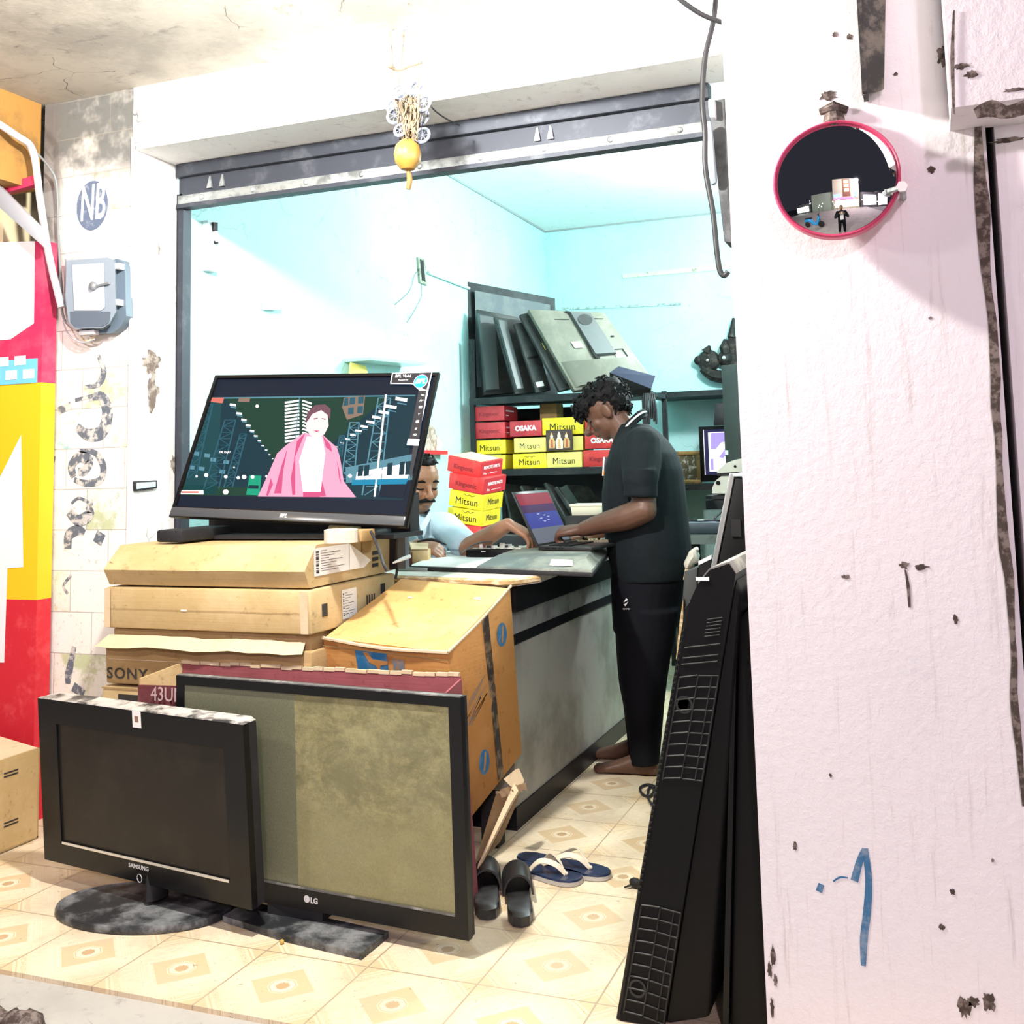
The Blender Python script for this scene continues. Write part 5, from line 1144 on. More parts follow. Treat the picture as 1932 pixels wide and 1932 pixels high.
# legs inside the trousers and bare feet
for s, dy, ax in ((-1, -.09, 0), (1, .10, -6)):
    limb(mb, [Q(1222+ax, 1130, dy), Q(1218+ax, 1285, dy), Q(1214+ax, 1425, dy)], [.085, .062, .038])
    hx, tx = Q(1232+ax*3, 1440, dy).x, Q(1232+ax*3, 1440, dy).x-.25
    mb.oval([(V((x, YM+dy+s*o, z)), V((0, w_, 0)), V((0, 0, t_))) for x, o, z, w_, t_ in ((hx+.02, 0, .03, .024, .024), (hx-.01, 0, .045, .034, .044), (hx-.07, 0, .045, .037, .044), (hx-.13, .003, .032, .043, .030), (hx-.19, .005, .022, .050, .020), (tx+.02, .004, .017, .044, .014))], None, 16)
    for i in range(5): mb.ell(V((tx+.016-.012*(2-i if i > 2 else 2-i*.4)*(.6 if i > 2 else .3), YM+dy+s*(-.036+.018*i), .014)), (.020, .011 if i else .014, .012), seg=8)
man_body = remeshed(mb, 'body', man, m_skd, .0052, 3)
# shirt
mb = MB()
def ring(y, xa, xb, b_, dyc=0, pw=2.3):
    a, c = Q(xa, y), Q(xb, y); m_ = (a+c)/2; return (m_+V((0, dyc, 0)), (c-a)/2, V((0, b_, 0)))
mb.oval([ring(800, 1172, 1222, .075), ring(815, 1168, 1242, .115), ring(832, 1162, 1258, .165), ring(855, 1155, 1274, .196), ring(885, 1147, 1285, .205), ring(930, 1141, 1291, .200), ring(975, 1142, 1295, .195), ring(1010, 1146, 1299, .195), ring(1045, 1152, 1303, .198), ring(1075, 1160, 1303, .195), ring(1093, 1166, 1300, .190)], None, 28, 2.25)
for s, dy0, dy1, xe in ((-1, -.165, -.232, 1208), (1, .165, .21, 1200)):
    limb(mb, [Q(1212, 840, dy0*.75), Q(1210, 868, dy0), Q(xe, 905, dy1)], [.080, .084, .074]); mb.tube([Q(xe, 885, dy1), Q(xe+1, 915, dy1), Q(xe+1, 938, dy1)], [.068, .068, .070], None, 18)
shirt_ = remeshed(mb, 'shirt', man, m_tee, .007, 5)
b = MB(m_tee)   # collar with a white stripe
cpts = [(1160, 838, -.02), (1166, 818, -.06), (1182, 795, -.078), (1202, 777, -.06), (1214, 772, 0), (1204, 778, .06), (1184, 796, .078), (1168, 818, .06)]
c1 = [Q(*p) for p in cpts]; cc = sum(c1, V())/8
c2 = [p+(p-cc)*.10+V((.012, 0, -.035)) for p in c1]
b.loft([c2, [p+(p-cc)*.05 for p in c1], c1, [p-(p-cc)*.04 for p in c1], [p-(p-cc)*.05-V((0, 0, .03)) for p in c1]], m_tee, cap=False); collar_ = b.build('collar', shirt_, 60)
b = MB(mat('white_collar_stripe', (.75, .75, .75), .7)); cl = [c.lerp(d, .45)+(c-cc)*.035 for c, d in zip(c1, c2)]; b.tube(smooth_path(cl+[cl[0]], 4), .0045, seg=6); b.build('collar_stripe', shirt_, 60)
b = MB(m_white); b.box(Q(1141, 880, -.06), (.006, .04, .08), rot=(0, .1, 0)); b.box(Q(1141, 893, -.06), (.007, .041, .018), mat('orange_badge_stripe', (.8, .25, .05), .5), rot=(0, .1, 0)); b.build('badge', shirt_)
# trousers
mb = MB()
mb.oval([ring(1060, 1160, 1296, .175), ring(1100, 1158, 1297, .182), ring(1140, 1160, 1287, .185), ring(1185, 1164, 1278, .19)], None, 24, 2.4)
for dy, ax in ((-.09, 0), (.10, -4)):
    mb.oval([(Q((a+c)/2+ax, y, dy), (Q(c, y)-Q(a, y))/2, V((0, w_, 0))) for y, a, c, w_ in ((1150, 1165, 1280, .098), (1200, 1164, 1272, .097), (1240, 1167, 1264, .092), (1285, 1171, 1257, .085), (1330, 1180, 1252, .078), (1380, 1186, 1248, .072), (1425, 1190, 1244, .066), (1442, 1192, 1243, .064))], None, 20)
trs_ = remeshed(mb, 'trousers', man, m_pant, .008, 5)
b = MB(m_lgrey); fr = frame(Q(1181, 1138, -.192), (1, 0, 0), (0, 0, 1)); Mr = fr @ Matrix.Translation((0, .006, 0))
b.prism([(-.010, -.004), (.002, .014), (.010, .008), (.0, .002)], Mr, 0, .003); b.prism([(.010, .0), (-.002, -.018), (-.010, -.012), (.0, -.006)], Mr, 0, .003); b.text('sports', fr @ Matrix.Translation((0, -.022, .001)), .011, ext=.002); b.build('trouser_logo', trs_)
# hair
def hairdo(mb, c, M, blobs, curls, seed, tr=.004, ln=.035, amp=.014):
    for p, r_ in blobs: mb.ell(V(c)+M @ V(p), r_, None, M, 24)
    bmesh.ops.subdivide_edges(mb.bm, edges=mb.bm.edges, cuts=1)
    for v in mb.bm.verts:
        q = v.co*38; v.co += V((noise.noise(q), noise.noise(q+V((9, 0, 0))), noise.noise(q+V((0, 7, 0)))))*amp
    rd = random.Random(seed); src = [v.co.copy() for v in mb.bm.verts]
    for i in range(curls):
        p = rd.choice(src); n_ = (p-V(c)).normalized(); t_ = n_.cross(V((rd.uniform(-1, 1), rd.uniform(-1, 1), rd.uniform(-1, 1)))).normalized(); b2 = n_.cross(t_); k = ln*rd.uniform(.6, 1.2)
        mb.tube([p-n_*.004, p+n_*.006+t_*k*.35, p+n_*.010+t_*k*.6+b2*k*.35, p+n_*.004+t_*k*.4+b2*k*.65], [tr, tr, tr*.8, tr*.4], None, 5, 1, 3)
mb = MB(m_hair)
hairdo(mb, hc, HM, [((-.018, 0, .050), (.108, .086, .076)), ((-.060, 0, .005), (.056, .076, .068)), ((.062, 0, .058), (.062, .070, .046)), ((.096, 0, .046), (.032, .050, .026))], 420, 3, .0042, .036, .012)
b = mb.build('hair', man, 70)
b = MB(m_hair)
for s in (-1, 1):
    b.tube([T(.088, s*.014, .012), T(.089, s*.034, .016), T(.074, s*.054, .010)], [.004, .005, .003], seg=6, sm=3); b.tube([T(.086, s*.020, -.013), T(.086, s*.034, -.016), T(.076, s*.048, -.012)], [.002, .003, .002], seg=6, sm=3)
b.build('eyebrows', man, 60)
# ---- seated man behind the counter
YS_ = 4.38
def Q2(px, py, dy=0): return P(px, py, Y=YS_+dy)
sit = thing('person', 'seated person with a moustache in a pale blue shirt, half hidden behind the lit television', 'person', (-2.2, YS_, 0))
mb = MB(); hc2 = Q2(790, 909)
T2, HM2 = head(mb, hc2, (.80, -.58, -.20), (.15, -.10, .98), 1.10, 1.0)
limb(mb, [Q2(783, 935, .02), Q2(778, 965, .03), Q2(775, 990, .04)], [.062, .060, .075])
mb.oval([(Q2(778, y, .06), V((wx*.8, wx*.45, 0)), V((-wy*.5, wy*.8, 0))) for y, wx, wy in ((985, .10, .08), (1010, .17, .10), (1060, .19, .12), (1160, .20, .14), (1260, .20, .15))], None, 20)
s1, e1, w1 = Q2(838, 993, .0), Q2(884, 1034, -.20), Q2(958, 990, -.24)
limb(mb, [s1, s1.lerp(e1, .5), e1], [.040, .045, .045]); limb(mb, [e1, e1.lerp(w1, .4), w1], [.046, .042, .029])
hand(mb, w1+V((.008, 0, .0)), (.78, .12, -.45), (.35, -.15, .9), 1, .42, .98)
s2, e2, w2 = Q2(724, 990, .06), Q2(735, 1060, -.10), Q2(788, 1030, -.30)
limb(mb, [s2, s2.lerp(e2, .5), e2], [.055, .050, .045]); limb(mb, [e2, e2.lerp(w2, .5), w2], [.045, .040, .029])
hand(mb, w2, (.85, .0, -.12), (.1, -.5, .9), -1, .5, .95)
for s in (-1, 1):   # folded legs on a stool, below the counter
    a0 = V((-2.29+s*.05, YS_+.06+s*.09, .50)); limb(mb, [a0, a0+V((.15, -.12, .02)), a0+V((.15, -.12, .02))+V((.02, 0, -.44))], [.085, .065, .045])
    c0 = a0+V((.18, -.13, -.46)); mb.oval([(c0+V((x, -x*.3, z)), V((.02, .04, 0)), V((0, 0, t_))) for x, z, t_ in ((-.06, .0, .03), (0, .005, .035), (.08, -.01, .02), (.14, -.015, .015))], None, 12)
remeshed(mb, 'body', sit, m_skl, .0055, 3)
g = N('pale_blue_patterned_shirt'); p = g.obj(); stripe = g.math('LESS_THAN', g.math('ABSOLUTE', g.math('SUBTRACT', g.math('FRACT', g.math('MULTIPLY', g.n('ShaderNodeSeparateXYZ', Vector=p).outputs[2], 6.0)), .5)), .03)
c = g.mix(g.ramp(g.noise(p, 7, 4), .4, .7), (.47, .64, .74), (.56, .72, .80)); c = g.mix(g.math('MULTIPLY', stripe, .7), c, (.16, .26, .36)); m_shirt = g.fin(c, .8, 0, .2)
mb = MB()
mb.oval([(Q2(778, y, .05), V((wx*.82, wx*.40, 0)), V((-wy*.45, wy*.85, 0))) for y, wx, wy in ((968, .075, .075), (978, .13, .10), (990, .19, .12), (1015, .215, .135), (1060, .22, .15), (1160, .225, .165), (1270, .225, .175))], None, 28, 2.3)
limb(mb, [Q2(828, 990, .02), s1+V((.01, 0, -.005)), s1.lerp(e1, .55), s1.lerp(e1, .86)], [.062, .067, .065, .062]); limb(mb, [Q2(735, 985, .07), s2, s2.lerp(e2, .6)], [.06, .07, .068])
shirt2_ = remeshed(mb, 'shirt', sit, m_shirt, .007, 5)
mb = MB()
for s in (-1, 1):
    a0 = V((-2.29+s*.05, YS_+.06+s*.09, .50)); limb(mb, [a0, a0+V((.15, -.12, .02)), a0+V((.15, -.12, .02))+V((.02, 0, -.40))], [.105, .085, .065])
mb.ell((-2.25, YS_+.06, .56), (.19, .19, .10)); remeshed(mb, 'trousers', sit, mat('dark_grey_trousers', (.05, .05, .055), .8), .012, 4)
b = MB(m_shirt)
cp = [Q2(752, 968, .02), Q2(770, 985, -.12), Q2(786, 1000, -.15), Q2(800, 982, -.10), Q2(812, 962, 0), Q2(800, 955, .09), Q2(770, 955, .10)]
cc = sum(cp, V())/7; b.loft([[p+(p-cc)*.16-V((0, 0, .03)) for p in cp], [p+(p-cc)*.02 for p in cp], [p-(p-cc)*.03 for p in cp], [p-V((0, 0, .03)) for p in cp]], m_shirt, cap=False); b.build('collar', shirt2_, 60)
b = MB(mat('dark_placket', (.10, .16, .22), .8)); b.ribbon([Q2(786, 990, -.155), Q2(793, 1015, -.175), Q2(806, 1042, -.19)], [.022, .02, .02], (.6, -.8, .1), th=.006); b.build('placket', shirt2_)
mb = MB(m_hair)
hairdo(mb, hc2, HM2, [((-.033, 0, .058), (.088, .087, .070)), ((-.068, 0, .0), (.048, .080, .072)), ((.033, 0, .100), (.050, .064, .022))], 160, 6, .0032, .026, .006)
mb.build('hair', sit, 70)
b = MB(m_hair)
b.tube([T2(.078, -.042, -.068), T2(.098, -.022, -.059), T2(.106, 0, -.056), T2(.098, .022, -.059), T2(.078, .042, -.068)], [.004, .009, .009, .009, .004], seg=8, sm=4); b.build('moustache', sit, 60)
b = MB(m_hair)
for s in (-1, 1): b.tube([T2(.090, s*.012, .014), T2(.090, s*.032, .020), T2(.074, s*.054, .012)], [.004, .006, .003], seg=6, sm=3); b.tube([T2(.087, s*.020, -.012), T2(.087, s*.034, -.015), T2(.076, s*.048, -.012)], [.0025, .004, .0025], seg=6, sm=3)
b.build('eyebrows', sit, 60)
item('soldering_tool', 'dark slim tool held in the seated man\'s lower hand above the counter', 'tool', lambda b: b.tube([Q2(788, 1022, -.38), Q2(815, 1018, -.38), Q2(842, 1028, -.38)], [.004, .007, .003], m_blackm, 8, sm=3))
t = thing('stool', 'plain dark stool under the seated man behind the counter', 'stool', (-2.27, YS_+.08, 0))
b = MB(m_blackm); b.lathe([(.17, .39), (.18, .40), (.18, .43), (.16, .44)], Matrix.Translation((-2.27, YS_+.08, 0)), seg=24); b.build('seat', t)
for s in (-1, 1):
    for s_ in (-1, 1): b = MB(m_blackm); b.tube([V((-2.27+s*.11, YS_+.08+s_*.11, .39)), V((-2.27+s*.14, YS_+.08+s_*.14, .0))], .014); b.build('leg', t)
# ------------------------------------------------------------------ right side: sets leaning on the pillar's inner side
m_vent = mat('black_ribbed_plastic', (.010, .010, .011), .5, 0, .4, (.022, .022, .022), 30)
m_hl = mat('scuffed_black_edge', (.020, .020, .020), .5, 0, .4, (.008, .008, .008), 12)
t = thing('television', 'big black television stood on end, its vented underside facing out beside the pink pillar', 'television', (-.64, 2.7, 0))
yf = 2.425
def onf(px, py, y=yf): return P(px, py, Y=y)
def TVF(u, v, o=0):   # u across the underside (0 screen edge .. 1 back), v up
    a = V((-.742, yf, .002)).lerp(V((-.640, yf, .002)), u); c = onf(1302, 1133).lerp(onf(1384, 1108), u)
    return a.lerp(c, v)+V((0, -o, 0))
dep = .62
ct_ = [TVF(0, 1), TVF(.12, 1.035), TVF(.35, 1.06), TVF(.80, 1.06), TVF(1, 1.03)]
outl_f = [TVF(0, 0), TVF(1, 0)]+ct_[::-1]
b = MB(m_black); b.loft([[p for p in outl_f], [p+V((-.0, dep, 0)) for p in outl_f]]); b.build('back_shell', t)
b = MB(m_gloss); b.hexa([TVF(-.10, .0, -.002), TVF(0, 0, -.002), TVF(0, 0, -.62), TVF(-.10, 0, -.62), TVF(-.10, .985, -.002), TVF(0, 1, -.002), TVF(0, 1, -.62), TVF(-.10, .985, -.62)], None, .003); b.build('bezel', t)
b = MB(mat('dusty_top_edge', (.22, .21, .19), .6, 0, .3, (.45, .43, .38), 10)); b.loft([[p+V((0, .004, .001)) for p in ct_[1:]]+[p+V((0, .004, .005)) for p in ct_[:0:-1]], [p+V((0, dep, .001)) for p in ct_[1:]]+[p+V((0, dep, .005)) for p in ct_[:0:-1]]]); b.build('dusty_top', t)
b = MB(m_hl)
for i in range(46):   # fine ribs along the screen edge
    v = .30+.64*i/46; b.hexa([TVF(-.08, v, .0), TVF(-.02, v, .0), TVF(-.02, v, -.004), TVF(-.08, v, -.004), TVF(-.08, v+.005, .003), TVF(-.02, v+.005, .003), TVF(-.02, v+.005, -.004), TVF(-.08, v+.005, -.004)])
setp(b.build('vent_ribs', t), kind='stuff')
b = MB(m_hl)
def rail(u0, v0, u1, v1, wd=.0042, h=.006, m=None):
    a, c = TVF(u0, v0, 0), TVF(u1, v1, 0); b.tube([a+V((0, -h*.3, 0)), c+V((0, -h*.3, 0))], wd*.45, m, 5)
def grid(v0, v1, n, uA, uB, uC):
    for i in range(n+1):
        v = v0+(v1-v0)*i/n
        rail(uA, v+.004, uB-.02, v); rail(uB+.02, v-.002, uC, v-.012)
    rail(uB, v0, uB, v1); rail(uC, v0-.012, uC, v1-.012); rail(uC-.16, v0-.01, uC-.16, v1-.01); rail(uA, v0, uA, v1)
grid(.57, .81, 9, .06, .50, .98); grid(.02, .27, 9, .06, .50, .98)
for v in (.86, .845, .885): rail(.06, v, .9, v-.012)
for i in range(6): rail(.5, .90+i*.008, .85, .895+i*.008, .003)
b.build('vent_grid', t)
b = MB(m_black)
for v in (.745, .08): b.lathe([(.020, 0), (.020, .003), (.015, .003), (.015, -.004)], frame(TVF(.28, v, .0), (1, 0, 0), (0, 0, 1)), m_hl, 20)
b.build('stand_socket', t)
# its rear, receding toward the wall
b = MB(m_black); b.hexa([TVF(1, .0, -.01), TVF(1, 0, -.60), TVF(1.92, .02, -.58), TVF(1.92, .02, -.03), TVF(1, 1.02, -.01), TVF(1, 1.02, -.60), TVF(1.16, .98, -.58), TVF(1.16, .98, -.03)], None, .01); b.build('rear_cover', t)
b = MB(m_white); b.box(TVF(.22, 1.045, .002), (.03, .004, .008)); b.build('scuff_highlight', t)  # white highlight on the edge, modelled as a small block
t = thing('television', 'second black television standing upright between the vented one and the pillar', 'television', (-.53, 2.75, 0))
b = MB(m_black); b.hexa([V((-.50, 2.47, .003)), V((-.415, 2.47, .003)), V((-.415, 3.05, .003)), V((-.50, 3.05, .003)), V((-.44, 2.47, .90)), V((-.412, 2.47, .92)), V((-.412, 3.05, .92)), V((-.44, 3.05, .90))], None, .008); b.build('back_shell', t)
b = MB(m_gloss); b.hexa([V((-.515, 2.46, .003)), V((-.502, 2.46, .003)), V((-.502, 3.06, .003)), V((-.515, 3.06, .003)), V((-.452, 2.46, .90)), V((-.442, 2.46, .90)), V((-.442, 3.06, .90)), V((-.452, 3.06, .90))]); b.build('bezel', t)
# silver-edged set behind
t = thing('television', 'tall television with a thin silver edge leaning on the wall behind the black one', 'television', (-.72, 3.35, 0))
y2 = 3.14
a0, a1 = P(1340, 1110, Y=y2), P(1383, 893, Y=y2); dv = (a1-a0)/(a1.z-a0.z); a0 = a1-dv*(a1.z-.004)
def sl(px, pz, o): return V((a0.x+dv.x*pz+px, y2+o, pz))
b = MB(mat('satin_silver_edge', (.30, .31, .31), .35, .6)); b.hexa([sl(-.012, .004, 0), sl(.004, .004, 0), sl(.004, .004, .6), sl(-.012, .004, .6), sl(-.012, a1.z, 0), sl(.004, a1.z, 0), sl(.004, a1.z, .6), sl(-.012, a1.z, .6)], None, .002); b.build('silver_edge', t)
b = MB(m_black); b.hexa([sl(.005, .004, .004), sl(.075, .004, .004), sl(.075, .004, .59), sl(.005, .004, .59), sl(.005, a1.z-.01, .004), sl(.085, a1.z-.02, .004), sl(.085, a1.z-.02, .59), sl(.005, a1.z-.01, .59)], None, .006); b.build('back_shell', t)
b = MB(m_hl); b.box(sl(.04, a1.z-.16, .001), (.028, .006, .05), m_vent); b.box(sl(.07, .80, .002), (.03, .01, .02)); b.build('rear_detail', t)
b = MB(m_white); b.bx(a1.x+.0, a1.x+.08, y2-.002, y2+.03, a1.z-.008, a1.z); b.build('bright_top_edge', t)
# narrower ones further back
def lean_slab(label, q, th, m, name='television'):
    pt = [P(x, y, Y=d) for x, y, d in q]
    for p in pt[2:]: p.z = .003
    t = thing(name, label, 'television', (pt[2]+pt[3])/2); b = MB(m); b.slab(pt, th, m, .004); b.build('back_shell', t); return t, pt
t, pt = lean_slab('dark television with a pale top edge leaning between the silver-edged one and the standing man', [(1318, 1062, 3.75), (1342, 1050, 3.75), (1335, 1600, 3.75), (1290, 1600, 3.75)], .45, m_black)
b = MB(m_whs); b.slab([pt[0]+V((0, -.003, .006)), pt[1]+V((0, -.003, .006)), pt[1]+V((0, -.003, -.008)), pt[0]+V((0, -.003, -.008))], .02); b.build('pale_edge', t)
t, pt = lean_slab('grey-faced panel leaning just behind the standing man\'s hip', [(1291, 1078, 3.95), (1316, 1070, 3.95), (1300, 1560, 3.95), (1262, 1560, 3.95)], .4, mat('grey_panel_face', (.04, .043, .045), .45))
b = MB(m_ply); b.slab([pt[0]+V((-.02, -.02, -.18)), pt[0]+V((-.004, -.02, -.10)), pt[0]+V((-.016, -.02, -.32)), pt[0]+V((-.04, -.02, -.32))], .02); b.build('worn_edge', t)
c = P(1306, 1046, Y=4.2)
b = MB(mat('crumpled_white_wrap', (.62, .60, .52), .6)); b.ell(c+V((0, 0, -.02)), (.022, .03, .055), rot=(0, .5, 0), seg=14)
for v in b.bm.verts: v.co += V((noise.noise(v.co*40), 0, noise.noise(v.co*33)))*.018
b.tube([c+V((-.02, 0, -.06)), c+V((-.025, -.02, -.10))], .012, m_cardp); b.tube([c+V((0, .01, -.07)), V((c.x-.0, 4.2, .003))], .016, m_blackm)
setp(b.build('wrapped_cable'), 'crumpled whitish wrapping poking up behind the standing man\'s hip', 'wrapping')
# floor bits on the right
Zc = lambda x, y: P(x, y, Z=.008)
cable('floor_lead', 'thin black lead looping on the tiles by the black television', [Zc(1240, 1485), Zc(1222, 1480), Zc(1208, 1486), Zc(1212, 1498), Zc(1226, 1502), Zc(1234, 1490), Zc(1226, 1484), Zc(1222, 1500), Zc(1228, 1515), Zc(1240, 1530)], .005)
c = P(1199, 1668, Z=.012)
b = MB(m_blackm); b.ell(c+V((0, 0, .004)), (.022, .014, .014), rot=(0, 0, -.4), seg=10); b.box(c+V((.03, -.004, .004)), (.03, .02, .018), rot=(0, .2, -.3))
for k in range(4): b.tube([c, c+V((-.03+.005*k, -.018+.012*k, -.006))], .0025, seg=5)
setp(b.build('broken_plug'), 'small broken black plug lying on the tiles by the black television', 'plug')
item('pebble', 'tiny yellowish pebble on the tiles before the dusty television\'s base', 'pebble', lambda b: b.ell(P(532, 1777, Z=.006), .0065, mat('ochre_pebble', (.5, .36, .08), .7), seg=10))
# ------------------------------------------------------------------ footwear
m_nav = mat('navy_rubber', (.012, .022, .060), .22, 0, .5, (.02, .035, .085), 6)
m_strap = mat('ivory_strap', (.74, .66, .50), .4)
m_sole = mat('pale_grey_sole', (.45, .44, .40), .6)
m_rub = mat('black_rubber', (.012, .012, .013), .42, 0, .5, (.03, .03, .03), 15)
def sole_pts(heel, toe, w0, z):
    heel, toe = V(heel), V(toe); d = toe-heel; L_ = d.length; d.normalize(); n = V((-d.y, d.x, 0)); out = []
    prof = [(0, .0), (.03, .55), (.12, .82), (.3, .80), (.45, .78), (.65, .98), (.82, 1.0), (.93, .78), (.985, .42), (1.0, 0)]
    for s in (1, -1):
        for tt, k in (prof[:-1] if s > 0 else prof[:0:-1]): out.append(heel+d*L_*tt+n*s*w0*k+V((0, 0, z)))
    return out, d, n, L_
def flipflop(label, heel, toe):
    t = thing('flip_flop', label, 'sandal', (V(heel)+V(toe))/2, 'navy flip-flops by the counter')
    o1, d, n, L_ = sole_pts(heel, toe, .046, .002); b = MB(m_sole); b.loft([o1, [p+V((0, 0, .012)) for p in o1]]); b.build('sole', t)
    b = MB(m_nav); b.loft([[p+V((0, 0, .0122)) for p in o1], [p+V((0, 0, .018))-(p-(V(heel)+V(toe))/2)*.01 for p in o1]]); b.build('footbed', t)
    h = V(heel); k = h+d*L_*.80+V((0, 0, .020))
    b = MB(m_strap)
    for s in (-1, 1): b.ribbon([k, k-d*.03+n*s*.012+V((0, 0, .028)), k-d*.075+n*s*.034+V((0, 0, .036)), h+d*L_*.33+n*s*.044+V((0, 0, .012))], [.012, .018, .020, .016], (-d*.2+n*s*.55+V((0, 0, .8))), th=.003, sm=6)
    b.ell(k+V((0, 0, .004)), .006, seg=8)
    b.build('strap', t)
zf = 0
flipflop('navy flip-flop with ivory straps nearer the black slides', P(966, 1640, Z=0), P(1096, 1670, Z=0))
flipflop('navy flip-flop with ivory straps lying farther back and to the right', P(978, 1622, Z=0), P(1151, 1660, Z=0))
def slide(label, heel, toe):
    t = thing('slide_sandal', label, 'sandal', (V(heel)+V(toe))/2, 'black slides by the televisions')
    o1, d, n, L_ = sole_pts(heel, toe, .043, .002); b = MB(m_rub); b.loft([o1, [p+V((0, 0, .026)) for p in o1], [p+V((0, 0, .030))-(p-(V(heel)+V(toe))/2)*.05 for p in o1]]); b.build('sole', t)
    h = V(heel); rings = []
    for f, hh in ((.40, .058), (.52, .064), (.66, .060), (.76, .050)):
        c = h+d*L_*f; rings.append([c+n*math.cos(a)*.045+V((0, 0, .026+math.sin(a)*hh)) for a in [math.pi*j/14 for j in range(15)]]+[c+n*math.cos(a)*.039+V((0, 0, .026+math.sin(a)*(hh-.006))) for a in [math.pi*j/14 for j in range(14, -1, -1)]])
    b = MB(m_rub); b.loft(rings); b.build('band', t)
slide('black slide at the right, its heel end toward the front', P(984, 1752, Z=0), P(972, 1648, Z=0))
slide('black slide at the left, touching the dusty television\'s edge', P(920, 1738, Z=0), P(916, 1640, Z=0))
# ------------------------------------------------------------------ back right corner of the shop
SX1 = PX
item('wall_shelf', 'dark shelf slab fixed along the right part of the back wall', 'shelf', lambda b: b.bx(P(1228, 745, Y=7.45).x, SX1, 7.42, YB-.001, P(1228, 752, Y=7.45).z, P(1228, 742, Y=7.45).z, m_rack))
zs = P(1290, 914, Y=7.35).z; xs0 = P(1225, 914, Y=7.35).x
b = MB(m_rack); b.bx(xs0, SX1, 7.30, YB-.001, zs-.04, zs); b.bx(xs0, xs0+.03, 7.32, YB-.001, 0, zs-.04); setp(b.build('back_counter'), 'dark low shelf carrying the monitor and the gold framed picture', 'shelf')
def at7(px, py, y=7.42): return P(px, py, Y=y)
t = thing('monitor', 'monitor showing a violet and white picture, half hidden by the green cabinet', 'monitor', (at7(1360, 905).x, 7.45, zs))
x0, x1, z0, z1 = at7(1319, 850).x, at7(1319, 850).x+.50, zs+.015, at7(1340, 804).z
b = MB(m_black); b.bx(x0, x1, 7.43, 7.47, z0, z1, bev=.006); b.bx((x0+x1)/2-.08, (x0+x1)/2+.08, 7.42, 7.52, zs+.001, zs+.02); b.build('housing', t)
xa, xb, za, zb = at7(1328, 850).x, x1-.03, at7(1330, 896).z, at7(1330, 811).z
b = MB(glow('monitor_dark_blue', (.03, .03, .10), 1)); b.bx(xa, xb, 7.425, 7.43, za, zb)
gw, gv = glow('monitor_white', (1, .97, 1), 1.5), glow('monitor_violet', (.45, .36, .95), 1.2)
u0, u1, w0, w1 = at7(1337, 850).x, at7(1337, 850).x+.20, at7(1330, 890).z, at7(1330, 816).z
b.bx(u0, u1, 7.4235, 7.425, w0, w1, gw)
b.prism([(u0+.02, w1-.005), (u1-.02, w1-.005), (u1-.02, w1-.06), (u0+.09, w1-.075), (u0+.05, w1-.12), (u0+.015, w1-.12)], Matrix(((1, 0, 0, 0), (0, 0, -1, 7.4235), (0, 1, 0, 0), (0, 0, 0, 1))), 0, .001, gv)
b.prism([(u0+.07, w0+.10), (u0+.13, w0+.17), (u0+.15, w0+.15), (u0+.10, w0+.09)], Matrix(((1, 0, 0, 0), (0, 0, -1, 7.4235), (0, 1, 0, 0), (0, 0, 0, 1))), 0, .001, gv)
b.bx(u0+.01, u0+.03, 7.4225, 7.4235, w0+.01, w0+.09, gv); b.bx(xa, xa+.004, 7.4235, 7.425, za, zb, gw); b.build('screen', t, ang=None)
t = thing('framed_picture', 'gold framed relief picture standing left of the monitor', 'picture', (at7(1290, 905).x, 7.5, zs))
x0, x1, z1 = at7(1256, 880).x, at7(1318, 880).x, at7(1290, 851).z
mg = mat('old_gold_frame', (.36, .22, .07), .45, .4, .5, (.2, .12, .05), 14)
b = MB(mg); M = Matrix.Translation((0, 7.50, 0)) @ Matrix(((1, 0, 0, 0), (0, 0, -1, 0), (0, 1, 0, 0), (0, 0, 0, 1)))
for a in ((x0, x1, zs+.001, zs+.03), (x0, x1, z1-.03, z1), (x0, x0+.03, zs+.03, z1-.03), (x1-.03, x1, zs+.03, z1-.03)): b.bx(a[0], a[1], 7.49, 7.52, a[2], a[3], bev=.004)
b.build('frame', t)
b = MB(mat('mottled_relief', (.10, .075, .04), .7, 0, .3, (.55, .5, .42), 22, (.5, .62))); b.bx(x0+.03, x1-.03, 7.50, 7.515, zs+.03, z1-.03); b.build('image', t)
yc = 6.55
x0 = P(1365, 790, Y=yc).x; z1 = P(1365, 689, Y=yc).z
t = thing('steel_cabinet', 'tall narrow dark green cabinet beside the monitor', 'cabinet', ((x0+SX1)/2, yc+.2, 0))
b = MB(mat('dark_green_steel', (.014, .022, .020), .5, .2, .3, (.024, .032, .029), 6)); b.bx(x0, SX1-.003, yc, yc+.42, .001, z1, bev=.004); b.build('body', t)
b = MB(glow('indicator_light', (.6, 1, .9), 1.5)); p = P(1371, 854, Y=yc-.004); b.box(p, (.018, .004, .028)); b.build('indicator', t)
item('hanging_bag', 'dark cloth thing hanging above the monitor beside the cabinet', 'bag', lambda b: b.slab([P(1349, 762, Y=7.40), P(1366, 760, Y=7.40), P(1366, 802, Y=7.40), P(1346, 803, Y=7.40)], .03, m_blackm, .006))
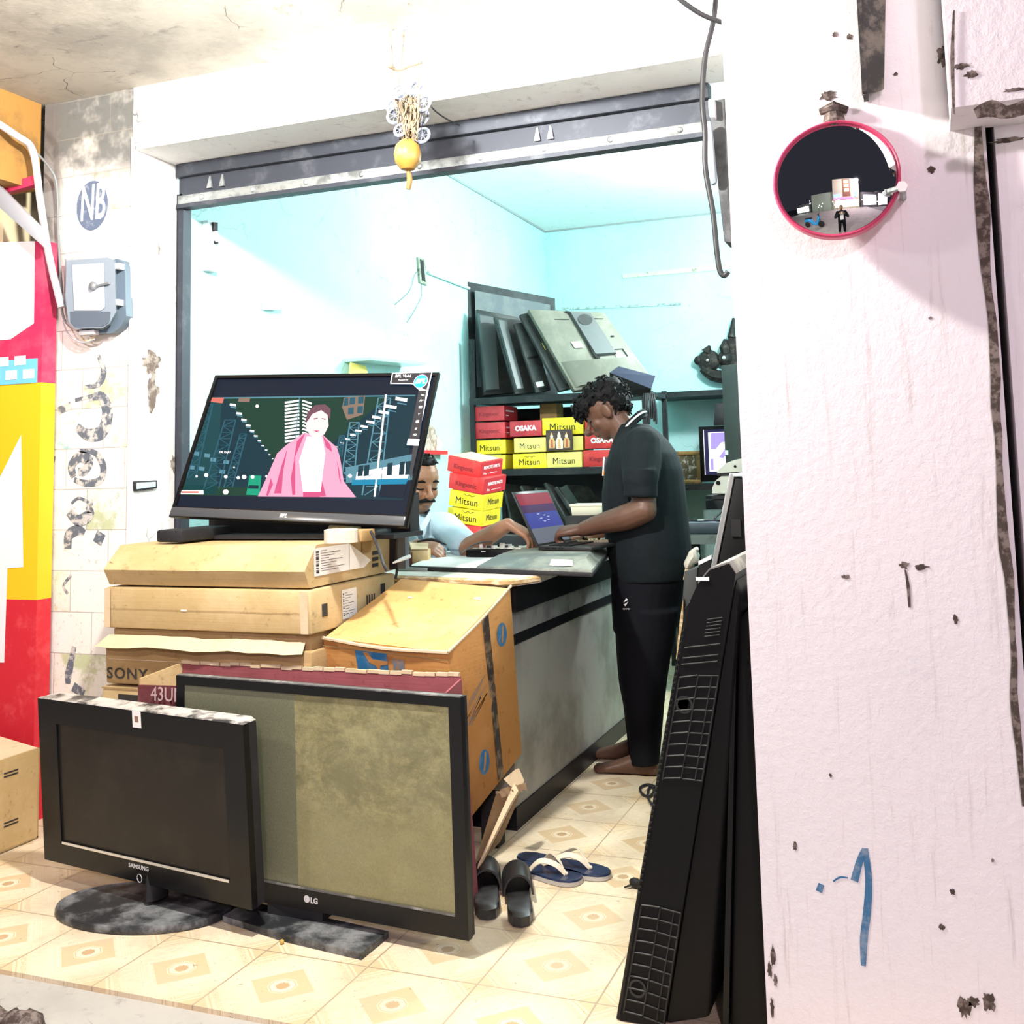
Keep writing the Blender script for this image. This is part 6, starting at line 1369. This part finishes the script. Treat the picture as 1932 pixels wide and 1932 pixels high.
# desk with a slim player and leads
dy = 5.9; zd = P(1300, 1008, Y=dy).z
xd = P(1262, 1008, Y=dy).x
t = thing('desk', 'dark desk along the right wall carrying a slim grey player', 'desk', ((xd+SX1)/2, 6.2, 0))
b = MB(m_rack); b.bx(xd, SX1-.002, dy, 6.5, zd-.03, zd, bev=.004); b.build('top', t)
b = MB(m_lam2); b.bx(xd+.002, SX1-.004, dy-.004, dy, zd-.055, zd-.004); b.build('front_edge', t)
for x in (xd+.02, SX1-.06): b = MB(m_rack); b.bx(x, x+.04, dy+.03, 6.45, .001, zd-.03); b.build('leg_panel', t)
t = thing('slim_player', 'slim grey player with a white label lying on the dark desk', 'disc player', (P(1320, 990, Y=5.95).x, 6.05, zd))
x0, x1 = P(1293, 980, Y=5.95).x, P(1362, 980, Y=5.95).x
b = MB(mat('blue_grey_casing', (.12, .13, .16), .4, .2)); b.bx(x0, x1, 5.94, 6.25, zd+.001, zd+.062, bev=.004); b.build('casing', t)
b = MB(m_white); p = P(1322, 981, Y=5.938); b.box(p, (.035, .003, .009)); b.build('label', t)
cable('desk_lead', 'black leads snaking over the slim grey player', [V((x0, 6.1, zd+.068)), V((x0+.08, 6.0, zd+.07)), V((x0+.14, 6.05, zd+.07)), V((x0+.2, 6.0, zd+.07)), V((x0+.24, 6.1, zd+.09)), V((x0+.17, 6.2, zd+.11)), V((x0+.12, 6.18, zd+.072))], .006)
# white moulded machines
m_ivory = mat('ivory_moulded_plastic', (.62, .61, .54), .4, 0, .5, (.54, .53, .46), 6)
yw = 4.9
def dome(name, label, pts, base, yy, dp, hole=None, extra=None):
    o = [P(x, y, Y=yy) for x, y in pts]; t = thing(name, label, 'machine', (sum((p.x for p in o))/len(o), yy+dp/2, min(p.z for p in o)))
    b = MB(m_ivory); b.loft([[p for p in o], [p+V((0, dp, 0)) for p in o]]); b.build('shell', t)
    q = [P(x, y, Y=yy-.004) for x, y in base]; b = MB(m_blackm); b.loft([[p for p in q], [p+V((0, dp+.008, 0)) for p in q]]); b.build('base', t)
    if hole: b = MB(m_black); b.lathe([(hole[2], 0), (hole[2], .003)], frame(P(hole[0], hole[1], Y=yy-.002), (1, 0, 0), (0, 0, 1)), seg=14); b.build('knob', t)
    return t
dome('moulded_machine', 'ivory domed machine housing on a black base at the pillar edge, upper of two', [(1352, 893), (1358, 884), (1370, 874), (1385, 868), (1400, 865), (1440, 865), (1440, 890)], [(1352, 893), (1440, 887), (1440, 897), (1354, 898)], yw, .25, (1387, 880, .006))
dome('moulded_machine', 'ivory curved machine housing with a black hole behind the silver-edged television', [(1343, 931), (1344, 920), (1350, 907), (1360, 899), (1375, 896), (1440, 898), (1440, 932)], [(1332, 935), (1440, 935), (1440, 943), (1332, 941)], yw, .22, (1355, 911, .010))
item('equipment_stand', 'black open stand behind the leaning televisions carrying the ivory machines', 'stand', lambda b: (b.bx(P(1332, 940, Y=yw).x, SX1-.002, yw-.01, yw+.3, P(1340, 953, Y=yw).z-.02, P(1340, 944, Y=yw).z, m_rack), b.bx(P(1345, 900, Y=yw).x+.06, SX1-.002, yw+.26, yw+.3, .001, P(1340, 897, Y=yw).z, m_rack)))
# carved dark wall ornaments
m_carv = mat('dark_carved_wood', (.010, .009, .008), .6, 0, .3, (.06, .052, .04), 30, (.5, .65), .4, 50)
yo = YB-.07
t = thing('wall_ornament', 'dark carved ornament with round bosses hung high on the back wall by the pillar', 'ornament', P(1345, 685, Y=yo))
b = MB(m_carv); c = P(1337, 681, Y=yo); b.lathe([(.0, -.05), (.07, -.04), (.085, -.01), (.07, .02), (.03, .035)], frame(c, (1, 0, 0), (0, 0, 1)), seg=24); bs_ = b.build('boss', t)
b = MB(m_silver); b.ell(c+V((0, -.045, 0)), (.012, .01, .012), seg=10); b.build('boss_mirror', bs_)
b = MB(m_carv); c2 = P(1368, 676, Y=yo); b.lathe([(0, -.05), (.05, -.04), (.06, -.01), (.045, .02), (.02, .035)], frame(c2, (1, 0, 0), (0, 0, 1)), seg=20); bs_ = b.build('boss', t)
b = MB(m_silver); b.ell(c2+V((0, -.045, 0)), (.015, .01, .015), seg=10); b.build('boss_mirror', bs_)
b = MB(m_carv)
b.tube([P(1333, 665, Y=yo), P(1339, 652, Y=yo)], [.045, .008], seg=10); b.ell(P(1318, 680, Y=yo), (.035, .03, .035)); b.tube([P(1325, 695, Y=yo), P(1345, 708, Y=yo), P(1375, 712, Y=yo)], [.03, .045, .05], seg=10, sm=3)
b.slab([P(1373, 634, Y=yo), P(1392, 634, Y=yo), P(1394, 690, Y=yo), P(1376, 690, Y=yo)], .05); b.tube([P(1369, 640, Y=yo), P(1367, 655, Y=yo), P(1370, 668, Y=yo)], [.015, .04, .035], seg=10); b.tube([P(1384, 600, Y=yo), P(1380, 636, Y=yo)], [.01, .03], seg=8)
b.build('carving', t)
def wallbar(name, label, p0, p1, wd, m, Yw=YB-.012, th=.014):
    return item(name, label, 'strip', lambda b: b.hexa([P(*p0, Y=Yw)+V((0, 0, -wd/2)), P(*p1, Y=Yw)+V((0, 0, -wd/2)), P(*p1, Y=Yw)+V((0, th, -wd/2)), P(*p0, Y=Yw)+V((0, th, -wd/2)), P(*p0, Y=Yw)+V((0, 0, wd/2)), P(*p1, Y=Yw)+V((0, 0, wd/2)), P(*p1, Y=Yw)+V((0, th, wd/2)), P(*p0, Y=Yw)+V((0, th, wd/2))], m))
wallbar('wall_batten', 'dusty cream batten fixed high on the back wall', (1174, 521), (1400, 501), .034, mat('dusty_cream_batten', (.62, .66, .50), .7, 0, .3, (.3, .3, .22), 25, (.55, .66)))
wallbar('cable_trunking', 'thin pale cable trunking along the back wall above the televisions', (1050, 583), (1284, 573), .020, mat('pale_cyan_trunking', (.52, .70, .68), .6, 0, .3, (.25, .33, .32), 30))
# ------------------------------------------------------------------ fixtures on the cyan left wall
XW = XL+.004
def onw(px, py, o=.0): return P(px, py, X=XL+o)
item('tube_holder', 'slim empty white tube-light holder on the cyan wall near the shutter', 'fixture', lambda b: (b.slab([onw(392, 415, .03), onw(411, 418, .03), onw(411, 514, .03), onw(393, 510, .03)], .028, mat('white_blue_holder', (.62, .72, .75), .5), .002), b.slab([onw(403, 419, .042), onw(411, 420, .042), onw(411, 436, .042), onw(404, 436, .042)], .01, m_blackm), b.tube([onw(407, 436, .045), onw(410, 456, .045)], .008, m_white), b.slab([onw(407, 454, .042), onw(412, 454, .042), onw(412, 460, .042), onw(408, 460, .042)], .01, m_blackm)))
item('switch_plate', 'old narrow switch plate with hanging wires on the cyan wall left of the rack', 'switch', lambda b: (b.slab([onw(789, 485, .014), onw(802, 490, .014), onw(806, 539, .014), onw(793, 533, .014)], .013, mat('dirty_switch_plate', (.35, .38, .30), .6, 0, .3, (.1, .1, .08), 30)), b.slab([onw(793, 489, .017), onw(799, 492, .017), onw(803, 532, .017), onw(797, 528, .017)], .004, m_blackm)))
cable('wall_wire', 'hair-thin grey wire trailing down left from the old switch plate', [onw(790, 510, .006), onw(782, 520, .006), onw(772, 550, .006), onw(745, 575, .006)], .002, mat('grey_wire_sheath', (.2, .2, .2)))
cable('wall_wire', 'hair-thin grey wire curving under the old switch plate toward the lit television', [onw(795, 536, .006), onw(795, 560, .006), onw(780, 590, .006), onw(768, 608, .006)], .002, mat('grey_wire_sheath', (.2, .2, .2)))
b = MB(mat('pale_cyan_pipe', (.55, .68, .66), .6)); b.tube([onw(808, 514, .012), onw(885, 544, .012)], .010, seg=8); setp(b.build('wall_conduit'), 'pale conduit running from the old switch plate to the grey board', 'conduit')
item('wall_box', 'small white plastic box on the middle of the cyan wall', 'box', lambda b: b.slab([onw(506, 566, .03), onw(532, 571, .03), onw(530, 585, .03), onw(505, 584, .03)], .029, m_whs, .004))
t = thing('wall_bracket_shelf', 'narrow pale glass shelf on the cyan wall above the lit television', 'shelf', onw(700, 690))
b = MB(mat('pale_green_glass', (.42, .60, .56), .2, 0, .5)); b.hexa([onw(649, 683, 0), onw(757, 692, 0), onw(757, 692, 0)+V((.16, 0, 0)), onw(649, 683, 0)+V((.16, 0, 0)), onw(649, 677, 0), onw(757, 687, 0), onw(757, 687, 0)+V((.16, 0, 0)), onw(649, 677, 0)+V((.16, 0, 0))]); b.build('shelf', t)
item('yellow_paper', 'yellow paper packet tucked under the pale glass shelf', 'packet', lambda b: b.slab([onw(663, 684, .05), onw(690, 690, .05), onw(697, 712, .05), onw(661, 712, .05)], .01, m_ybox2))
t = thing('wall_shrine', 'small arched picture with a red ledge on the cyan wall behind the seated man', 'picture', onw(815, 850))
yA = onw(800, 850).y
b = MB(mat('aged_arch_print', (.30, .22, .17), .6, 0, .3, (.62, .55, .46), 30, (.45, .6))); pA = [onw(x, y, .02) for x, y in ((795, 852), (824, 852), (825, 825), (822, 812), (815, 803), (806, 800), (797, 804))]; b.loft([[p for p in pA], [p-V((.018, 0, 0)) for p in pA]]); b.build('image', t)
b = MB(m_white); pB = [onw(x, y, .012) for x, y in ((795, 853), (830, 853), (836, 838), (826, 822)) ]; b.loft([[p for p in pB], [p-V((.006, 0, 0)) for p in pB]]); b.build('paper', t)
b = MB(mat('bright_red_ledge', (.62, .02, .04), .4)); b.hexa([onw(790, 857, 0), onw(831, 858, 0), onw(831, 858, 0)+V((.05, 0, 0)), onw(790, 857, 0)+V((.05, 0, 0)), onw(790, 850, 0), onw(831, 851, 0), onw(831, 851, 0)+V((.05, 0, 0)), onw(790, 850, 0)+V((.05, 0, 0))]); b.build('ledge', t)
# ------------------------------------------------------------------ electric meter
t = thing('electric_meter', 'clear-covered electricity meter box mounted on the worn tiled wall', 'meter', P(180, 640, Y=3.19))
ym = 3.115
def mo(px, py, o=0): return P(px, py, Y=ym+o)
g = N('frosted_clear_plastic'); g.b.inputs['Transmission Weight'].default_value = .35; m_clear = g.fin((.42, .50, .58), .18, 0, .5)
ol = [(122, 488), (205, 482), (216, 486), (220, 496), (222, 590), (210, 612), (196, 622), (140, 624), (126, 610), (120, 560)]
b = MB(mat('blue_grey_meter_back', (.14, .19, .24), .5)); o = [P(x+16, y+6, Y=3.16) for x, y in ol]; b.loft([[p for p in o], [p+V((0, .038, 0)) for p in o]]); b.build('back_box', t)
b = MB(m_clear); o1 = [mo(x, y, .045) for x, y in ol]; o2 = [mo(171+(x-171)*.93, 553+(y-553)*.95, 0) for x, y in ol]; b.loft([o1, o2]); b.build('clear_cover', t)
b = MB(mat('pale_meter_face', (.50, .56, .64), .4)); b.loft([[mo(x, y, -.001) for x, y in ((136, 500), (196, 496), (198, 580), (190, 586), (140, 586))], [mo(x, y, -.004) for x, y in ((136, 500), (196, 496), (198, 580), (190, 586), (140, 586))]]); b.build('face', t)
b = MB(mat('slate_lower_cover', (.12, .15, .19), .3)); b.loft([[mo(x, y, -.001) for x, y in ((132, 588), (208, 588), (206, 608), (194, 616), (142, 617), (133, 608))], [mo(x, y, -.003) for x, y in ((132, 588), (208, 588), (206, 608), (194, 616), (142, 617), (133, 608))]]); b.build('terminal_cover', t)
b = MB(mat('grey_seal', (.30, .32, .34), .4, .4)); b.lathe([(.016, 0), (.016, .012), (.010, .016)], frame(mo(178, 540, -.004), (1, 0, 0), (0, 0, 1)), seg=16); b.tube([mo(180, 540, -.01), mo(206, 534, -.008)], .005); b.build('seal', t)
for (x, y) in ((226, 503), (224, 571)): b = MB(m_white); b.box(mo(x, y, .03), (.018, .03, .022)); b.build('clip', t)
b = MB(m_silver); b.box(mo(168, 628, .03), (.075, .03, .020), m_wirew, .004); b.build('bottom_clip', t)
cable('meter_wire', 'thin wires looping below the clear electricity meter', [mo(118, 606, .05), mo(130, 632, .04), mo(155, 646, .04), mo(178, 640, .04)], .003, m_wirew)
cable('meter_wire', 'brown wire ends sagging just under the meter\'s bottom clip', [mo(150, 630, .045), mo(160, 642, .04), mo(172, 640, .04), mo(180, 632, .045)], .003, m_ply)
t = thing('name_plate', 'tiny dark-edged nameplate on the plaster jamb', 'nameplate', P(275, 917, X=XJ)); 
o = [P(x, y, X=XJ+.012) for x, y in ((254, 908), (297, 906), (297, 921), (255, 927))]
b = MB(m_blackm); b.slab(o, .011, None, .003); b.build('frame', t)
o = [P(x, y, X=XJ+.0135) for x, y in ((258, 911), (294, 909), (294, 918), (258, 923))]; b = MB(mat('pale_blue_plate', (.45, .58, .64), .4, 0, .4, (.7, .7, .7), 60)); b.slab(o, .002); b.build('plate', t)
# ------------------------------------------------------------------ hanging charm
yk = 3.06
def ch(px, py, o=0): return P(px, py, Y=yk+o)
t = thing('hanging_charm', 'bundle of dried strings, pale plastic rings and an ochre gourd hanging from the beam', 'charm', ch(770, 60))
m_str = mat('dry_straw_string', (.24, .185, .12), .8, 0, .2, (.10, .075, .05), 30)
m_ring = mat('clear_grey_rings', (.17, .185, .23), .3, 0, .4, (.06, .07, .09), 30)
b = MB(m_str)
for (p, q, r_) in (((735, 62), (742, 150), .0025), ((762, 58), (752, 160), .0025), ((788, 120), (786, 185), .0025), ((735, 62), (788, 112), .0012)): b.tube([ch(*p), ch((p[0]+q[0])/2+2, (p[1]+q[1])/2), ch(*q)], r_, seg=5, sm=3)
b.tube([ch(732, 124), ch(752, 132), ch(775, 124), ch(795, 118)], .006, seg=6, sm=3)
b.build('suspension_string', t)
b = MB(mat('grey_hook', (.25, .26, .30), .4, .4)); b.tube([P(735, 60, Y=3.19), ch(745, 58, .05), ch(758, 50, 0), ch(764, 54)], .004, seg=6, sm=3); b.ell(ch(761, 54), (.018, .012, .010)); b.build('hook', t)
for i, (x, y, r_, tx) in enumerate(((752, 172, .024, .5), (784, 168, .026, -.4), (742, 200, .025, .2), (800, 195, .026, -.2), (745, 218, .028, .6), (797, 222, .026, -.5), (755, 245, .022, .2), (797, 255, .026, .4), (770, 190, .020, 0))):
    b = MB(m_ring); M = frame(ch(x, y, .02*((i % 3)-1)), (1, .3*tx, 0), (.2*tx, .25, 1))
    b.loft([[M @ V((math.cos(a)*(r_+k), math.sin(a)*(r_+k)*1.1, z)) for a in [2*math.pi*j/22 for j in range(22)]] for k, z in ((0, -.003), (.003, 0), (0, .003), (-.007, .002), (-.007, -.002), (0, -.003))], cap=False)
    for s in range(7): a = 2*math.pi*s/7; b.tube([M @ V((0, 0, 0)), M @ V((math.cos(a)*r_, math.sin(a)*r_*1.1, 0))], .0016, seg=4)
    b.build('ring', t)
b = MB(m_str); rd = random.Random(12)
for i in range(46):
    a = V((770+rd.uniform(-20, 26), 175+rd.uniform(0, 30), 0)); p = []
    for k in range(5): p.append(ch(a.x+(768-a.x)*k*.16+rd.uniform(-9, 9), a.y+k*rd.uniform(16, 24), rd.uniform(-.03, .02)))
    b.tube(p, .0022, seg=4, sm=3)
setp(b.build('dry_fibres', t), kind='stuff')
b = MB(mat('ochre_gourd', (.30, .165, .03), .5, 0, .3, (.42, .30, .12), 10, (.45, .65))); c = ch(769, 291, -.005); b.lathe([(.0, -.058), (.022, -.052), (.042, -.028), (.046, 0), (.040, .028), (.020, .048), (.0, .052)], Matrix.Translation(c), seg=24); b.build('gourd', t)
b = MB(mat('dried_brown_tip', (.24, .13, .04), .7, 0, .2, (.2, .12, .05), 30)); b.tube([ch(769, 318), ch(773, 338), ch(770, 357)], [.006, .010, .009], seg=8, sm=3); b.build('dried_tip', t)
cable('hanging_wire', 'thin dark wire slanting from the charm to the shutter hood', [ch(805, 190), ch(822, 210, .02), ch(845, 226, .12), P(866, 236, Y=3.3)], .003)
# ------------------------------------------------------------------ convex mirror on the pillar
mc = P(1577, 338, Y=2.335); r0 = .134
Mm = frame(mc, (1, .03, 0), (0, .06, 1)); Mm = Mm @ Matrix.Rotation(-.05, 4, 'X')
t = thing('convex_mirror', 'round convex safety mirror with a pink-red rim fixed on the pink pillar', 'mirror', mc+V((0, .06, 0)))
g = N('mirror_chrome'); m_mir = g.fin((.86, .87, .88), .02, 1.0, .5)
b = MB(m_mir); Rs = .26; b.lathe([(r0*k*.955, math.sqrt(Rs*Rs-(r0*k*.955)**2)-math.sqrt(Rs*Rs-(r0*.955)**2)+.002) for k in (1, .97, .93, .88, .8, .7, .6, .5, .4, .3, .2, .1, .0)], Mm, seg=64); b.build('mirror_face', t, ang=60)
b = MB(mat('pink_red_rim', (.56, .05, .13), .35, 0, .5)); b.lathe([(r0*.955, .0), (r0*.955, .006), (r0*.975, .008), (r0, .004), (r0, -.015), (r0*.9, -.03)], Mm, seg=64); b.build('rim', t)
b = MB(m_grime); b.tube([mc+V((.0, .03, .10)), mc+V((0, .045, .155))], [.03, .022], seg=10); b.tube([mc+V((-.03, .055, .172)), mc+V((0, .05, .178)), mc+V((.03, .056, .168))], [.008, .014, .008], seg=8); b.build('mount', t)
b = MB(m_galv); pb = P(1702, 353, Y=2.30); b.tube([pb, pb+V((0, .10, 0))], .007, seg=8); b.tube([pb+V((-.028, .012, -.003)), pb], .006, seg=6); b.lathe([(.012, 0), (.012, .008)], frame(pb, (1, 0, 0), (0, 0, 1)), m_silver, 6); b.build('rim_bolt', t)
# ------------------------------------------------------------------ street behind, seen only in the mirror
m_asph = plaster('street_asphalt', (.20, .19, .18), (.14, .135, .13), (.09, .08, .07), crack=0)
b = MB(m_asph); b.bx(-40, 40, -40, -2.6, -.18, -.14); setp(b.build('floor_street'), kind='structure')
t = thing('building', 'night-lit pale building across the street, seen in the round mirror', 'building', (1, -9.5, 0))
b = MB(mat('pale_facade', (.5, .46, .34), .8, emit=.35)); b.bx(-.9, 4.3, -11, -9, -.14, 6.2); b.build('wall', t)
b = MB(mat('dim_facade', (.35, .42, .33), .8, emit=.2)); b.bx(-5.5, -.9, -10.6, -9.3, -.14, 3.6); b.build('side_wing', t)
b = MB(glow('warm_window', (1, .72, .35), 5))
for i in range(3): b.bx(1.3, 2.2, -8.99, -8.9, 3.4+i*.9, 4.0+i*.9)
b.build('lit_window', t)
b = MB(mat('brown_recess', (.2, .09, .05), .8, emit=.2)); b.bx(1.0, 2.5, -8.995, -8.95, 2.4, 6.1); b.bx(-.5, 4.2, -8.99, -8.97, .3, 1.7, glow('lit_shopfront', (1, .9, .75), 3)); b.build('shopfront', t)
b = MB(glow('pink_sign_light', (1, .1, .3), 6)); b.bx(-.7, 2.9, -8.9, -8.8, 1.9, 2.2); b.build('sign_band', t)
b = MB(glow('blue_sign_light', (.15, .4, 1), 6)); b.bx(3.2, 3.8, -8.9, -8.8, 2.3, 3.3); b.bx(-.7, .6, -8.9, -8.8, 2.35, 2.9); b.build('sign_panel', t)
for i, (x0, x1, z0, z1, cn, cc_, st) in enumerate(((5.2, 8.5, .4, 2.6, 'white_shop_glow', (1, .92, 1), 5), (-9.5, -6.2, .3, 1.4, 'cool_shop_glow', (.85, 1, .95), 4), (9.2, 12.5, .3, 3.0, 'pink_shop_glow', (1, .8, .95), 6))):
    b = MB(mat('grey_shop_wall', (.2, .2, .2), .8)); b.bx(x0-.3, x1+.3, -10, -9, -.14, z1+.6); t = thing('building', ('wide white-lit shop right of the pale building in the round mirror', 'low dim shop left of the pale building in the round mirror', 'brightest pink-white shop at the edge of the round mirror')[i], 'building', ((x0+x1)/2, -9.5, 0)); b.build('wall', t)
    b = MB(glow(cn, cc_, st)); b.bx(x0, x1, -8.99, -8.95, z0, z1); b.build('shopfront', t)
rd = random.Random(8)
for i in range(22):
    b = MB(glow('street_bulb_white', (1, .95, .9), 12)); c = V((rd.uniform(-7, 11), -8.2+rd.uniform(-.4, .5), rd.uniform(.8, 2.4))); b.ell(c, rd.uniform(.05, .10), seg=8); b.tube([c-V((0, 0, .04)), V((c.x, c.y, -.139))], .02, m_blackm, 6)
    setp(b.build('street_lamp'), 'small white street light in the row reflected in the round mirror', 'lamp', 'row of street lights across the road')
t = thing('scooter', 'bright blue parked scooter reflected in the round mirror', 'scooter', (-2.1, -1.5, -.01))
mbl = mat('bright_blue_body', (.02, .32, .75), .3)
b = MB(mbl); b.tube([V((-2.75, -1.5, .55)), V((-2.3, -1.5, .62)), V((-2.0, -1.5, .35)), V((-1.7, -1.5, .35)), V((-1.5, -1.5, .85))], [.10, .16, .12, .10, .10], seg=12, sm=4); b.build('body', t)
b = MB(m_blackm); b.tube([V((-2.7, -1.5, .74)), V((-2.1, -1.5, .76))], .11, seg=10, flat=.5); b.build('seat', t)
for x in (-2.6, -1.4): b = MB(m_blackm); b.lathe([(.14, -.05), (.24, -.04), (.24, .04), (.14, .05)], frame((x, -1.5, .236), (1, 0, 0), (0, 0, 1)), seg=24); b.build('wheel', t)
b = MB(m_blackm); b.tube([V((-1.4, -1.5, .24)), V((-1.52, -1.5, 1.0))], .03); b.tube([V((-1.52, -1.8, 1.02)), V((-1.52, -1.2, 1.02))], .02); b.build('handlebar', t)
pho = thing('person', 'person in a dark jacket and white top taking the picture, reflected in the round mirror', 'person', (.02, -.42, -.012))
mb = MB(); hc3 = V((.02, -.42, 1.42)); head(mb, hc3, (-.1, 1, 0), (0, 0, 1)); limb(mb, [hc3-V((0, 0, .08)), V((.02, -.44, 1.26))], [.055, .06])
mb.oval([(V((.02, -.44, z)), V((wx, 0, 0)), V((0, wy, 0))) for z, wx, wy in ((1.27, .08, .06), (1.22, .19, .10), (1.0, .18, .11), (.80, .17, .11))], None, 20)
for s in (-1, 1):
    limb(mb, [V((.02+s*.20, -.44, 1.20)), V((.02+s*.30, -.32, .98)), V((.02+s*.10, -.16, 1.20))], [.05, .045, .03]); hand(mb, V((.02+s*.10, -.155, 1.20)), (-s*.5, .3, .6), (0, -1, .2), s, .6, .9)
    limb(mb, [V((.02+s*.09, -.44, .82)), V((.02+s*.12, -.42, .42)), V((.02+s*.14, -.44, .05))], [.09, .065, .045]); mb.oval([(V((.02+s*.14, y, .04)), V((.04, 0, 0)), V((0, 0, .035))) for y in (-.50, -.42, -.30)], None, 12)
remeshed(mb, 'body', pho, m_skl, .009, 3)
mb = MB(); mb.oval([(V((.02, -.44, z)), V((wx, 0, 0)), V((0, wy, 0))) for z, wx, wy in ((1.28, .09, .07), (1.23, .21, .12), (1.0, .20, .13), (.78, .19, .13))], None, 20)
for s in (-1, 1): limb(mb, [V((.02+s*.19, -.44, 1.20)), V((.02+s*.30, -.33, .98)), V((.02+s*.13, -.19, 1.17))], [.075, .07, .05])
remeshed(mb, 'jacket', pho, m_tee, .012, 4)
b = MB(m_white); b.bx(-.06, .10, -.325, -.30, .84, 1.24); b.build('white_top', pho)
mb = MB()
for s in (-1, 1): limb(mb, [V((.02+s*.09, -.44, .82)), V((.02+s*.12, -.42, .42)), V((.02+s*.14, -.44, .10))], [.11, .085, .065])
remeshed(mb, 'trousers', pho, m_pant, .012, 3)
mb = MB(m_hair); hairdo(mb, hc3, Matrix(((.1, .995, 0), (1, -.1, 0), (0, 0, 1))).transposed(), [((-.02, 0, .05), (.09, .085, .07))], 40, 2); mb.build('hair', pho)
